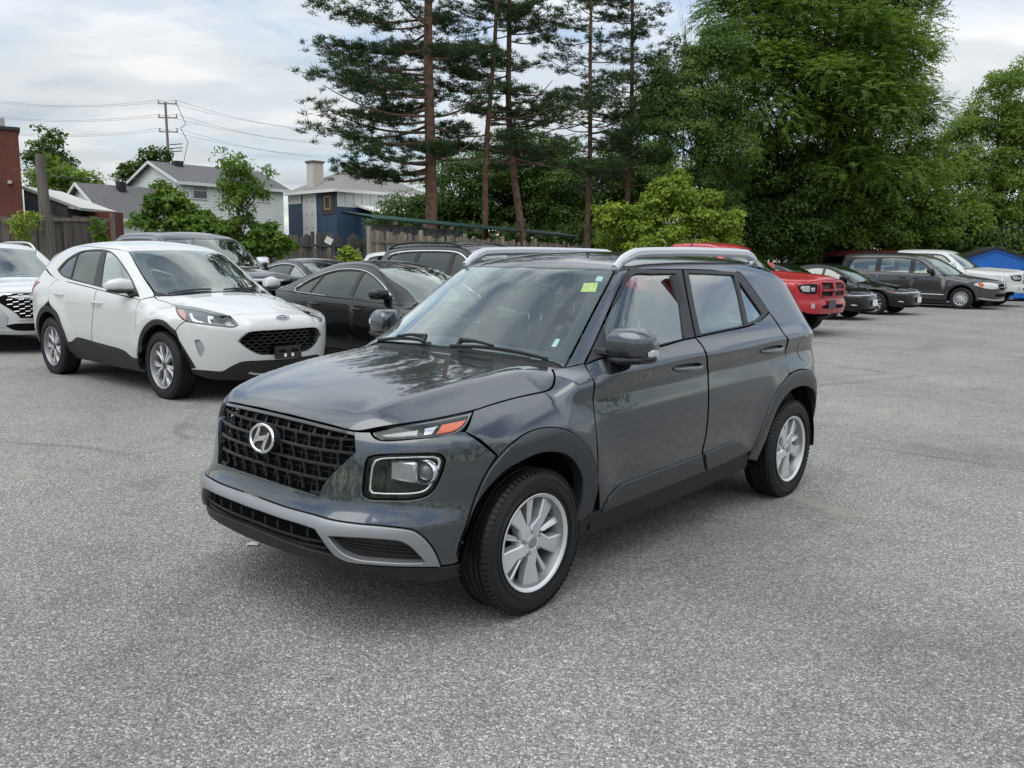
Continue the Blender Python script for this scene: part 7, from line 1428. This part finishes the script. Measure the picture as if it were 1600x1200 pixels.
pine('slender straight pine beside the leafy green ash', 978, 36.5, .14, 16.5, 56, 48, 2.6, 4.5, .05, .85, size=.14, dead=8)
# --- big leafy trees on the right
Y = 38.
tree('leafy_tree', 'huge leafy tree with drooping compound leaves towering over the lot', 'tree', gb(1300, Y+1), [pb(1290, 60, Y+1, 165, 130), pb(1185, 40, Y, 95, 90), pb(1385, 110, Y, 85, 105), pb(1250, 190, Y-1, 110, 90), pb(1370, 230, Y-1, 115, 85), pb(1200, 150, Y-1.5, 80, 80), pb(1330, -60, Y, 130, 100), pb(1425, 185, Y-.5, 45, 50), pb(1320, 120, Y-2, 110, 90)], LM_BIG, 22000, .19, 420, .72, .38, .36, frond=True, limbs=26, shell=.45)
Y = 35.5
tree('leafy_tree', 'bluish green fine leaved ash tree between the pines and huge tree', 'tree', gb(1095, Y), [pb(1100, 140, Y, 72, 80), pb(1070, 220, Y, 78, 75), pb(1130, 240, Y, 65, 70), pb(1120, 90, Y, 45, 50), pb(1040, 160, Y+.5, 40, 55), pb(1095, 310, Y+.5, 85, 50)], LM_ASH, 85000, .125, 330, .52, .16, .42, droop=.3, limbs=18)
Y = 29.5
tree('yellow_green_bush', 'bushy yellow green maple spreading over the end of the pale fence', 'bush', gb(1045, Y), [pb(1055, 335, Y, 55, 36), pb(985, 352, Y, 48, 30), pb(1115, 355, Y, 45, 26), pb(1060, 300, Y, 22, 22), pb(1062, 275, Y, 7, 14, w=2.), pb(1008, 318, Y, 12, 16, w=2.), pb(1108, 318, Y, 14, 12, w=2.), pb(1150, 345, Y, 14, 8, w=2.), pb(945, 340, Y, 12, 14, w=2.), pb(1035, 300, Y, 12, 14, w=2.), pb(1040, 378, Y, 100, 26)], LM_YEL, 30000, .13, 190, .34, .07, .62, up=.55, limbs=12, low=-.5)
Y = 43.
tree('leafy_tree', 'pale green airy tree standing above the blue waste bin', 'tree', gb(1560, Y), [pb(1570, 170, Y, 45, 60), pb(1540, 240, Y, 70, 70), pb(1610, 240, Y, 60, 80), pb(1500, 300, Y-1, 55, 55), pb(1590, 320, Y-1, 70, 50), pb(1490, 235, Y, 25, 40)], LM_LIGHT, 62000, .16, 260, .62, .16, .45, limbs=20)
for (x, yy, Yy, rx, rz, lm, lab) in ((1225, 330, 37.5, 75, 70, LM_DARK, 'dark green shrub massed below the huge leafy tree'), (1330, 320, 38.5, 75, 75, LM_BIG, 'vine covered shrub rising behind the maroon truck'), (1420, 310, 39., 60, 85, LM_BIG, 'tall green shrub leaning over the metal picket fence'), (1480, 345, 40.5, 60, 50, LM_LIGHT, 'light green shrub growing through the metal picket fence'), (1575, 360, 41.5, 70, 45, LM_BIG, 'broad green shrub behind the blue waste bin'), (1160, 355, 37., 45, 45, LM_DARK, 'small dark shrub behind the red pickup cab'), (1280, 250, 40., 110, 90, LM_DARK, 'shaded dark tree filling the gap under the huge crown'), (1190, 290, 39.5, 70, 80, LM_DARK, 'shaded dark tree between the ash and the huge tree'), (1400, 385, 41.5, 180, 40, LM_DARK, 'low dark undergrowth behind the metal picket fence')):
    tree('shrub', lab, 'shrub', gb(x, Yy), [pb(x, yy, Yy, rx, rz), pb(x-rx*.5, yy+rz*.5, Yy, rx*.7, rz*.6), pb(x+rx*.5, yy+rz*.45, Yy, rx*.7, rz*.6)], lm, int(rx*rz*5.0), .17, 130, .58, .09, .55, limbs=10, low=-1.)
# --- darker trees behind the pines
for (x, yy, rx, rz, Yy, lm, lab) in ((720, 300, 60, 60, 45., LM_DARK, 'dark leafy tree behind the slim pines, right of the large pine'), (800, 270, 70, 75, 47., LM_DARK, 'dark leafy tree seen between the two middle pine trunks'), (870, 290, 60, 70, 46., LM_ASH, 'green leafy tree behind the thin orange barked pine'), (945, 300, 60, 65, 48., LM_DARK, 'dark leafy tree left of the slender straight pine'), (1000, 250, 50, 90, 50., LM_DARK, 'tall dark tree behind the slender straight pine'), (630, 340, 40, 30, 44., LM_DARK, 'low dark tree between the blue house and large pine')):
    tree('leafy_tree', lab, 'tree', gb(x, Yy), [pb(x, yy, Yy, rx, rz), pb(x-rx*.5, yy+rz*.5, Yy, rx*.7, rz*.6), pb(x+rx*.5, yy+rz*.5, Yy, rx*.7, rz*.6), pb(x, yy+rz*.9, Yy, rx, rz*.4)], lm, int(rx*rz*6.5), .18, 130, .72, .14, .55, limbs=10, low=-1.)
for x, Yy, lab in ((640, 40., 'low shrub below the large dense pine'), (730, 41., 'low shrub between the large pine and the slim pine'), (820, 42., 'low shrub at the foot of the bent pine'), (910, 43., 'low shrub at the foot of the thin orange pine'), (990, 42., 'low shrub at the foot of the slender pine')):
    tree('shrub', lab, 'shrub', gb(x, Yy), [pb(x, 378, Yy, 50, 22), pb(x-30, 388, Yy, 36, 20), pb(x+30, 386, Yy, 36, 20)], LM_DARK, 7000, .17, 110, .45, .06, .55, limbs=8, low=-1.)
# --- left side: sapling, vines, far trees
Y = 22.6
tree('sapling', 'slim young tree with long narrow leaves in front of white house', 'tree', gb(372, Y), [pb(372, 268, Y, 28, 26), pb(365, 308, Y, 32, 28), pb(395, 300, Y, 22, 24), pb(352, 244, Y, 8, 14), pb(415, 268, Y, 14, 6), pb(380, 345, Y, 22, 20)], LM_VINE, 3800, .14, 110, .21, .05, .30, up=.3, droop=.45, limbs=20, shell=.3)
tree('vine_bush', 'rampant grape vine mounding over the fence beside the sapling', 'bush', gb(265, Y-.3), [pb(268, 325, Y, 34, 18), pb(225, 350, Y, 28, 10), pb(300, 350, Y, 36, 16), pb(255, 300, Y, 9, 14), pb(340, 362, Y, 34, 10)], LM_VINE, 7500, .12, 120, .22, .05, .8, up=.45, limbs=12, low=-.6)
tree('vine_bush', 'leafy bush trailing over the fence right of the dark pickup', 'bush', gb(425, Y+.2), [pb(415, 372, Y, 36, 20), pb(445, 382, Y, 18, 14), pb(395, 390, Y, 40, 14)], LM_VINE, 5000, .115, 90, .18, .04, .7, up=.45, limbs=10, low=-.8)
tree('small_bush', 'small bright yellow green bush in front of the grey fence', 'bush', gb(547, 21.), [pb(545, 395, 21., 12, 12), pb(550, 404, 21., 16, 8), pb(540, 402, 21., 10, 8)], LM_YEL, 900, .10, 50, .07, .03, .6, limbs=6)
tree('small_bush', 'feathery green bush growing in front of the dark plank fence', 'bush', gb(38, 19.), [pb(38, 350, 19., 20, 14), pb(34, 368, 19., 12, 14), pb(50, 340, 19., 10, 8)], LM_YEL, 800, .11, 60, .09, .03, .3, limbs=8)
tree('small_bush', 'thin green sprig poking through the dark plank fence', 'bush', gb(152, 21.3), [pb(152, 355, 21.3, 10, 14), pb(158, 376, 21.3, 12, 12)], LM_VINE, 420, .11, 30, .07, .02, .5, limbs=4)
tree('leafy_tree', 'dark tree rising behind the brick building', 'tree', gb(75, 75.), [pb(75, 235, 75., 25, 32), pb(95, 262, 75., 18, 25), pb(60, 262, 75., 22, 28)], LM_DARK, 3600, .34, 110, .6, .25, .6, limbs=10, low=-1.)
tree('leafy_tree', 'bright green tree behind the grey shed and white garage', 'tree', gb(115, 62.), [pb(112, 282, 62., 38, 22), pb(85, 285, 62., 30, 26), pb(140, 292, 62., 26, 14), pb(78, 262, 62., 12, 18)], LM_LIGHT, 4200, .30, 120, .5, .2, .6, limbs=10, low=-1.)
tree('leafy_tree', 'dark spreading tree behind the white house roof', 'tree', gb(228, 80.), [pb(222, 270, 80., 34, 22), pb(245, 250, 80., 22, 16), pb(200, 278, 80., 22, 14)], LM_DARK, 3400, .36, 110, .6, .2, .6, limbs=10, low=-1.)
tree('dead_tree', 'bare leafless grey branches beside the top of huge tree', 'tree', gb(1062, 44.), [pb(1068, 40, 44., 28, 60)], LM_DARK, 24, .05, 24, .3, .06, .5, limbs=9, bark=mat('dead_bark', (.36, .34, .33), .9))

# --- the wooded edge of the lot on the other side (its trees mirror in paint and glass)
bl = []
for a in np.linspace(R(80), R(264), 44):
    r_ = 58+rng.normal(0, 3.); h_ = rng.uniform(3.2, 5.6); w_ = rng.uniform(2.4, 3.8); bl.append((np.array([math.sin(a)*r_, math.cos(a)*r_+4., h_*1.0]), np.array([w_, w_, h_]), 1.))
tips, td = ell_tips(bl, 1200, .5, -1.); k = np.repeat(np.arange(1200), 26); od, orad = puff(len(k)); C = tips[k]+od*orad*1.15
o = fastmesh('tree_belt', leaves(C, .55, .6, .5, .2, od), 4, LM_BIG, None, np.clip(rng.normal(.45, .2, 1200)[k]+rng.normal(0, .1, len(k)), 0, 1)); tag(o, 'leafy belt of trees along the far open side of the lot', 'trees', kind='stuff')
# ------------------------------------------------------------------ ground
def ground():
    m = bpy.data.materials.new('chip_asphalt'); m.use_nodes = True; t = m.node_tree; b = t.nodes['Principled BSDF']
    g = N(t, 'ShaderNodeTexCoord'); co = g.outputs['Object']
    wz = N(t, 'ShaderNodeTexNoise', i_Scale=30., i_Detail=2.); L(t, co, wz.inputs['Vector'])
    v = N(t, 'ShaderNodeTexVoronoi', i_Scale=100., feature='F1'); v.inputs['Randomness'].default_value = 1.
    cw = mixc(t, .012, co, wz.outputs['Color'], 'ADD'); L(t, cw, v.inputs['Vector'])
    v2 = N(t, 'ShaderNodeTexVoronoi', i_Scale=190.); L(t, co, v2.inputs['Vector'])
    sv = N(t, 'ShaderNodeSeparateColor'); L(t, v.outputs['Color'], sv.inputs[0]); sv2 = N(t, 'ShaderNodeSeparateColor'); L(t, v2.outputs['Color'], sv2.inputs[0])
    chip = ramp(t, sv.outputs[0], [(0., (.11, .11, .112)), (.35, (.20, .198, .195)), (.7, (.31, .305, .298)), (.86, (.44, .43, .415)), (.95, (.60, .59, .57)), (1., (.74, .73, .71))])
    fine = ramp(t, sv2.outputs[0], [(0., (.12, .12, .12)), (.6, (.26, .257, .25)), (.9, (.44, .43, .42)), (1., (.68, .67, .65))])
    edge = ramp(t, v.outputs['Distance'], [(.30, (0, 0, 0)), (.62, (1, 1, 1))])
    col = mixc(t, edge, chip, fine)
    # broad unevenness: patches, wear, dust
    p1 = N(t, 'ShaderNodeTexNoise', i_Scale=.55, i_Detail=6., i_Roughness=.6, i_Distortion=.6); L(t, co, p1.inputs['Vector'])
    p2 = N(t, 'ShaderNodeTexNoise', i_Scale=3.2, i_Detail=5., i_Roughness=.65); L(t, co, p2.inputs['Vector'])
    col = mixc(t, 1., col, ramp(t, p1.outputs[0], [(.3, (.70, .695, .69)), (.45, (.90, .893, .88)), (.55, (.97, .96, .94)), (.7, (1.03, 1.015, .985))]), 'MULTIPLY')
    col = mixc(t, 1., col, ramp(t, p2.outputs[0], [(.25, (.80, .80, .80)), (.5, (1, 1, 1)), (.8, (1, .995, .98))]), 'MULTIPLY')
    mpd = N(t, 'ShaderNodeMapping'); mpd.inputs['Location'].default_value = (3.1, 8.7, 0); L(t, co, mpd.inputs[0])
    p3 = N(t, 'ShaderNodeTexNoise', i_Scale=.8, i_Detail=3., i_Distortion=1.2); L(t, mpd.outputs[0], p3.inputs['Vector'])
    col = mixc(t, ramp(t, p3.outputs[0], [(.62, (0, 0, 0)), (.74, (.55, .55, .55))]), col, (.34, .305, .255))
    # sealed cracks, oil spots
    wv = N(t, 'ShaderNodeTexNoise', i_Scale=.9, i_Detail=4.); L(t, co, wv.inputs['Vector']); cv = N(t, 'ShaderNodeTexVoronoi', i_Scale=.24, feature='DISTANCE_TO_EDGE'); L(t, mixc(t, .55, co, wv.outputs['Color'], 'ADD'), cv.inputs['Vector'])
    cmask = N(t, 'ShaderNodeTexNoise', i_Scale=.35, i_Detail=2.); L(t, co, cmask.inputs['Vector'])
    crack = math_(t, 'MULTIPLY', ramp(t, cv.outputs['Distance'], [(0., (1, 1, 1)), (.0045, (.6, .6, .6)), (.012, (0, 0, 0))]), ramp(t, cmask.outputs[0], [(.50, (0, 0, 0)), (.62, (.42, .42, .42))])); col = mixc(t, crack, col, (.05, .05, .05))
    ov = N(t, 'ShaderNodeTexVoronoi', i_Scale=.42); L(t, mixc(t, .2, co, p2.outputs['Color'], 'ADD'), ov.inputs['Vector']); col = mixc(t, ramp(t, ov.outputs['Distance'], [(.02, (.38, .38, .38)), (.09, (0, 0, 0))]), col, (.06, .058, .055))
    mt = N(t, 'ShaderNodeMapping'); mt.inputs['Rotation'].default_value = (0, 0, R(-24)); L(t, mixc(t, .35, co, p1.outputs['Color'], 'ADD'), mt.inputs[0]); wt_ = N(t, 'ShaderNodeTexWave', i_Scale=.11, i_Distortion=1.6, i_Detail=2.); L(t, mt.outputs[0], wt_.inputs['Vector'])
    col = mixc(t, 1., col, ramp(t, wt_.outputs['Fac'], [(.0, (.90, .90, .90)), (.35, (1, 1, 1)), (.8, (1, 1, 1)), (1., (1.05, 1.045, 1.03))]), 'MULTIPLY')
    L(t, col, b.inputs['Base Color']); b.inputs['Roughness'].default_value = .82; b.inputs['Specular IOR Level'].default_value = .35
    hgt = math_(t, 'ADD', math_(t, 'MULTIPLY', v.outputs['Distance'], -1.), math_(t, 'MULTIPLY', v2.outputs['Distance'], -.4))
    bp = N(t, 'ShaderNodeBump', i_Strength=.75, i_Distance=.006); L(t, hgt, bp.inputs['Height']); L(t, bp.outputs[0], b.inputs['Normal'])
    o = mesh('asphalt_ground', [(-900, -60, 0), (900, -60, 0), (900, 1500, 0), (-900, 1500, 0)], [(0, 1, 2, 3)], m, None, False); tag(o, kind='structure')
ground()
